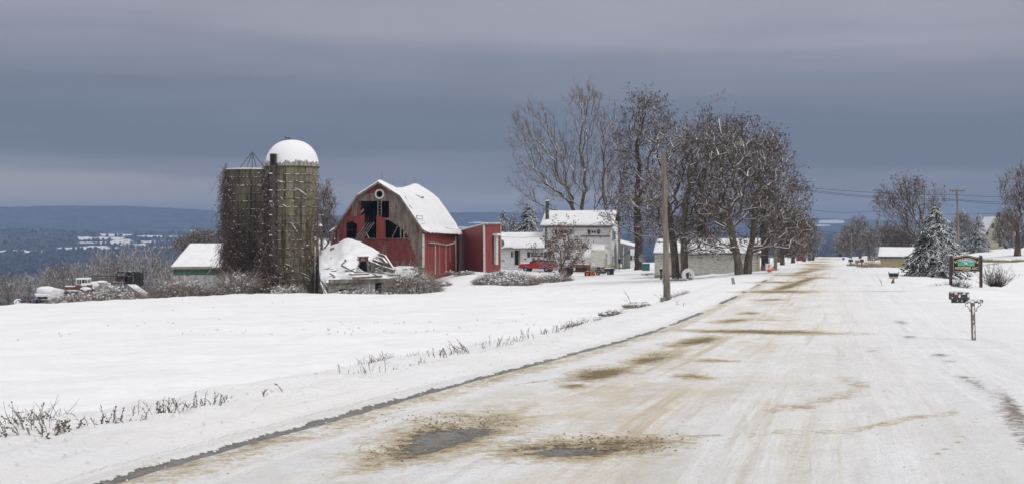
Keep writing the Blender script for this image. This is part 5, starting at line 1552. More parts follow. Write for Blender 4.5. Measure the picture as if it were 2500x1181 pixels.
    slab(e0, e1, r1, r0, .32, 50, 14, 12, .06, ragged=.15).build('roof_snow', MATS['roof_snow'], wg, smooth=True)
    def part(name, x0, y0, x1, y1, mat, th=.05, o=.02, par=None):
        mb = MB(); WW.box(mb, *q(x0, y0), *q(x1, y1), th, o); return mb.build(name, MATS[mat], par or root)
    df = part('door_frame', 340, 672, 416, 852, 'white_trim', .05); part('open_doorway', 349, 682, 392, 845, 'dark_inside', .04, .035, df); part('door_leaf', 392, 682, 408, 845, 'old_wood', .06, .03, df)
    WW.window(*q(528, 706), *q(672, 760), root, 4, 2, .06, .02)
    part('shutter', 489, 703, 520, 762, 'shutter'); part('shutter', 676, 703, 704, 762, 'shutter')
    WW.window(*q(305, 695), *q(333, 765), root, 1, 1, .05, .02)
    part('wall_crack', 202, 794, 236, 802, 'black_paint', .03); part('wall_crack', 450, 778, 478, 786, 'black_paint', .03); part('wall_crack', 655, 735, 690, 760, 'old_wood', .03)
    part('porch_lamp', 334, 715, 345, 730, 'yellow_plastic', .15, .05)
    part('gutter_snow', 235, 650, 340, 660, 'old_wood', .12, .45)
    for i in range(3): part('doorstep', 300 - i * 8, 858 + i * 17, 416, 870 + i * 17, 'roof_snow', .35, .02 + i * .35)
    # television dish behind the wing roof
    # porch on the right
    PW = Wall(1510, 190, 1554, 191.5)
    mb = MB(); a, b = PW.at(1511, 606), PW.at(1553, 606); zt = S(0, 604, 191).z; a.z = b.z = z0; d = Vector((1.2, 5, 0)); p = [a + d * .45, b + d * .45, b + d, a + d]; mb.hexa(p + [Vector((v.x, v.y, zt)) for v in p]); pw = mb.build('porch_wall', MATS['white_siding'], root)
    e0, e1 = PW.at(1508, 592, .4), PW.at(1556, 604.5, .4); up = Vector((0, 3.6, .35))
    mb = MB(); mb.hexa([e0 + dn, e1 + dn, e1 + up + dn, e0 + up + dn, e0, e1, e1 + up, e0 + up]); pr = mb.build('porch_roof', MATS['old_wood'], root)
    slab(e0, e1, e1 + up, e0 + up, .22, 24, 8, 14, .03).build('porch_roof_snow', MATS['roof_snow'], pr, smooth=True)
    for px in (1512, 1522, 1536, 1551): mb = MB(); mb.bar(PW.at(px, 600 + (px - 1512) * .15), PW.at(px, 657), .13); mb.build('porch_post', MATS['white_trim'], root)
    mb = MB(); mb.bar(PW.at(1516, 628, .05), PW.at(1541, 610, .05), .3, .08); mb.build('green_awning', MATS['sign_green_edge'], root)
    mb = MB(); PW.box(mb, 1512, 652, 1540, 660, .8, .0); mb.build('porch_deck', MATS['old_wood'], root)
    PB = Wall(1538, 189, 1554, 189.5); mb = MB(); a, b = PB.at(1539, 608), PB.at(1553.5, 608); zt = a.z; a.z = b.z = z0; d = Vector((.2, 3, 0)); p = [a, b, b + d, a + d]; mb.hexa(p + [Vector((v.x, v.y, zt)) for v in p]); mb.build('rear_wing', MATS['white_siding'], root)
    PB.window(*q(1653, 742), *q(1678, 792), root, 2, 2, .06, .02)
    mb = MB(); PB.box(mb, *q(1630, 742), *q(1647, 795), .05, .02); mb.build('shutter', MATS['shutter'], root)
farmhouse()
def dish(px, py, r, Y, label, up=0):
    c = S(px, py, Y); root = thing('satellite_dish', c, label, 'dish'); mb = MB(); prof = [(.01, 0)] + [(r * t, -.35 * r * t * t) for t in (.3, .6, .85, 1)] + [(r * 1.0, -.35 * r - .03)]
    mb.lathe(prof, axis='Y', n=20); mb.build('reflector', MATS['grey_metal'], root, world=False, smooth=True)
    mb = MB(); mb.tube([(0, .05, 0), (0, .15, -r * 1.6)], .03, 6); mb.tube([(0, 0, -r * .6), (.05, -r * .8, 0)], .015, 5); mb.build('arm', MATS['grey_metal'], root, world=False)
dish(1221.5, 594, .55, 186, 'grey satellite dish on the wing roof beside the red annex')
dish(1568, 629, .45, 160, 'grey satellite dish right of the dark tree trunk')

# ================================================================== weathered garage beside the road trees
def garage():
    root = thing('garage', G(1720, 136), 'long white garage with peeling clapboards behind the road trees', 'garage')
    W = Wall(1598, 136, 1853, 134); q = lambda x, y: (1500 + x / 4.464, 500 + y / 4.464); z0 = -7
    a, b = W.at(1598, 618), W.at(1853, 618); zt = (a.z + b.z) / 2; d = Vector((.9, 6.4, 0))
    a.z = b.z = z0; mb = MB(); p = [a, b, b + d, a + d]; mb.hexa(p + [Vector((v.x, v.y, zt)) for v in p]); mb.build('wall', MATS['garage_siding'], root)
    mb = MB(); mb.bar(W.at(1852.6, 618, .0), W.at(1853.4, 674, .0), .16, .2); mb.build('corner_board', MATS['tan_siding'], root)
    mb = MB(); W.box(mb, 1598, 671.5, 1853, 679, .09, .002); mb.build('foundation', MATS['foundation'], root)
    up = Vector((0, 0, .02)); e0 = Vector((a.x - .15, a.y - .3, zt)); e1 = Vector((b.x + .15, b.y - .3, zt)); r0 = S(1603, 585, 139.6); r1 = S(1857, 584, 137.6)
    f0, f1 = e0 + d * 1.1, e1 + d * 1.1
    mb = MB(); dn = Vector((0, 0, -.1)); mb.add([e0, e1, r1, r0, f0, f1] + [v + dn for v in (e0, e1, r1, r0, f0, f1)], [(0, 1, 2, 3), (3, 2, 5, 4), (7, 6, 9, 8), (8, 9, 10, 11), (0, 6, 7, 1), (1, 7, 8, 2), (2, 8, 11, 5), (3, 9, 6, 0), (4, 10, 9, 3), (5, 11, 10, 4)])
    rf = mb.build('roof', MATS['old_wood'], root); slab(e0 + up, e1 + up, r1 + up, r0 + up, .2, 60, 14, 19, .04, ragged=.08).build('roof_snow', MATS['roof_snow'], rf, smooth=True)
    mb = MB(); mb.add([Vector((b.x, b.y, zt)), Vector((b.x + d.x, b.y + d.y, zt)), r1 + Vector((-.1, 0, 0)), Vector((b.x - .1, b.y, zt)), Vector((b.x + d.x - .1, b.y + d.y, zt)), r1 + Vector((-.2, 0, 0))], [(0, 1, 2), (5, 4, 3), (0, 3, 4, 1), (1, 4, 5, 2), (2, 5, 3, 0)]); mb.build('gable', MATS['garage_siding'], root)
garage()
def simple_house(name, label, cat, x0, Y0, x1, Y1, eave, ridge, rx0, rx1, depth, mat, base=None, win=(), trim='shutter'):
    root = thing(name, G((x0 + x1) / 2, Y0), label, cat)
    W = Wall(x0, Y0, x1, Y1); a, b = W.at(x0, eave), W.at(x1, eave); zt = (a.z + b.z) / 2; z0 = GZ(a.x, a.y) - 1.5; n = -W.n; d = Vector((n.x, n.y, 0)) * depth
    a.z = b.z = z0; p = [a, b, b + d, a + d]; mb = MB(); mb.hexa(p + [Vector((v.x, v.y, zt)) for v in p]); mb.build('wall', MATS[mat], root)
    e0 = Vector((a.x, a.y, zt)) - d.normalized() * .3; e1 = Vector((b.x, b.y, zt)) - d.normalized() * .3; ex = (e1 - e0).normalized() * .25; e0 -= ex; e1 += ex
    rz = S(0, ridge, Y0 + depth / 2).z; r0 = e0 + d * .5; r1 = e1 + d * .5; r0.z = r1.z = rz
    if rx0: r0.x = (rx0 - 1250) / F * r0.y
    if rx1: r1.x = (rx1 - 1250) / F * r1.y
    f0, f1 = e0 + d * 1.1, e1 + d * 1.1; dn = Vector((0, 0, -.16))
    mb = MB(); mb.add([e0, e1, r1, r0, f0, f1] + [v + dn for v in (e0, e1, r1, r0, f0, f1)], [(0, 1, 2, 3), (3, 2, 5, 4), (7, 6, 9, 8), (8, 9, 10, 11), (0, 6, 7, 1), (1, 7, 8, 2), (2, 8, 11, 5), (3, 9, 6, 0), (4, 10, 9, 3), (5, 11, 10, 4)])
    rf = mb.build('roof', MATS[trim], root); u = Vector((0, 0, .02)); slab(e0 + u, e1 + u, r1 + u, r0 + u, .18, 24, 10, int(x0), .03).build('roof_snow', MATS['roof_snow'], rf, smooth=True)
    for side, aa in ((0, a), (1, b)):
        m_ = Vector((aa.x, aa.y, zt)); mb = MB(); s_ = (b - a).normalized() * (-.1 if side else .1); s_.z = 0; top = m_ + d * .5; top.z = rz - .1
        g = [m_, m_ + d, top]; mb.add([v for v in g] + [v + s_ for v in g], [(0, 1, 2), (5, 4, 3), (0, 3, 4, 1), (1, 4, 5, 2), (2, 5, 3, 0)]); mb.build('gable', MATS[mat], root)
    for w in win: W.window(*w, root, 1, 2, .06, .02)
    return root, W
simple_house('tan_garage', 'tan garage with snowy roof left of the big snowy spruce', 'garage', 2149.5, 162, 2262, 160.3, 626.5, 604, 2147, None, 7, 'tan_siding')

# yellow house behind the right-hand spruce: its gable faces us
def yellow_house():
    root = thing('yellow_house', G(2425, 246), 'pale yellow two-storey gabled house far behind the right-hand spruce', 'house')
    W = Wall(2404, 248, 2449, 244); z0 = -5; a, b = W.at(2404, 569), W.at(2449, 569); zt = a.z; d = Vector((1.4, 9, 0))
    a.z = b.z = z0; mb = MB(); p = [a, b, b + d, a + d]; mb.hexa(p + [Vector((v.x, v.y, zt)) for v in p]); mb.build('wall', MATS['yellow_siding'], root)
    ap = W.at(2426, 532); A, B = Vector((a.x, a.y, zt)), Vector((b.x, b.y, zt)); bk = Vector((0, .12, 0))
    mb = MB(); mb.add([A, B, ap, A + bk, B + bk, ap + bk], [(0, 1, 2), (5, 4, 3), (0, 3, 4, 1), (1, 4, 5, 2), (2, 5, 3, 0)]); mb.build('gable', MATS['yellow_siding'], root)
    f = Vector((.15, -.35, 0)); up = Vector((0, 0, .22))
    for (e, s_) in ((A + Vector((-.35, 0, -.3)), -1), (B + Vector((.35, 0, -.3)), 1)):
        mb = MB(); q4 = [e + f, ap + f, ap + d, e + d]; mb.hexa([v + Vector((0, 0, -.05)) for v in q4] + [v + up for v in q4]); mb.build('roof_slope', MATS['roof_snow'], root)
    for w in ((2420, 545, 2427, 558), (2434, 566, 2443, 579), (2438, 587, 2447, 602), (2408, 566, 2415, 578), (2410, 588, 2418, 602)): W.window(*w, root, 1, 2, .06, .02)
    c = S(2429, 528, 250); mb = MB(); mb.box((c.x + .6, c.y, c.z - .2), (.6, .6, 1.7)); mb.build('chimney', MATS['brick'], root)
yellow_house()
# red shed far along the road with a dark board beside it
def far_shed():
    root = thing('red_shed', G(1962, 300), 'small bright red shed far down the left side of the road', 'shed')
    W = Wall(1944, 300, 1968, 297); mb = MB(); a, b = W.at(1944, 624), W.at(1968, 624); zt = a.z; a.z = b.z = -9; d = Vector((1, 5, 0)); p = [a, b, b + d, a + d]; mb.hexa(p + [Vector((v.x, v.y, zt)) for v in p]); mb.build('wall', MATS['barn_far_red'], root)
    mb = MB(); p = [v + Vector((0, 0, zt - v.z + .003)) for v in p]; mb.hexa(p + [v + Vector((0, 0, .5)) for v in p]); mb.build('roof', MATS['roof_snow'], root)
    W2 = Wall(1969.2, 297, 1980, 301); mb = MB(); W2.box(mb, 1969.5, 620, 1980, 641, .1); mb.build('dark_lean_to', MATS['black_paint'], root)
    mb = MB(); W2.box(mb, 1967.6, 612, 1969.2, 640, .25); mb.build('white_post', MATS['white_trim'], root)
far_shed()

# ================================================================== poles and wires
def pole(px, base_py, top_py, Y, r, label, lean=0, xarm=None, extra=None, grp=None):
    b = S(px, base_py, Y); t = S(px + lean, top_py, Y)
    root = thing('utility_pole', b, label, 'utility pole', grp)
    mb = MB(); n = 9; pts = [(0, 0, -.5)]; rr = [r]
    for i in range(n + 1): u = i / n; pts.append(((t.x - b.x) * u + .02 * math.sin(i * 2.1), 0, (t.z - b.z) * u)); rr.append(r * (1 - .3 * u))
    mb.tube(pts, rr, 14); mb.build('pole', MATS['pole_wood'], root, world=False, smooth=True)
    H = t.z - b.z; dx = t.x - b.x
    if xarm:
        z = H - .25; w = xarm
        mb = MB(); mb.bar((dx - w, -.15, z), (dx + w, -.15, z + .02), .12, .16); ca = mb.build('crossarm', MATS['weathered_beam'], root, world=False)
        for s_ in (-1, 1):
            mb = MB(); mb.bar((dx, -.16, z - .9), (dx + s_ * .75, -.16, z), .04); mb.build('brace', MATS['grey_metal'], root, world=False)
        for x in (-w + .1, -w * .5, w - .1): mb = MB(); mb.lathe([(.0, 0), (.05, .02), (.06, .1), (.03, .2), (0, .22)], (dx + x, -.15, z + .1), n=8); mb.build('insulator', MATS['grey_metal'], ca, world=False)
    return root, H, dx
rt, H, dx = pole(1629, 741, 373, 65, .155, 'bare weathered grey wooden pole standing on the road bank', lean=-9)
mb = MB(); mb.tube([(-.17, -.12, 0), (-.17, -.12, .9), (-.2, -.1, .95), (-.2, -.1, 1.5)], .03, 6); mb.build('conduit', MATS['grey_metal'], rt, world=False)
o = MB(); c = S(1618.5, 743, 64.6); o.box((c.x, c.y, c.z + .16), (.22, .2, .36)); tag(o.build('utility_box', MATS['box_green'], bevel=.015), 'small pale green utility box at the foot of the bare pole', 'utility box')
rt, H, dx = pole(1893, 667, 455, 142, .19, 'wooden pole behind the snowy road trees near the orange cone')
rt, H, dx = pole(1512, 666, 488, 182, .16, 'pole with a black transformer at the farmhouse corner', lean=-1)
mb = MB(); mb.lathe([(0, 0), (.2, 0), (.2, .6), (0, .62)], (-.32, -.2, H - 2.8), n=12); mb.build('transformer', MATS['black_paint'], rt, world=False)
mb = MB(); mb.box((-.36, -.2, H - 2.1), (.6, .3, .10)); mb.box((.1, -.2, H - 2.5), (.12, .2, .7)); mb.build('cut_outs', MATS['black_paint'], rt, world=False)
mb = MB(); mb.lathe([(0, 0), (.2, 0), (.18, .5), (0, .55)], (0, -.25, 1.4), n=10); mb.build('meter', MATS['navy_paint'], rt, world=False)
rt, H, dx = pole(2341, 612, 462, 190, .16, 'tall utility pole with crossarm rising behind the snowy spruce', lean=-5, xarm=1.05)
TP_ = S(2336, 462, 190)
rt, H, dx = pole(2078.5, 632, 566, 345, .16, 'distant thin pole on the right side of the road')
rt, H, dx = pole(1972, 640, 604, 320, .1, 'thin pole beside the small red shed')
def wire(label, pts, sag=.6, r=.022, name='power_line', grp='power lines'):
    mb = MB(); P = []
    for a, b in zip(pts, pts[1:]):
        n = 18
        for i in range(n + 1):
            if P and i == 0: continue
            u = i / n; p = a * (1 - u) + b * u; P.append(p + Vector((0, 0, -sag * 4 * u * (1 - u))))
    mb.tube(P, r, 5); tag(mb.build(name, MATS['cable']), label, 'cable', grp)
wire('highest power line crossing from the road trees to the crossarm', [S(1915, 452, 200), S(2322, 475, 190), S(2620, 476, 190)], .35)
wire('middle power line crossing behind the bare tree', [S(1915, 456, 201), S(2336, 487, 190.3), S(2620, 486, 190)], .45)
wire('lowest of the three power lines at the crossarm pole', [S(1915, 458.5, 200), S(2341, 490, 189.8), S(2620, 491, 190)], .5)
wire('thin far cable crossing above the road gap', [S(1960, 510, 300), S(2130, 516, 300), S(2480, 519, 300)], .5, .03)
wire('lowest distant cable across the end of the road', [S(1985, 562, 330), S(2110, 564, 330)], .5, .03)
wire('service cable from barn mast past the annex to the farmhouse', [S(1044, 541, 155), S(1112, 560, 160), S(1222, 578, 176), S(1335, 576, 186)], .15, .02)
wire('service cable running down across the farmhouse roof', [S(1507, 522, 183), S(1440, 550, 186)], .1, .02)

# ================================================================== vehicles and yard things
def wheel(parent, c, r, w, rim='rim_grey', name='wheel', tread=False):
    """wheel in local coordinates, axle along y"""
    mb = MB(); mb.lathe([(r * .55, -w / 2), (r * .92, -w / 2), (r, -w * .32), (r, w * .32), (r * .92, w / 2), (r * .55, w / 2), (r * .55, -w / 2)], c, 'Y', 24)
    if tread:
        for k in range(18):
            a = 2 * PI * k / 18; mb.box((c[0] + (r + .015) * math.cos(a), c[1], c[2] + (r + .015) * math.sin(a)), (.07, w * .95, .06), ry=-a)
    o = mb.build(name, MATS['rubber'], parent, world=False, smooth=not tread)
    mb = MB(); mb.lathe([(0.01, -w * .3), (r * .2, -w * .34), (r * .5, -w * .22), (r * .56, -w * .4), (r * .56, w * .4), (r * .5, w * .22), (r * .2, w * .34), (.01, w * .3)], c, 'Y', 18)
    mb.build('rim', MATS[rim], o, world=False, smooth=True)
    return o
def pickup():
    g = G(1314, 182); root = thing('pickup_truck', (g.x, g.y, g.z + .02), 'red pickup truck with snow-dusted roof parked before the farmhouse wing', 'pickup truck', rz=R(158))
    L, W = 4.75, 1.72; w = W / 2
    body = [(2.35, .48), (2.38, .75), (2.34, .98), (1.2, 1.06), (.95, 1.06), (-2.35, 1.06), (-2.38, .5), (-1.95, .45)]
    # side profile with wheel arches
    def arch(cx, r=.44): return [(cx + r * math.cos(a), .36 + r * math.sin(a)) for a in np.linspace(PI * .97, PI * .03, 9)]
    prof = [(-2.38, .5), (-1.95, .42)] + arch(-1.42) + [(.9, .42)] + arch(1.45) + [(2.3, .45), (2.38, .6), (2.36, .95), (2.1, 1.02), (.85, 1.08), (-2.38, 1.08)]
    mb = MB(); mb.extrude(prof, -w, w); mb.build('body', MATS['red_paint'], root, world=False, bevel=.03)
    mb = MB(); t = [(.98, 1.07), (.42, 1.62), (-.62, 1.66), (-.78, 1.07)]; n = 4; wi = w - .16
    vs = [(x, -w + .03 if z < 1.2 else -wi, z) for x, z in t] + [(x, w - .03 if z < 1.2 else wi, z) for x, z in t]
    mb.add(vs, [(0, 1, 2, 3), (7, 6, 5, 4), (0, 4, 5, 1), (1, 5, 6, 2), (2, 6, 7, 3)]); cab = mb.build('cab', MATS['red_paint'], root, world=False, bevel=.03)
    for sg in (-1, 1):
        mb = MB(); f = lambda x, z: (x, sg * ((w - .03) + (wi - w + .03) * (z - 1.07) / .59 + .012), z)
        mb.add([f(.82, 1.12), f(.40, 1.54), f(.05, 1.56), f(.05, 1.12)] + [Vector(f(*p)) + Vector((0, sg * .012, 0)) for p in ((.82, 1.12), (.40, 1.54), (.05, 1.56), (.05, 1.12))], [(0, 1, 2, 3), (4, 7, 6, 5), (0, 4, 5, 1), (1, 5, 6, 2), (2, 6, 7, 3), (3, 7, 4, 0)])
        mb.build('side_window', MATS['glass'], cab, world=False)
        mb = MB(); mb.box((.75, sg * (w + .09), 1.16), (.1, .16, .18)); mb.build('door_mirror', MATS['black_paint'], root, world=False)
        mb = MB(); mb.box((2.36, sg * .62, .82), (.06, .36, .16)); mb.build('headlight', MATS['rim_grey'], root, world=False)
        mb = MB(); mb.box((-2.38, sg * .74, .85), (.05, .16, .3)); mb.build('tail_light', MATS['barn_far_red'], root, world=False)
        mb = MB(); mb.box((0, sg * (w + .005), .95), (.16, .03, .03)); mb.build('door_handle', MATS['black_paint'], root, world=False)
    mb = MB(); mb.add([(.93, -w + .16, 1.12), (.93, w - .16, 1.12), (.45, wi - .06, 1.57), (.45, -wi + .06, 1.57)], [(0, 1, 2, 3)]); mb.v = [(x + .035, y, z + .02) for x, y, z in mb.v]; mb.build('windscreen', MATS['glass'], cab, world=False)
    mb = MB(); t = [(-.8, 1.08), (-.74, 1.56), (-2.2, 1.5), (-2.34, 1.08)]; mb.add([(x, -w + .06 if z < 1.2 else -w + .2, z) for x, z in t] + [(x, w - .06 if z < 1.2 else w - .2, z) for x, z in t], [(0, 1, 2, 3), (7, 6, 5, 4), (0, 4, 5, 1), (1, 5, 6, 2), (2, 6, 7, 3)]); mb.build('bed_cap', MATS['navy_paint'], root, world=False, bevel=.03)
    mb = MB(); mb.box((-2.39, 0, .72), (.05, 1.4, .42)); mb.build('tailgate', MATS['red_paint'], root, world=False)
    mb = MB(); mb.box((-2.45, 0, .48), (.14, W, .14)); mb.build('rear_bumper', MATS['rim_grey'], root, world=False)
    mb = MB(); mb.box((2.42, 0, .52), (.12, W, .16)); mb.build('front_bumper', MATS['black_paint'], root, world=False)
    for (a, b, z, t_, ww) in ((-.6, .4, 1.68, .07, 1.3), (-2.15, -.85, 1.55, .08, 1.2), (-2.1, -.82, 1.28, .05, 1.64), (1.1, 2.2, 1.06, .05, 1.4)):
        mb = MB(); mb.box(((a + b) / 2, 0, z), (b - a, ww, t_)); mb.build('snow_patch', MATS['roof_snow'], root, world=False, bevel=.03)
    for x in (-1.42, 1.45):
        for s_ in (-1, 1): wheel(root, (x, s_ * (w - .12), .36), .36, .22)
pickup()

def vintage_tractor():
    g = G(1400, 157); root = thing('tractor', (g.x, g.y, g.z), 'rusty red vintage tractor with snow on its hood under the small tree', 'tractor', rz=R(-14))
    # front points to the right (towards +x)
    B = lambda nm, c, d, m, **k: MB().box(c, d, **k).build(nm, MATS[m], root, world=False, bevel=.02)
    B('hood', (.75, 0, 1.22), (1.9, .5, .32), 'tractor_rust'); B('hood_snow', (.75, 0, 1.43), (1.85, .5, .12), 'roof_snow'); B('radiator', (1.75, 0, .95), (.22, .56, .82), 'tractor_rust'); B('engine', (.9, 0, .85), (1.3, .34, .42), 'rust_steel')
    B('frame', (.5, 0, .62), (2.7, .30, .16), 'tractor_rust'); B('transmission', (-.6, 0, .75), (1.0, .42, .5), 'rust_steel'); B('front_axle', (1.7, 0, .45), (.14, 1.2, .12), 'tractor_rust'); B('seat', (-.95, 0, 1.3), (.4, .4, .08), 'black_paint'); B('seat_snow', (-.95, 0, 1.38), (.36, .36, .1), 'roof_snow')
    mb = MB(); mb.tube([(-.25, 0, 1.1), (-.55, 0, 1.5)], .025, 6); ring(mb, .2, 1.5, .03, 16, (-.55, 0)); mb.build('steering_wheel', MATS['black_paint'], root, world=False)
    for s_ in (-1, 1):
        wheel(root, (-.85, s_ * .78, .68), .68, .32, 'tractor_rust', 'rear_wheel', True); wheel(root, (1.72, s_ * .6, .34), .34, .16, 'orange_plastic', 'front_wheel')
        mb = MB(); mb.lathe([(.75, -.16), (.75, .16), (.72, .16), (.72, -.16)], (-.85, s_ * .78, .68), 'Y', 22); mb.v = [v for v in mb.v]; 
    mb = MB(); mb.tube([(.4, .12, 1.38), (.4, .12, 1.95)], .035, 8); mb.build('exhaust', MATS['rust_steel'], root, world=False)
    B('front_blade', (2.35, -.1, .35), (.1, 1.2, .5), 'barn_far_red', ry=R(-18))
vintage_tractor()

def lawn_tractor():
    g = G(1472, 157.5); root = thing('lawn_tractor', (g.x, g.y, g.z), 'small dark lawn tractor with snowy bonnet before the camper', 'lawn tractor', rz=R(-4))
    B = lambda nm, c, d, m, **k: MB().box(c, d, **k).build(nm, MATS[m], root, world=False, bevel=.03)
    B('bonnet', (.55, 0, .62), (.75, .5, .3), 'navy_paint'); B('bonnet_snow', (.5, 0, .8), (.7, .48, .07), 'roof_snow'); B('footplate', (-.05, 0, .38), (1.5, .75, .1), 'black_paint'); B('rear_fender', (-.55, 0, .6), (.65, .85, .2), 'navy_paint'); B('seat', (-.5, 0, .82), (.4, .42, .25), 'black_paint')
    B('cover_tarp', (.0, 0, .88), (.4, .3, .14), 'tractor_rust'); B('mower_deck', (0, 0, .24), (.7, 1.0, .14), 'grey_metal')
    mb = MB(); mb.tube([(.2, 0, .6), (.05, 0, .95)], .02, 6); ring(mb, .14, .95, .025, 14, (.05, 0)); mb.build('steering_wheel', MATS['black_paint'], root, world=False)
    for x, r in ((-.55, .26), (.65, .2)):
        for s_ in (-1, 1): wheel(root, (x, s_ * .4, r), r, .17)
    root = thing('pull_behind_bin', G(1493, 158), 'dark navy bin standing at the right end of the lawn tractor', 'bin')
    mb = MB(); mb.box((0, 0, .4), (.5, .5, .75), ry=.03); mb.build('tub', MATS['navy_paint'], root, world=False, bevel=.04)
    mb = MB(); mb.box((0, 0, .80), (.5, .5, .07)); mb.build('snow_cap', MATS['roof_snow'], root, world=False, bevel=.03)
    root = thing('hand_cart', G(1446, 156.5), 'bright yellow hand cart with bent handle left of the lawn tractor', 'hand cart')
    mb = MB(); mb.box((-.12, 0, .22), (.18, .35, .4)); mb.box((.14, 0, .22), (.18, .35, .4)); mb.build('box', MATS['yellow_plastic'], root, world=False, bevel=.02)
    mb = MB(); mb.tube([(.14, 0, .4), (.25, 0, .8), (-.1, 0, 1.0)], .03, 6); mb.build('handle', MATS['yellow_plastic'], root, world=False)
    root = thing('yard_lamp', G(1448, 161), 'small lamp with white shade standing before the beige camper body', 'lamp')
    mb = MB(); mb.tube([(0, 0, 0), (0, 0, 1.15)], .04, 6); mb.build('post', MATS['grey_metal'], root, world=False)
    mb = MB(); mb.lathe([(.02, 1.42), (.12, 1.36), (.2, 1.2), (.24, 1.1)], n=12); mb.build('shade', MATS['white_paint'], root, world=False, smooth=True)
lawn_tractor()

def camper():
    A, Bp, C = (1426.5, 170), (1475.5, 167), (1500, 177.5)
    W1, W2 = Wall(*A, *Bp), Wall(*Bp, *C); root = thing('camper', G(1460, 168), 'cream slide-in camper with thick snow on its sloping nose', 'camper')
    nrm = (W1.n + W2.n).normalized()
    def vol(W, x0, x1, y0, y1, mat, nm, d, o=0, par=root):
        mb = MB(); p = [W.at(x0, y1, o), W.at(x1, y1, o)]; zt = S(0, y0, W.a.y).z; zb = S(0, y1, W.a.y).z
        for v in p: v.z = zb
        q4 = [p[0], p[1], p[1] + d, p[0] + d]; mb.hexa(q4 + [Vector((v.x, v.y, zt)) for v in q4]); return mb.build(nm, MATS[mat], par, bevel=.03)
    d = Vector((W2.b.x - W2.a.x, W2.b.y - W2.a.y, 0)) * .985
    vol(W1, 1431, 1474, 645, 667, 'camper_beige', 'lower_body', d, -.25); up = vol(W1, 1426.5, 1475.5, 629, 644.8, 'camper_white', 'overcab_body', d * .3)
    vol(W2, 1475.8, 1499, 610, 652, 'camper_white', 'side_body', Vector((-1.6, .6, 0)), 0)
    mb = MB(); a, b = W1.at(1426.5, 629, .02), W1.at(1475.5, 629, .02); c1 = S(1475.5, 601, 170.5); d1 = S(1428, 601, 172.5)
    a1, b1_ = W1.at(1426.5, 629), W1.at(1475.5, 629); bk = d * .75
    mb.add([a, b, c1, d1, a + bk, b + bk, c1 + bk * .9, d1 + bk * .9], [(0, 1, 2, 3), (1, 5, 6, 2), (0, 3, 7, 4), (3, 2, 6, 7), (4, 7, 6, 5)]); nose = mb.build('nose', MATS['camper_white'], root)
    slab(a, b, c1, d1, .16, 18, 12, 5, .03).build('nose_snow', MATS['roof_snow'], nose, smooth=True)
    slab(c1 + Vector((-.1, 0, 0)), c1 + bk * .9 + Vector((.2, 0, -.4)), d1 + bk * .9, d1, .3, 14, 8, 7, .1).build('roof_snow', MATS['roof_snow'], nose, smooth=True)
    W2.window(1477, 618, 1481, 631, root, 1, 1, .06, .03); W2.window(1494.5, 624.5, 1498, 644, root, 1, 2, .05, .03)
    for px in (1442, 1458): mb = MB(); c = W1.at(px, 641, .03); mb.box(c, (.08, .05, .06)); mb.build('marker_light', MATS['black_paint'], root)
    mb = MB(); W2.box(mb, 1485, 648, 1500, 656, .1, .02); mb.build('side_step', MATS['old_wood'], root)
camper()

def big_tyre():
    Y = 122.5; root = thing('big_tyre', G(1680, Y, .0), 'huge tractor tyre crusted white with snow leaning on the twin trunk', 'tyre')
    r = 13 / F * Y * 1.02; mb = MB(); n = 34; cz = r * .95
    mb.lathe([(r * .55, -.16), (r * .9, -.2), (r, -.12), (r, .12), (r * .9, .2), (r * .55, .16), (r * .55, -.16)], (0, 0, cz), 'Y', n); mb.build('casing', MATS['rubber'], root, world=False, smooth=True)
    mb = MB()
    for k in range(30):
        a = -.5 + 4.3 * k / 29; rr = r * (.80); mb.blob((rr * math.cos(a), -.19, cz + rr * math.sin(a)), (.13, .06, .13), k, 7, 5, .2)
        mb.blob((r * .98 * math.cos(a), 0, cz + r * .98 * math.sin(a)), (.11, .2, .11), k, 7, 5, .2)
    mb.build('snow_crust', MATS['roof_snow'], root, world=False, smooth=True)
big_tyre()
root = thing('hand_pump', G(1614, 131), 'small dark red hand pump near the left garage corner', 'pump')
MB().lathe([(.13, 0), (.13, .1), (.08, .15), (.08, .7), (.14, .75), (.14, .95), (.05, 1.05), (0, 1.08)], n=10).build('body', MATS['brown_paint'], root, world=False, smooth=True)
MB().tube([(0, 0, .95), (.3, 0, 1.1)], .025, 6).build('handle', MATS['black_paint'], root, world=False)
MB().blob((0, 0, 1.1), (.13, .13, .07), 2).build('snow_cap', MATS['roof_snow'], root, world=False, smooth=True)
g = G(1577, 165); root = thing('oil_tank', g, 'teal metal tank with snowy top beside the dark trunk', 'tank')
MB().box((0, 0, .55), (.86, .6, .85)).build('tank', MATS['teal_paint'], root, world=False, bevel=.05)
MB().box((0, 0, 1.02), (.9, .64, .1)).build('snow_cap', MATS['roof_snow'], root, world=False, bevel=.04)
g = GP(1792, 693); root = thing('marker_post', g, 'short leaning pale grey marker post on the roadside', 'post')
MB().bar((0, 0, -.1), (-.1, 0, .42), .20, .10).build('post', MATS['grey_panel'], root, world=False, bevel=.02)
MB().box((-.1, 0, .44), (.22, .12, .05), ry=-.2).build('snow_cap', MATS['roof_snow'], root, world=False, bevel=.02)
g = G(1880, 129); root = thing('traffic_cone', g, 'orange traffic cone half buried by the road trees', 'traffic cone')
mb = MB(); mb.lathe([(.22, 0), (.22, .05), (.17, .05), (.05, .7), (0, .7)], n=16); mb.v = [(x + z * -.12, y, z) for x, y, z in mb.v]; mb.build('cone', MATS['orange_plastic'], root, world=False, smooth=True)
MB().lathe([(.128, .3), (.098, .46)], (-.045, 0, 0), n=16).build('white_band', MATS['white_paint'], root, world=False, smooth=True)
g = G(1874.5, 131); root = thing('post_box_stand', g, 'snow-plastered white and orange stand left of the traffic cone', 'stand')
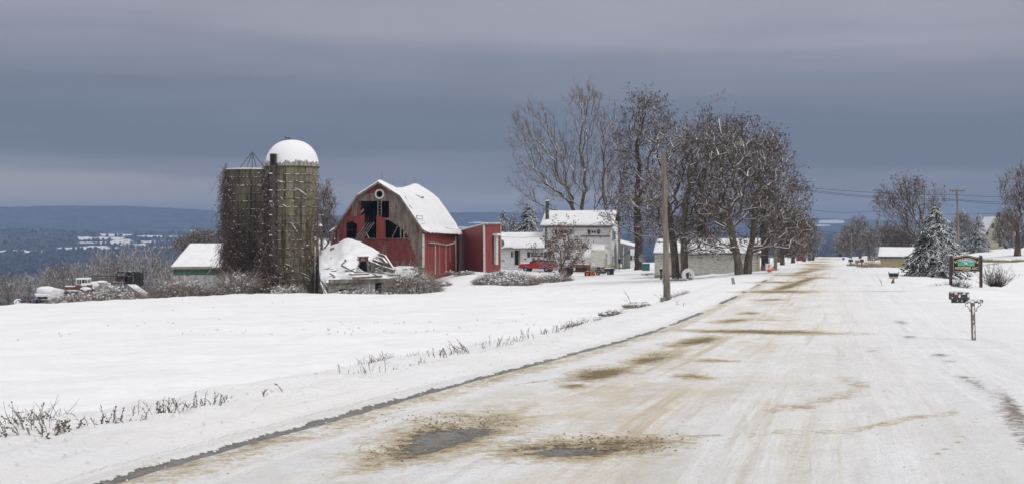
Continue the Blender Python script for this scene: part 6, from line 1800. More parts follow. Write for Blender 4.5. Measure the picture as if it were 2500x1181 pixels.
MB().box((0, 0, .4), (.42, .3, .7)).build('board', MATS['white_paint'], root, world=False, bevel=.04)
MB().box((.03, -.17, .12), (.3, .04, .16)).build('orange_panel', MATS['orange_plastic'], root, world=False)
MB().tube([(.1, 0, .2), (.2, 0, 1.5)], .035, 6).build('rod', MATS['grey_metal'], root, world=False)

# ---- left edge: abandoned machines in the brambles
def left_machines():
    Y = 140
    c = S(106, 741, Y); k = Y / F
    root = thing('abandoned_van', c, 'old pale van buried in snow at the left edge of the brambles', 'van')
    mb = MB(); prof = [(-.75, 0), (-.85, .55), (-.75, .95), (-.45, 1.5), (.7, 1.55), (1.6, 1.35), (1.7, 0)]; mb.extrude(prof, -.0, 1.7); mb.build('body', MATS['white_paint'], root, world=False, bevel=.1)
    mb = MB(); mb.box((-.15, -.03, .62), (1.1, .08, .2)); mb.build('grille', MATS['black_paint'], root, world=False); mb = MB(); mb.box((-.1, -.05, .22), (1.25, .1, .34)); mb.build('bumper', MATS['black_paint'], root, world=False)
    mb = MB(); mb.blob((.1, .5, 1.35), (.95, .9, .40), 3, 14, 8, .1); mb.blob((-.1, .0, .92), (.85, .4, .22), 5, 12, 8, .12); mb.build('snow_cover', MATS['roof_snow'], root, world=False, smooth=True)
    for x in (-.5, 1.1): wheel(root, (x, .1, .3), .32, .2)
    # cab tractor half sunk in the brambles
    c = S(196, 727, 142); root = thing('cab_tractor', c, 'red and white cab tractor standing deep in snowy brambles', 'tractor')
    f = lambda px, py: ((px - 196) * 142 / F, (727 - py) * 142 / F)
    def B(nm, x0, y0, x1, y1, m, dep=.9, o=0, bev=.03):
        (a, zb), (b, zt) = f(x0, y1), f(x1, y0); mb = MB(); mb.box(((a + b) / 2, o, (zb + zt) / 2), (b - a, dep, zt - zb)); return mb.build(nm, MATS[m], root, world=False, bevel=bev)
    B('hood', 161, 699, 191, 705, 'tractor_red', .6); B('hood_snow', 161, 696.5, 190, 699, 'roof_snow', .6); B('side_rail', 170, 704.5, 224, 708, 'tractor_red', .6); B('cab_base', 188, 694, 222, 704, 'tractor_red', 1.0); B('rear_snow', 201, 690, 216, 697, 'roof_snow', 1.0, -.1, .08)
    cab = B('cab_roof', 189, 677.5, 219, 681.5, 'roof_snow', 1.3, 0, .06)
    for x in (190, 203, 217.5):
        for o in (-.55, .55): mb = MB(); a, z = f(x, 694); _, zt = f(x, 681); mb.bar((a, o, z), (a, o, zt), .06); mb.build('cab_post', MATS['white_paint'], root, world=False)
    B('rear_window', 205, 682, 215, 692, 'grey_panel', .04, .4, .005); B('cab_glass', 192, 682.5, 202, 694, 'glass', .03, .35, .005)
    mb = MB(); a, z = f(178, 700); mb.tube([(a, 0, z), (a, 0, z + .75)], .04, 7); mb.build('exhaust', MATS['rust_steel'], root, world=False)
    wheel(root, (f(214, 0)[0], -.7, f(0, 714)[1]), .62, .35, 'tractor_red', 'rear_wheel'); wheel(root, (f(214, 0)[0], .7, f(0, 714)[1]), .62, .35, 'tractor_red', 'rear_wheel'); wheel(root, (f(168, 0)[0], -.5, f(0, 717)[1]), .4, .2, 'tractor_red', 'front_wheel')
    mb = MB(); a, z = f(214, 704); mb.blob((a, -.72, z + .02), (.55, .25, .2), 4, 12, 6, .1); mb.blob((f(185, 0)[0], -.2, f(0, 708)[1]), (.8, .25, .1), 5, 12, 6, .1); mb.build('fender_snow', MATS['roof_snow'], root, world=False, smooth=True)
    # snow-covered car windscreen behind
    c = S(243, 722, 146); root = thing('buried_car', c, 'car with a thickly snowed windscreen right of the cab tractor', 'car')
    mb = MB(); mb.extrude([(-1.0, 0), (-1.0, .85), (-.55, 1.45), (.55, 1.5), (1.0, 1.1), (1.5, 1.0), (1.5, 0)], -.8, .8); mb.build('body', MATS['grey_panel'], root, world=False, bevel=.1)
    mb = MB(); mb.blob((-.35, -.5, 1.2), (.75, .5, .35), 8, 12, 8, .1); mb.blob((.2, 0, 1.45), (.7, .7, .18), 9, 12, 8, .1); mb.build('snow_cover', MATS['roof_snow'], root, world=False, smooth=True)
    for x in (-.7, 1.0): wheel(root, (x, -.7, .25), .3, .2)
    # hay wagon with hooped racks
    Yw = 150; root = thing('rack_wagon', S(290, 728, Yw), 'dark hay wagon with hooped racks behind the brambles', 'wagon'); W = Wall(222, Yw, 352, Yw)
    def P(nm, x0, y0, x1, y1, m, th=.08, o=0): mb = MB(); W.box(mb, x0, y0, x1, y1, th, o); mb.build(nm, MATS[m], root)
    P('upper_rail', 224, 671, 302, 674, 'wagon_wood', .12); P('middle_rail', 224, 677, 270, 680, 'wagon_wood'); P('lower_rail', 224, 682.5, 272, 684.5, 'wagon_wood'); P('side_panel', 281, 672.5, 310, 687, 'brown_paint', .05, -.1); P('side_panel', 305, 674, 322, 692, 'dark_wagon', .05, -.1); P('front_panel', 306, 664.5, 320, 673, 'dark_wagon', .05, -.4)
    P('deck', 270, 687.5, 317, 693, 'dark_wagon', 1.4, -1.4); P('end_gate', 321, 665, 344, 696, 'dark_wagon', .05, -.9)
    for x in (224.5, 246, 262, 270, 276, 283): P('stake', x, 671, x + 1.6, 686, 'wagon_wood', .1, .02)
    for x in (317.5, 324, 329, 334, 339, 344): P('stake', x, 670 - (x > 330) * 3, x + 1.6, 697, 'dark_wagon', .12, .03)
    for i, (x0, x1) in enumerate(((284, 309), (294, 321), (303, 332), (312, 342))):
        z = lambda y: S(0, y, Yw).z; o = Vector((0, .25 * i, 0))
        pts = [W.at(x0, 671) + o, W.at(x0 + 1.5, 666.5) + o, W.at(x0 + 5, 664.8) + o, W.at(x1 - 6, 664.0) + o, W.at(x1 - 1, 667) + o, W.at(x1 + 3, 673) + o]
        mb = MB(); mb.tube(pts, .065, 6); mb.build('rack_hoop', MATS['dark_wagon'], root)
    mb = MB(); mb.bar(W.at(341, 668), W.at(351, 682), .12); mb.build('tail_arm', MATS['dark_wagon'], root)
    for x in (280, 335): c = W.at(x, 712, -.3); mb = MB(); mb.lathe([(.2, -.1), (.4, -.1), (.4, .1), (.2, .1)], c, 'Y', 16); mb.build('wheel', MATS['rubber'], root)
    # ramp
    root = thing('loading_ramp', S(345, 728, 133), 'long snow-covered ramp slanting down out of the brambles', 'ramp')
    a, b = S(321, 694, 139), S(366, 725, 134); w = Vector((.45, -.1, .0)); mb = MB()
    d = Vector((0, 0, -.22)); mb.hexa([a - w + d, b - w + d, b + w + d, a + w + d, a - w, b - w, b + w, a + w]); mb.build('bed', MATS['tractor_red'], root)
    slab(a - w, b - w, b + w, a + w, .1, 20, 4, 3, .02).build('snow', MATS['roof_snow'], root, smooth=True)
    # small rusty machine and wheels
    c = S(72, 745, 133); root = thing('hay_tedder', c, 'small reddish farm implement with wheels left of the buried van', 'farm implement'); k = 133 / F
    for (px, r) in ((46, .3), (62, .28), (84, .42)):
        mb = MB(); mb.lathe([(r * .8, -.05), (r, -.05), (r, .05), (r * .8, .05), (r * .8, -.05)], ((px - 72) * k, 0, r * .9), 'Y', 18); o = mb.build('wheel', MATS['navy_paint'], root, world=False)
    mb = MB(); mb.lathe([(.2, -.03), (.26, -.03), (.26, .03), (.2, .03), (.2, -.03)], (0.1, -.1, .3), 'Y', 16); mb.build('red_wheel', MATS['tractor_red'], root, world=False)
    each([lambda m: m.bar((-1, 0, .35), (.6, 0, .5), .07), lambda m: m.bar((-.2, 0, .4), (-.45, 0, .95), .05), lambda m: m.bar((.1, 0, .45), (.25, 0, .85), .05)], 'frame_bar', 'brown_paint', root, world=False)
    MB().blob((-1.2, .2, .3), (.35, .3, .32), 3, 10, 6, .2).build('snow_heap', MATS['roof_snow'], root, world=False, smooth=True)
left_machines()

# ================================================================== sign, mailboxes
def glyphs(txt, size):
    cu = bpy.data.curves.new('t', 'FONT'); cu.body = txt; cu.size = size; cu.extrude = .008; cu.offset = size * (0 if txt == '4640' else .022); cu.align_x = 'CENTER'; cu.resolution_u = 3
    o = bpy.data.objects.new('t', cu); col.objects.link(o)
    dg = bpy.context.evaluated_depsgraph_get(); me = bpy.data.meshes.new_from_object(o.evaluated_get(dg))
    vs = [tuple(v.co) for v in me.vertices]; fs = [tuple(p.vertices) for p in me.polygons]
    bpy.data.objects.remove(o); bpy.data.curves.remove(cu); bpy.data.meshes.remove(me)
    return vs, fs
def text_on(mb, txt, size, x, z, y, rot=0, sx=1):
    vs, fs = glyphs(txt, size); c, s_ = math.cos(rot), math.sin(rot)
    mb.add([(x + vx * sx * c - vy * s_, y - vz, z + vx * sx * s_ + vy * c) for vx, vy, vz in vs], fs)
def farm_sign():
    Y = 86; b = G(2359, Y); k = Y / F
    root = thing('farm_sign', b, 'black and gold farm name board hung between two dark brown posts', 'sign', rz=R(-3))
    lx = lambda px: (px - 2359) * k; lz = lambda py: (HY - py) * k - b.z
    for x0, x1, yt in ((2318.5, 2325, 622.5), (2391, 2397.5, 622.5)):
        gz_ = -.35
        mb = MB(); mb.hexa([(lx(x0), -.07, gz_), (lx(x1), -.07, gz_), (lx(x1), .07, gz_), (lx(x0), .07, gz_), (lx(x0), -.07, lz(yt if x0 > 2350 else yt + 2)), (lx(x1), -.07, lz(yt + 2 if x0 > 2350 else yt)), (lx(x1), .07, lz(yt + 2 if x0 > 2350 else yt)), (lx(x0), .07, lz(yt if x0 > 2350 else yt + 2))])
        p = mb.build('post', MATS['brown_paint'], root, world=False, bevel=.008)
        mb = MB(); mb.box(((lx(x0) + lx(x1)) / 2, 0, lz(yt) + .01), (lx(x1) - lx(x0) + .02, .17, .05)); mb.build('post_snow', MATS['roof_snow'], p, world=False, bevel=.02)
    def outline(g):
        pts = [(lx(2326 + g), lz(662.5 - g)), (lx(2391 - g), lz(662.5 - g)), (lx(2391 - g), lz(627.5 + g))]
        for i in range(21):
            u = i / 20; x = 2391 - g - (65 - 2 * g) * u; t = abs(u - .5) * 2
            y = 627.2 - 4.8 * (math.cos(PI * min(t / .82, 1)) + 1) / 2 + g
            pts.append((lx(x), lz(y)))
        pts.append((lx(2326 + g), lz(627.5 + g))); return pts
    def plate(g, y, th, mat, nm, par):
        mb = MB(); mb.extrude(outline(g), y, y + th); return mb.build(nm, MATS[mat], par, world=False)
    bd = plate(0, -.03, .06, 'sign_black', 'board', root); plate(1.0, -.034, .004, 'sign_green_edge', 'green_border', bd); plate(1.8, -.038, .004, 'sign_cream', 'gold_line', bd); plate(2.25, -.042, .004, 'sign_dark', 'panel', bd)
    yy = -.047
    # painted scene
    def strip(pts, y, mat, nm): mb = MB(); mb.extrude([(lx(a), lz(c)) for a, c in pts], y - .004, y); return mb.build(nm, MATS[mat], bd, world=False)
    arcp = [(2338 + 41 * i / 12, 641.0 - 8.5 * math.sin(PI * i / 12) ** .8) for i in range(13)]
    sc_ = strip([(2338, 649), (2379, 649)] + arcp[::-1], yy, 'sign_sky', 'painted_sky')
    strip([(2338, 649), (2379, 649), (2379, 641), (2368, 639.6), (2356, 640.5), (2346, 639.2), (2338, 640.4)], yy - .005, 'sign_grass', 'painted_meadow')
    strip([(2339, 639.5), (2345, 636.5), (2349, 640), (2344, 642)], yy - .008, 'sign_green_edge', 'painted_tree')
    # a small piebald cow
    cow = MB(); cow.extrude([(lx(a), lz(c)) for a, c in ((2355, 645.5), (2354, 641.5), (2356, 638.5), (2360.5, 639), (2362, 642), (2360.5, 645.8), (2358, 643.8))], yy - .014, yy - .009); cw = cow.build('painted_cow', MATS['white_paint'], bd, world=False)
    for pts in (((2356.6, 638.4), (2357.6, 637), (2358.8, 640.2), (2357.2, 641)), ((2360.6, 638.6), (2361.8, 637.4), (2362.4, 640.6), (2361, 641))):
        m = MB(); m.extrude([(lx(a), lz(c)) for a, c in pts], yy - .018, yy - .0145); m.build('cow_patch', MATS['sign_black'], cw, world=False)
    # lettering
    mb = MB(); word = 'SCHREIBERDALE'; n = len(word); wds = [1, 1, 1.05, 1, 1, .55, 1, 1, 1, 1.05, 1.05, .9, .95]; tot = sum(wds); acc = 0
    for ch, w_ in zip(word, wds):
        u = (acc + w_ / 2) / tot; acc += w_; ang = (u - .5) * 1.28; Rr = 45.5
        px = 2358.7 + Rr * math.sin(ang); py = 632.6 + Rr * (1 - math.cos(ang)) + 1.6
        text_on(mb, ch, 7.6 * k, lx(px), lz(py), yy, -ang, .92)
    mb.build('curved_lettering', MATS['sign_cream'], bd, world=False)
    mb = MB(); text_on(mb, 'HOLSTEINS, LLC', 8.0 * k, lx(2358.5), lz(656.2), yy, 0, .93); mb.build('lettering', MATS['sign_cream'], bd, world=False)
    mb = MB(); text_on(mb, 'EST. 1978', 3.4 * k, lx(2358.5), lz(659.8), yy, 0, 1.1); mb.build('small_lettering', MATS['sign_cream'], bd, world=False)
    mb = MB(); mb.tube([(lx(2326 + 65 * u), 0, lz(626.2 - 4.6 * (math.cos(PI * min(abs(u - .5) * 2 / .82, 1)) + 1) / 2)) for u in np.linspace(0, 1, 15)], .022, 6); mb.build('board_snow', MATS['roof_snow'], bd, world=False, smooth=True)
farm_sign()

def mailbox_4640():
    g = GP(2376.5, 829); Y = g.y; k = Y / F
    root = thing('roadside_mailbox', g, 'dark mailbox numbered 4640 on a snowy post with scrolled iron brackets', 'mailbox')
    lx = lambda px: (px - 2376.5) * k; lz = lambda py: (HY - py) * k - g.z
    def B(nm, x0, y0, x1, y1, m, y=-.0, d=.1, par=root, bev=.004): mb = MB(); mb.box(((lx(x0) + lx(x1)) / 2, y, (lz(y0) + lz(y1)) / 2), (lx(x1) - lx(x0), d, lz(y0) - lz(y1))); return mb.build(nm, MATS[m], par, world=False, bevel=bev)
    mb = MB(); mb.bar((lx(2378), 0, -.3), (lx(2374.5), 0, lz(737)), .085, .085); mb.build('post', MATS['pole_wood'], root, world=False, bevel=.006)
    mb = MB(); rnd = random.Random(4)
    for i in range(9): u = rnd.random(); z = lz(824 - u * 80); mb.blob((lx(2377.4 - u * 2.5) + rnd.uniform(-.02, .01), -.043, z), (rnd.uniform(.01, .024), .01, rnd.uniform(.02, .09)), i, 8, 5, .3)
    mb.build('post_snow', MATS['roof_snow'], root, world=False, smooth=True)
    B('crossarm', 2323.5, 730.5, 2398.5, 738.5, 'mailbox_dark', 0, .1)
    rnd = random.Random(2); mb = MB()
    for (a, c_, w_, h_) in ((2365, 733.5, 9, 3), (2372, 735, 9, 3.4), (2380, 732.5, 8, 2.4), (2388, 734, 6, 3), (2393, 735.5, 3.5, 2), (2336, 733, 2.5, 2.2), (2347, 733, 3, 2), (2358, 736, 4, 2)):
        mb.blob((lx(a), -.052, lz(c_)), (w_ * k * .62, .012, h_ * k), int(a), 10, 6, .3)
    mb.build('arm_snow', MATS['roof_snow'], root, world=False, smooth=True); B('arm_top_snow', 2364, 729, 2398, 731, 'roof_snow', 0, .1, root, .01)
    # the box: long side to the road, flat bottom, rounded top
    w2 = .09; prof = [(-w2, 0)] + [(w2 * math.cos(a), .12 + w2 * .9 * math.sin(a)) for a in np.linspace(PI, 0, 10)] + [(w2, 0)]
    x0, x1 = lx(2318.5), lx(2363.5); zb = lz(730); hs = (lz(711) - zb) / .201; n = len(prof)
    mb = MB(); mb.add([(x0, a - .02, zb + c_ * hs) for a, c_ in prof] + [(x1, a - .02, zb + c_ * hs) for a, c_ in prof], [tuple(range(n)), tuple(range(2 * n - 1, n - 1, -1))] + [(i, i + n, (i + 1) % n + n, (i + 1) % n) for i in range(n)])
    bx = mb.build('mailbox', MATS['mailbox_dark'], root, world=False, bevel=.003)
    yf = -.02 - w2 - .004
    B('number_plate', 2327, 709.6, 2353, 717.4, 'white_paint', yf, .008, bx, .001)
    mb = MB(); text_on(mb, '4640', 7.0 * k, lx(2340), lz(716.4), yf - .008, 0, 1.05); mb.build('number', MATS['sign_black'], bx, world=False)
    mb = MB(); mb.bar((lx(2325), yf - .008, lz(718)), (lx(2337), yf - .008, lz(720)), .012, .018); mb.build('flag', MATS['barn_far_red'], bx, world=False)
    mb = MB(); mb.blob((lx(2338.5), yf - .004, lz(721.5)), (.028, .012, .035), 3, 10, 6, .25); mb.build('flag_snow', MATS['roof_snow'], bx, world=False, smooth=True)
    mb = MB(); mb.blob((lx(2360.5), yf + .002, lz(720)), (.028, .012, .05), 4, 10, 6, .3); mb.build('snow_patch', MATS['roof_snow'], bx, world=False, smooth=True)
    mb = MB(); mb.lathe([(0, -.008), (.016, -.006), (.016, 0)], (lx(2321), yf, lz(725)), 'Y', 14); mb.build('badge', MATS['white_paint'], bx, world=False)
    B('top_snow', 2320, 709.2, 2350, 711.2, 'roof_snow', -.02, .08, bx, .008)
    for sg, cx in ((-1, 2372), (1, 2379)):
        P = []
        for i in range(26):      # double scroll
            u = i / 25
            if u < .4: a = u / .4 * 4.6; r = 4.4 - 1.6 * u / .4; P.append((12 - r * math.cos(a + .8) * 1.0, 5 - r * math.sin(a + .8) * .9 - 0))
            elif u < .65: v = (u - .4) / .25; P.append((10 - 5 * v, 8 + 8 * v))
            else: v = (u - .65) / .35; a = v * 4.4; r = 3.0 - 1.2 * v; P.append((3.6 + r * math.cos(2.6 - a) * -.9 - .5, 18.0 - r * math.sin(2.6 - a) * -.9))
        mb = MB(); mb.tube([(lx(cx + sg * a), 0, lz(738.5 + c_)) for a, c_ in P], .008, 6); mb.build('scroll_bracket', MATS['black_paint'], root, world=False, smooth=True)
mailbox_4640()
def twin_mailbox():
    g = GP(2181, 694); root = thing('twin_mailboxes', g, 'two dark snowy mailboxes on one post with yellow paper tubes', 'mailboxes'); k = g.y / F
    z0 = (HY - 693) * k - g.z
    lx = lambda px: (px - 2181) * k; lz = lambda py: (HY - py) * k - g.z
    mb = MB(); mb.bar((.03, 0, -.3), (0, 0, lz(678)), .1); mb.build('post', MATS['old_wood'], root, world=False)
    mb = MB(); mb.bar((-.12, 0, lz(691)), (.0, 0, lz(680)), .06); mb.build('post_brace', MATS['brown_paint'], root, world=False)
    for x0, x1, t in ((2171, 2180.5, 0), (2182, 2192, 1)):
        w2 = .085; prof = [(-w2, 0)] + [(w2 * math.cos(a), .1 + w2 * math.sin(a)) for a in np.linspace(PI, 0, 8)] + [(w2, 0)]; n = len(prof); xx0, xx1 = lx(x0), lx(x1); zb = lz(675)
        f = (lz(665) - zb) / .185
        mb = MB(); mb.add([(xx0, a, zb + c * f) for a, c in prof] + [(xx1, a, zb + c * f) for a, c in prof], [tuple(range(n)), tuple(range(2 * n - 1, n - 1, -1))] + [(i, i + n, (i + 1) % n + n, (i + 1) % n) for i in range(n)])
        o = mb.build('mailbox', MATS['navy_paint'], root, world=False)
        mb = MB(); mb.box(((xx0 + xx1) / 2, 0, lz(664.6)), (xx1 - xx0 - .03, .13, .05)); mb.build('box_snow', MATS['roof_snow'], o, world=False, bevel=.02)
        xd = xx1 + .01 if t else xx0 - .01
        mb = MB(); mb.bar((xd, 0, zb + .1), (xd + (.07 if t else -.03), 0, lz(662)), .02, .12); mb.build('open_door', MATS['navy_paint'], o, world=False)
        mb = MB(); mb.lathe([(.05, -.13), (.05, .13)], ((xx0 + xx1) / 2, 0, lz(677.5)), 'X', 10); mb.build('paper_tube', MATS['yellow_plastic'], root, world=False)
twin_mailbox()
def far_box(px, py, Y, label, m='white_paint', h=1.0, s=1.0):
    g = G(px, Y); root = thing('distant_mailbox', g, label, 'mailbox'); k = Y / F; ht = (HY - py) * k - g.z
    MB().bar((0, 0, -.2), (0, 0, ht), .12).build('post', MATS['old_wood'], root, world=False)
    MB().box((0, 0, ht + .18), (.55 * s, .4, .34)).build('box', MATS[m], root, world=False, bevel=.06)
    MB().box((0, 0, ht + .39), (.55 * s, .42, .09)).build('snow_cap', MATS['roof_snow'], root, world=False, bevel=.04)
far_box(2077, 639, 185, 'farthest small mailbox cluster at the right road edge', 'navy_paint'); far_box(2059, 633, 300, 'tiny dark post box near the road crest', 'black_paint', s=.9)
far_box(2093, 642, 160, 'small grey mailbox by the brambles left of the tan garage', 'grey_metal', s=.8); far_box(2104, 640, 156, 'brown mailbox nearest the brambles by the tan garage', 'brown_paint', s=.7)

# ================================================================== trees
def T(px, base, Y, *more):
    """trunk line: base on the ground, further points as (px, py[, dY])"""
    b = G(px, Y) if base is None else S(px, base, Y)
    b.z = min(b.z, GZ(b.x, b.y)) - .1
    return [tuple(b)] + [tuple(S(m[0], m[1], Y + (m[2] if len(m) > 2 else 0))) for m in more]
C = crown
grp = 'big bare trees along the road'
tree('maple_tree', 'tall bare silver maple spreading its limbs above the farmhouse roof', 'tree', T(1432, 665, 212, (1433, 620), (1436, 575)),
     [C(1300, 330, 60, 90, 212), C(1345, 400, 60, 80, 212), C(1440, 290, 62, 80, 212), C(1275, 440, 40, 60, 212), C(1390, 420, 70, 80, 212), C(1500, 330, 50, 80, 212), C(1490, 430, 65, 90, 212), C(1520, 520, 40, 30, 212), C(1300, 505, 50, 25, 212), C(1265, 330, 30, 60, 212), C(1420, 240, 50, 30, 212)],
     1000, .62, .62, 11, 5, (.5, 1.5), .011, up=.5, limb='limb', twig='twig', group=grp, sag=.02, thr=.12, jit=.06)
tree('locust_tree', 'straight dark-trunked locust hung with brown pods right of the farmhouse', 'tree', T(1560, 655, 172, (1557, 560), (1556, 470), (1562, 400)),
     [C(1580, 285, 72, 72, 172), C(1535, 360, 55, 75, 172), C(1620, 370, 50, 80, 172), C(1560, 470, 85, 60, 172), C(1500, 530, 45, 50, 172), C(1600, 540, 60, 50, 172)],
     900, .30, .50, 12, 5, (.4, 1.2), .009, pods=3200, bark='bark_dark', limb='limb', twig='twig_red', group=grp, thr=.12, podr=(.06, .13))
tree('locust_tree', 'ivy-clad twin-trunked tree with the white tyre at its foot', 'tree', T(1652, 677, 126, (1646, 620), (1638, 560), (1634, 500)),
     [C(1610, 450, 60, 80, 126), C(1660, 380, 50, 75, 126), C(1580, 560, 55, 40, 126), C(1700, 470, 50, 70, 126), C(1640, 540, 60, 50, 126), C(1600, 330, 40, 50, 126), C(1560, 500, 40, 30, 126)],
     760, .28, .36, 13, 4, (.35, .95), .0075, pods=900, jit=.06, rleaf=.022, group=grp, thr=.09, limb='limb', twig='twig')
tree('locust_tree', 'right-leaning trunk of the ivy-clad pair beside the white tyre', 'tree', T(1671, 678, 125, (1670, 620), (1668, 550), (1676, 480)),
     [C(1720, 420, 55, 80, 125), C(1690, 340, 50, 60, 125), C(1740, 520, 60, 60, 125), C(1680, 560, 50, 40, 125), C(1710, 600, 45, 25, 125)],
     560, .28, .34, 23, 4, (.35, .95), .0075, pods=900, jit=.06, rleaf=.022, group=grp, thr=.09, limb='limb', twig='twig')
tree('locust_tree', 'broad many-stemmed tree nearest the road before the garage', 'tree', T(1806, 681, 122, (1802, 640), (1790, 590), (1778, 530)),
     [C(1740, 500, 60, 70, 122), C(1790, 400, 70, 80, 122), C(1700, 590, 50, 40, 122), C(1760, 590, 60, 35, 122), C(1830, 480, 60, 70, 122), C(1770, 340, 55, 50, 122)],
     740, .26, .34, 14, 4, (.35, .95), .0075, pods=1400, jit=.06, rleaf=.022, group=grp, thr=.09, limb='limb', twig='twig')
tree('locust_tree', 'right-hand stem of the road trees with long snowy low limbs over the verge', 'tree', T(1824, 680, 123, (1826, 640), (1836, 590), (1846, 520)),
     [C(1880, 520, 70, 60, 123), C(1920, 590, 60, 35, 123), C(1860, 420, 65, 80, 123), C(1930, 500, 50, 60, 123), C(1880, 350, 45, 45, 123), C(1960, 560, 38, 40, 123), C(1850, 600, 50, 30, 123)],
     800, .26, .34, 15, 4, (.35, .95), .0075, pods=1400, jit=.06, rleaf=.022, group=grp, thr=.09, limb='limb', twig='twig')
tree('locust_tree', 'tall pod-laden tree rising highest behind the garage roof', 'tree', T(1715, 660, 150, (1715, 560), (1712, 460), (1730, 380)),
     [C(1740, 330, 70, 75, 150), C(1700, 400, 55, 80, 150), C(1780, 400, 60, 80, 150), C(1690, 520, 60, 70, 150), C(1760, 520, 60, 60, 150)],
     760, .28, .40, 16, 5, (.4, 1.1), .009, pods=3200, bark='bark_dark', twig='twig_red', group=grp, thr=.1)
tree('locust_tree', 'pod-laden tree behind the right end of the garage', 'tree', T(1868, 664, 143, (1866, 600), (1860, 520), (1850, 440)),
     [C(1820, 350, 60, 70, 143), C(1880, 400, 60, 70, 143), C(1930, 470, 50, 70, 143), C(1850, 500, 60, 60, 143), C(1950, 560, 40, 50, 143), C(1900, 560, 50, 45, 143)],
     760, .28, .38, 17, 5, (.4, 1.1), .009, pods=2800, bark='bark_dark', twig='twig_red', group=grp, thr=.1)
grp2 = 'smaller bare trees down the left side of the road'
for i, (px, Y, blobs, n, tw, lb) in enumerate((
        (1910, 178, ((1905, 580, 40, 50), (1940, 560, 35, 45)), 420, 'twig_red', 'reddish bare tree just beyond the big road trees'),
        (1936, 212, ((1945, 605, 34, 30), (1925, 590, 28, 38)), 350, 'twig', 'short-trunked bare tree left of the small red shed'),
        (1963, 262, ((1962, 585, 30, 42),), 300, 'twig_red', 'reddish bare tree behind the small red shed'),
        (1985, 305, ((1985, 590, 27, 42), (1975, 560, 20, 30)), 330, 'twig_white', 'frosted bare tree at the far end of the left roadside'),
        (1900, 232, ((1890, 560, 35, 60),), 300, 'twig_red', 'reddish bare tree hidden behind the big road trees'))):
    tree('bare_tree', lb, 'tree', T(px, None, Y, (px + 1, 610)), [C(*b, Y) for b in blobs], n, .4, .26, 40 + i, 6, (.5, 1.3), .018, bark='bark', limb='limb', twig=tw, group=grp2, thr=.1)
grp3 = 'bare trees on the right side of the road'
for i, (px, Y, blobs, n, tw, lb, R0) in enumerate((
        (2052, 400, ((2052, 600, 20, 26),), 260, 'twig_white', 'farthest frosted tree right of the road gap', .3),
        (2076, 375, ((2074, 588, 22, 38),), 300, 'twig', 'dense bare tree behind the distant thin pole', .3),
        (2100, 352, ((2098, 570, 26, 45), (2112, 590, 20, 30)), 360, 'twig', 'rounded bare tree between thin pole and dark spruce', .35),
        (2122, 300, ((2122, 590, 28, 32),), 300, 'twig_white', 'snow-white branched tree left of the tan garage', .3),
        (2176, 320, ((2172, 580, 30, 36),), 320, 'twig_red', 'reddish bare tree behind the tan garage roof', .3),
        (2208, 290, ((2208, 585, 30, 35),), 320, 'twig_red', 'brown bare tree between tan garage and big spruce', .3),
        (2458, 226, ((2450, 570, 26, 34), (2462, 540, 20, 30)), 260, 'twig_white', 'pale bare tree screening the right half of the yellow house', .25),
        (2355, 290, ((2352, 560, 26, 40),), 300, 'twig_white', 'pale bare tree between the crossarm pole and right spruce', .3))):
    tree('bare_tree', lb, 'tree', T(px, None, Y, (px, 612)), [C(*b, Y) for b in blobs], n, .35, R0, 60 + i, 6, (.6, 1.5), .022, twig=tw, group=grp3, thr=.12)
tree('bare_tree', 'big bare tree fanning left above the tan garage', 'tree', T(2275, None, 172, (2266, 610), (2250, 588)),
     [C(2180, 500, 50, 45, 172), C(2220, 460, 45, 28, 172), C(2160, 470, 28, 30, 172), C(2250, 500, 40, 50, 172), C(2215, 540, 40, 35, 172), C(2285, 490, 30, 35, 172), C(2215, 445, 30, 15, 172)], 360, .7, .30, 71, 4, (.5, 1.3), .011, pods=800, group=grp3, thr=.1, up=.4, sag=0, jit=.06)
tree('bare_tree', 'tall bare tree cut by the right edge of the photo', 'tree', T(2484, None, 168, (2484, 590), (2484, 540)),
     [C(2478, 460, 42, 62, 168), C(2500, 520, 50, 60, 168), C(2460, 560, 34, 45, 168), C(2530, 450, 50, 60, 168), C(2520, 590, 50, 20, 168)], 700, .45, .34, 72, 4, (.4, 1.1), .011, pods=800, group=grp3, thr=.1, twig='twig')
tree('young_tree', 'small tree with clinging brown leaves before the farmhouse', 'tree', T(1370, 686, 150, (1371, 655), (1369, 620)),
     [C(1370, 560, 38, 36, 150), C(1325, 600, 34, 30, 150), C(1412, 595, 34, 30, 150), C(1345, 640, 40, 18, 150), C(1405, 640, 30, 16, 150), C(1370, 610, 40, 40, 150)], 170, .5, .15, 73, 3, (.3, .7), .008, pods=1300, pod='leaf_brown', podr=(.06, .12), thr=.05, limb='limb')
tree('bare_tree', 'thin bare tree peeping out between domed silo and barn', 'tree', T(788, 722, 162, (786, 640), (785, 590)),
     [C(795, 520, 26, 80, 162), C(805, 560, 22, 40, 162), C(800, 480, 18, 40, 162)], 330, .5, .16, 74, 5, (.4, 1.0), .012, thr=.06, up=.4)
tree('bare_tree', 'bare tree above the left eave of the green shed', 'tree', T(455, 735, 190, (458, 650)), [C(460, 600, 40, 22, 190), C(490, 580, 36, 18, 190), C(520, 585, 26, 18, 190)], 420, .5, .16, 75, 5, (.5, 1.2), .014, thr=.06, group='snowy bare trees below the edge of the field')
vg = 'snowy bare trees below the edge of the field'
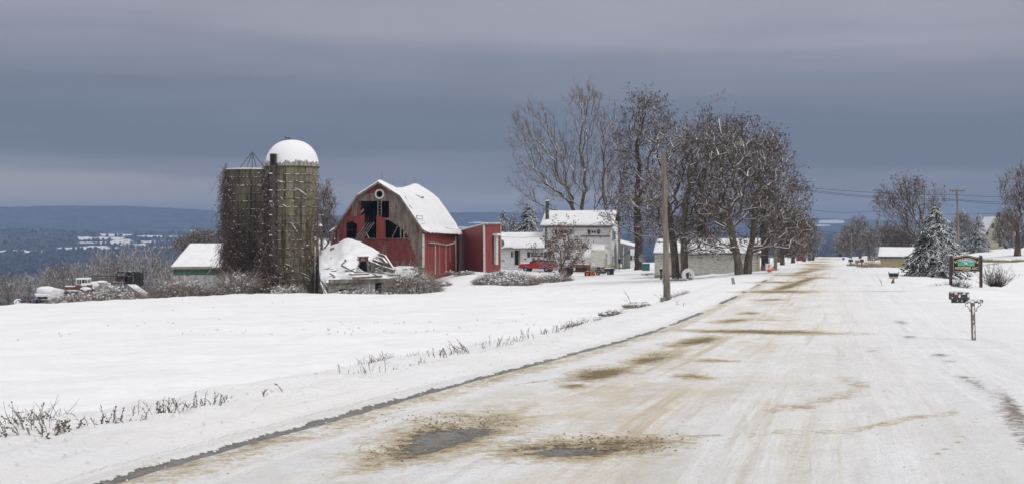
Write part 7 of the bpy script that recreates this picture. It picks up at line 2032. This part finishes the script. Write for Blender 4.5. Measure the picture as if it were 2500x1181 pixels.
vt = ((20, 205, 690, 40, 34, 'at the far left edge of the photo'), (70, 214, 688, 38, 34, 'left of the buried van roof'), (118, 222, 676, 36, 30, 'rising above the buried van'), (150, 200, 664, 34, 34, 'with a reddish top above the tractor exhaust'),
      (200, 212, 660, 34, 32, 'directly behind the cab tractor'), (240, 226, 640, 34, 44, 'between cab tractor and wagon'), (278, 205, 640, 36, 50, 'with white limbs behind the wagon rails'), (318, 230, 622, 34, 48, 'behind the hooped racks'),
      (352, 208, 640, 34, 52, 'with the whitest forked limbs right of the wagon'), (388, 222, 630, 36, 50, 'right of the ramp top'), (410, 205, 660, 26, 36, 'next to the green shed corner'))
for i, (px, Y, cy, rx, ry, where) in enumerate(vt):
    tree('bare_tree', 'snowy bare tree ' + where, 'tree', T(px, 745, Y, (px + 2, 700 if cy > 650 else 690)), [C(px, cy + 8, rx, ry, Y), C(px - 8, cy + ry * .8, rx * 1.1, ry * .6, Y)], 230, .5, .2, 80 + i, 4, (.4, 1.2), .012, twig='twig_white' if i % 3 else 'twig', limb='limb', group=vg, thr=.09)
# conifers
spruce('spruce', 'big snow-laden spruce behind the farm sign', 2284, 688, 503, 93, 114, 1, dens=2.3)
sg_ = 'background spruces'
spruce('spruce', 'left snowy spruce behind the annex roof', 1230, 640, 513, 50, 206, 2, group=sg_, dens=1.5)
spruce('spruce', 'snowy spruce in the middle behind the farmhouse wing', 1254, 640, 522, 44, 212, 3, group=sg_, dens=1.5)
spruce('spruce', 'largest dark spruce behind the farmhouse wing', 1290, 640, 496, 72, 204, 4, group=sg_, dens=1.7)
spruce('spruce', 'slim dark spruce above the left end of the tan garage', 2145, 632, 512, 17, 340, 5, group=sg_)
spruce('spruce', 'little snowy spruce touching the tan garage', 2140, 630, 598, 17, 270, 6, group=sg_)
spruce('spruce', 'dark spruce just right of the big spruce top', 2325, 612, 535, 26, 222, 7, group=sg_)
spruce('spruce', 'shapely spruce before the yellow house', 2390, 611, 524, 33, 205, 8, group=sg_, dens=1.3)
spruce('spruce', 'short spruce at the foot of the crossarm pole', 2352, 612, 565, 18, 230, 9, group=sg_)

# ================================================================== brush, hedges, weeds
brush('long snow-laden thicket before the red pickup', 1235, 0, 78, 46, 139, 31, 2600, 1.5, z=693, lumps=420, name='snowy_thicket', cat='bush', arch=1.0)
brush('right end of the thicket around the small tree', 1335, 0, 58, 34, 143, 32, 1500, 1.3, z=691, lumps=200, name='snowy_thicket', cat='bush')
brush('brown brambles swallowing the abandoned machines', 235, 0, 125, 50, 132, 33, 5200, 2.2, z=746, lumps=650, name='bramble_mass', cat='brambles', kind=None, arch=.9)
brush('tall snowy brambles under the green shed wall', 450, 0, 76, 46, 134, 34, 2400, 1.8, z=728, lumps=240, name='bramble_mass', cat='brambles')
brush('snow-whitened brambles at the foot of the roofless silo', 575, 0, 50, 50, 133, 35, 1700, 1.5, z=722, lumps=110, name='snowy_bush', cat='bush')
brush('snowy brush at the foot of the domed silo', 690, 0, 52, 34, 132, 36, 1200, 1.2, z=720, lumps=90, name='snowy_bush', cat='bush')
brush('vine mound between the two silo bases', 640, 0, 16, 80, 132, 37, 1300, .8, 'vine', z=720, lumps=20, name='vine_mound', cat='bush')
brush('scrub beside the teal tank', 1583, 0, 22, 16, 150, 38, 260, z=672, lumps=14)
brush('low scrub before the farmhouse porch', 1535, 0, 34, 9, 158, 39, 240, z=674, lumps=30)
brush('snowy weeds by the roots of the twin trunk', 1655, 0, 34, 10, 121, 40, 260, 1.0, z=683, lumps=30)
brush('brush at the foot of the road poles', 1878, 0, 12, 34, 136, 41, 300, z=668, lumps=26)
brush('small bare scrub behind the barn annex door', 1100, 0, 14, 14, 151, 42, 180, z=668, lumps=8)
brush('brown bramble patch with dry leaves by the tan garage', 2124, 0, 24, 26, 158, 43, 620, 1.0, 'dry_grass', z=660, lumps=26)
brush('dry stalks before the far mailboxes', 2098, 0, 14, 22, 146, 44, 260, .6, 'dry_grass', z=664, lumps=8)
brush('flat strip of dry grass before the brambles', 2125, 0, 26, 5, 140, 45, 300, .5, 'dry_grass', z=665, lumps=6, name='dry_grass')
brush('snowy brambles behind the far mailboxes', 2085, 0, 16, 12, 168, 46, 240, z=650, lumps=16)
brush('thin weeds along the tan garage wall', 2190, 0, 44, 13, 159, 47, 320, .4, 'weed', z=657, lumps=8, arch=.2)
brush('dry weed strip beyond the right-hand field', 2450, 0, 62, 9, 150, 48, 900, .6, 'dry_grass', z=GZ(*G(2450, 150).xy) and 639, lumps=0, arch=.1, name='dry_grass')
brush('brown scrub line before the yellow house', 2440, 0, 80, 9, 205, 49, 900, 1.5, 'brush', z=620, lumps=30, arch=.3, name='scrub_line')
brush('leafless twigs at the left foot of the farm sign', 2305, 0, 18, 18, 86, 50, 120, .4, 'weed', z=714, lumps=4, arch=.1)
brush('snow-tipped shrub under the farm sign board', 2342, 0, 15, 26, 86, 51, 380, .4, 'spruce', z=714, lumps=16, arch=.1)
brush('golden grass tuft with debris left of the bare pole', 1555, 0, 34, 24, 62, 52, 520, .6, 'dry_grass', z=748, lumps=18, name='dry_grass')
brush('snowy grass tufts trailing down the bank from the bare pole', 1500, 0, 38, 24, 53, 53, 460, .4, 'brush', z=768, lumps=20, name='dry_grass', r=(.005, .010))
brush('snow-bent grass hummock on the verge right of the bare pole', 1725, 0, 24, 9, 80, 54, 220, .4, 'brush', z=716, lumps=12, name='dry_grass')
brush('low scrub below the far left roadside trees', 1925, 0, 30, 10, 208, 55, 260, z=650, lumps=12)
shrub('rounded bare shrub right of the farm sign', 2431, 716, 29, 52, 91, 230, Y=87.5, r=(.008, .016), mat='bark_dark')
tag(MB().bar(S(1541, 738, 63), S(1577, 737, 63.5), .18, .03).build('fallen_plank', MATS['weathered_beam']), 'dark plank lying in the grass left of the bare pole', 'plank')

WD = [(14, 1062, 70, 10, 1, (-.1, -.3), 'beaded stalks at the far left corner of the bank'), (45, 1064, 88, 5, 1, (-.5, -.6), 'long stalk arching left near the far left corner'), (92, 1052, 80, 7, 2, (-.1, 0), 'seedy clump left of the tallest arching stalk'), (105, 1064, 92, 2, 1, (-.35, -.5), 'tallest beaded stalk arching to the left'),
      (135, 1058, 34, 9, 2, (0, 0), 'low dark seedy clump right of the tallest stalk'), (152, 1050, 40, 7, 2, (.1, .1), 'short stalk with round seed heads'), (188, 1046, 30, 10, 2, (.1, .1), 'dark low clump of round seed heads'), (240, 1042, 62, 8, 0, (-.2, -.3), 'spiky clump with a leaning stalk'),
      (262, 1036, 42, 7, 2, (0, .2), 'clump of feathery seed heads'), (280, 1032, 60, 3, 1, (.0, 0), 'lone tall straight stalk'), (300, 1030, 28, 8, 0, (.1, .1), 'low grey grass tuft'), (328, 1028, 40, 8, 0, (.1, .3), 'drooping grass heads left of the gap'),
      (375, 1018, 54, 9, 0, (-.1, 0), 'tall grey clump in the middle of the left bank'), (402, 1012, 48, 8, 2, (0, .1), 'dense brownish clump beside the grey one'), (432, 1008, 46, 8, 0, (0, .3), 'paired drooping stalks'), (450, 1004, 38, 4, 0, (.1, .3), 'thin stalks bending right'),
      (492, 993, 52, 9, 1, (-.1, 0), 'slender upright group of beaded stalks'), (518, 990, 44, 8, 0, (.1, 0), 'feathery group behind the beaded stalks'), (538, 986, 34, 5, 0, (.1, .1), 'short group right of the slender one'), (556, 981, 26, 3, 0, (0, 0), 'three little stalks'), (585, 979, 18, 2, 0, (-.3, 0), 'two stubby leaning stalks'),
      (630, 968, 30, 5, 0, (.1, .3), 'bent twiggy clump'), (642, 962, 26, 3, 0, (.1, .4), 'hooked twig clump'), (693, 957, 46, 1, 1, (-.7, -.1), 'single stalk leaning far left with a forked tip'), (880, 915, 34, 5, 0, (-.1, 0), 'wispy clump left of the tall grass blade'),
      (905, 912, 38, 6, 0, (-.1, .1), 'curly grass clump'), (942, 908, 54, 1, 0, (-.25, 0), 'single tall grass blade leaning left'), (958, 902, 18, 3, 0, (.3, .1), 'tiny bent clump'), (1005, 893, 22, 6, 0, (0, .2), 'frail brown sprigs between two clumps'), (1030, 886, 24, 3, 0, (.1, .1), 'small sprig on the bank'),
      (1080, 870, 34, 8, 1, (-.1, 0), 'dark beaded clump on the middle bank'), (1100, 866, 34, 8, 1, (.0, 0), 'second dark clump on the middle bank'), (1130, 860, 46, 7, 1, (-.35, -.3), 'leaning beaded stalks like a broom'), (1142, 860, 40, 4, 1, (-.4, -.3), 'dark stalks right of the broom-like clump'),
      (1178, 852, 26, 4, 0, (0, 0), 'pale sprigs'), (1212, 846, 32, 7, 0, (0, .1), 'pale tuft of crowded stalks'), (1240, 840, 18, 5, 0, (0, 0), 'low pale tuft'), (1262, 834, 22, 6, 0, (0, 0), 'brownish tuft on the upper bank'), (1292, 826, 32, 8, 0, (-.1, 0), 'taller grass tuft on the upper bank'),
      (1330, 818, 22, 10, 0, (0, 0), 'thick low grass tuft'), (1355, 812, 24, 10, 0, (.1, .1), 'second thick low grass tuft'), (1385, 804, 20, 9, 0, (0, 0), 'thin grass tuft'), (1410, 798, 16, 8, 0, (0, 0), 'very low grass tuft'),
      (1650, 744, 14, 4, 0, (.3, 0), 'little sprig right of the bare pole'), (1668, 748, 14, 2, 0, (.2, 0), 'lone sprig on the snowy verge'), (1618, 738, 30, 3, 0, (-.3, 0), 'leaning stalks behind the green box'), (1540, 742, 38, 3, 0, (-.5, -.2), 'tall stalk leaning over the golden tuft'), (2154, 700, 30, 2, 0, (0, 0), 'bare whip by the twin mailboxes')]
for i, (px, py, h, n, st, ln, lb) in enumerate(WD):
    weed(lb if 'weed' in lb else lb + ' of dry weed', px, py, h, 200 + i, n, st, ln, spread=.10 if n > 4 else .03)
# stubble pushing through the field snow
def stubble():
    rs = np.random.RandomState(4); n = 1300
    Y = np.exp(rs.uniform(math.log(14), math.log(115), n)); px = rs.uniform(-300, 1500, n); X = (px - 1250) / F * Y
    ok = (X - K * Y) < -9.5; X, Y = X[ok], Y[ok]; cl = fbm(X * .12, Y * .12, 3) > .56; X, Y = X[cl], Y[cl]
    P, Q = [], []
    for _ in range(3):
        a = np.stack([X + rs.normal(0, .03, len(X)), Y + rs.normal(0, .03, len(X)), gz(X, Y) - .02 + micro(X, Y)], 1); P.append(a)
        Q.append(a + np.stack([rs.normal(0, .02, len(X)), rs.normal(0, .02, len(X)), rs.uniform(.03, .10, len(X))], 1))
    P, Q = np.concatenate(P), np.concatenate(Q)
    o = link('stubble', segs_mesh('stubble', P, Q, np.full(len(P), .006), np.full(len(P), .004), 3), MATS['weed'])
    tag(o, 'short dry stubble poking through the field snow', 'stubble', kind='stuff')
stubble()
def bank_grass():
    rs = np.random.RandomState(14); n = 5200
    Y = np.exp(rs.uniform(math.log(11), math.log(78), n)); L = -8.35 + rs.normal(0, .16, n) - .3 * fbm(Y * .3, Y * 0 + 2, 2); X = L + K * Y
    ok = fbm(Y * .9 + 4, Y * 0 + 60, 3) > .45; X, Y, L = X[ok], Y[ok], L[ok]; n = len(X)
    h = rs.uniform(.06, .36, n) * np.clip(3.5 * (fbm(Y * .9 + 4, Y * 0 + 60, 3) - .38), .3, 1); b = np.stack([X, Y, gz(X, Y) - .03 + micro(X, Y)], 1)
    P, Q, A, B = [], [], [], []; d = np.stack([rs.normal(-.1, .35, n), rs.normal(0, .35, n), np.ones(n)], 1)
    r = .0026 + Y * .00009
    for s in range(3):
        q = b + d * (h / 3)[:, None]; P.append(b); Q.append(q); A.append(r * (1 - s * .2)); B.append(r * (.8 - s * .2)); b = q; d = d + rs.normal(0, .3, d.shape) * [1, 1, .4] + [0, 0, -.12]
    o = link('bank_grass', segs_mesh('bank_grass', np.concatenate(P), np.concatenate(Q), np.concatenate(A), np.concatenate(B), 3), MATS['weed'])
    tag(o, 'sparse dry grass along the top of the snowy road bank', 'grass', kind='stuff')
bank_grass()
def clods():
    rs = np.random.RandomState(9); mb = {'white': MB(), 'brown': MB()}
    Y0, L0 = [], []
    for i in range(900):
        u = rs.rand()
        Y = math.exp(rs.uniform(math.log(8.5), math.log(45)))
        if u < .45: L = rs.normal(-6.2, .7)
        elif u < .7: L = -4.85 + rs.normal(0, .18)
        else: L = rs.uniform(-4.5, 3.5)
        X = L + K * Y; z = GZ(X, Y) + float(micro(np.array([X]), np.array([Y]))[0]); s = rs.uniform(.004, .012) * (1.3 if L < -5.3 else 1)
        mb['white' if (L < -5.3 or rs.rand() < .4) else 'brown'].blob((X, Y, z + .02), (s * 1.3, s * 1.2, s * .7), i, 5, 3, .3)
    for (px, py, rx, ry, n) in ((1060, 1035, 120, 16, 150), (960, 1110, 70, 14, 90), (1200, 1040, 40, 16, 60), (1460, 1080, 180, 14, 130), (1560, 1098, 90, 12, 60), (1590, 868, 60, 6, 30), (1480, 905, 80, 8, 40)):
        for j in range(n):
            x, y = px + rs.normal(0, rx * .6), py + rs.normal(0, ry * .6); g = GP(x, y); s = rs.uniform(.003, .011)
            mb['brown'].blob((g.x, g.y, g.z + .025), (s * 1.3, s * 1.2, s * .8), j, 5, 3, .3)
    M('slush', (.25, .20, .125), (.48, .42, .32), 30, rough=.8)
    tag(mb['white'].build('snow_clods', MATS['snow_cover' if 0 else 'roof_snow'], smooth=True), 'loose snow clods thrown up along the road edge', 'snow clods', kind='stuff')
    tag(mb['brown'].build('slush_clods', MATS['slush'], smooth=True), 'brown slush crumbs scattered round the bare road patches', 'slush', kind='stuff')
clods()

# ------------------------------------------------------------------ the air of the valley
def haze():
    b = MB()
    b.box((0, 4500, 5), (40000, 9400, 210))
    b.v = [(x, y, z) for x, y, z in b.v]
    me = bpy.data.meshes.new('haze'); me.from_pydata(b.v, [], b.f); me.update()
    m = bpy.data.materials.new('haze'); m.use_nodes = True; t = m.node_tree; t.nodes.clear()
    out = t.nodes.new('ShaderNodeOutputMaterial'); pv = t.nodes.new('ShaderNodeVolumePrincipled')
    pv.inputs['Color'].default_value = (.37, .53, .85, 1)
    pv.inputs['Density'].default_value = .0002
    pv.inputs['Anisotropy'].default_value = 0
    t.links.new(pv.outputs[0], out.inputs['Volume'])
    o = link('haze', me, m)
    tag(o, 'thin blue winter haze hanging over the valley', 'haze', kind='stuff')
haze()

# ------------------------------------------------------------------ loose pieces become parts of their own
def split_loose(o, newname=None):
    me = o.data; n = len(me.vertices); par = list(range(n))
    def find(a):
        while par[a] != a: par[a] = par[par[a]]; a = par[a]
        return a
    for p in me.polygons:
        v = p.vertices[0]
        for w in p.vertices[1:]:
            a, b = find(v), find(w)
            if a != b: par[a] = b
    grp = {}
    for p in me.polygons: grp.setdefault(find(p.vertices[0]), []).append(p)
    if len(grp) < 2: return
    mat = me.materials[0] if me.materials else None
    for k, ps in enumerate(grp.values()):
        idx = sorted({v for p in ps for v in p.vertices}); mp_ = {v: i for i, v in enumerate(idx)}
        m2 = bpy.data.meshes.new(newname or me.name)
        m2.from_pydata([tuple(me.vertices[v].co) for v in idx], [], [[mp_[v] for v in p.vertices] for p in ps]); m2.update()
        if mat: m2.materials.append(mat)
        if k == 0: o.data = m2; o.name = newname or o.name
        else:
            c = o.copy(); c.data = m2; c.name = newname or o.name.split('.')[0]; col.objects.link(c)
REN = {'loose_boards': 'loose_board', 'mast_stays': 'mast_stay', 'corner_board': None, 'torn_roofing': None, 'door_batten': None, 'broken_panel': None, 'barge_board': None, 'door_rail': 'door_rail_section', 'cut_outs': 'cut_out', 'rungs': 'rung', 'rails': 'rail', 'corner_trim': None, 'lintel': None, 'bracket_snow': None}
for o in [x for x in col.objects if x.type == 'MESH']:
    nm = o.name.split('.')[0]
    if nm in REN and not o.children: split_loose(o, REN[nm] or nm)
    if nm in ('hoop_snow', 'snow_clumps', 'snow_flecks', 'snow_strips', 'twigs', 'seed_clusters', 'dry_leaves', 'snow_crust', 'arm_snow', 'post_snow'): o['kind'] = 'stuff'
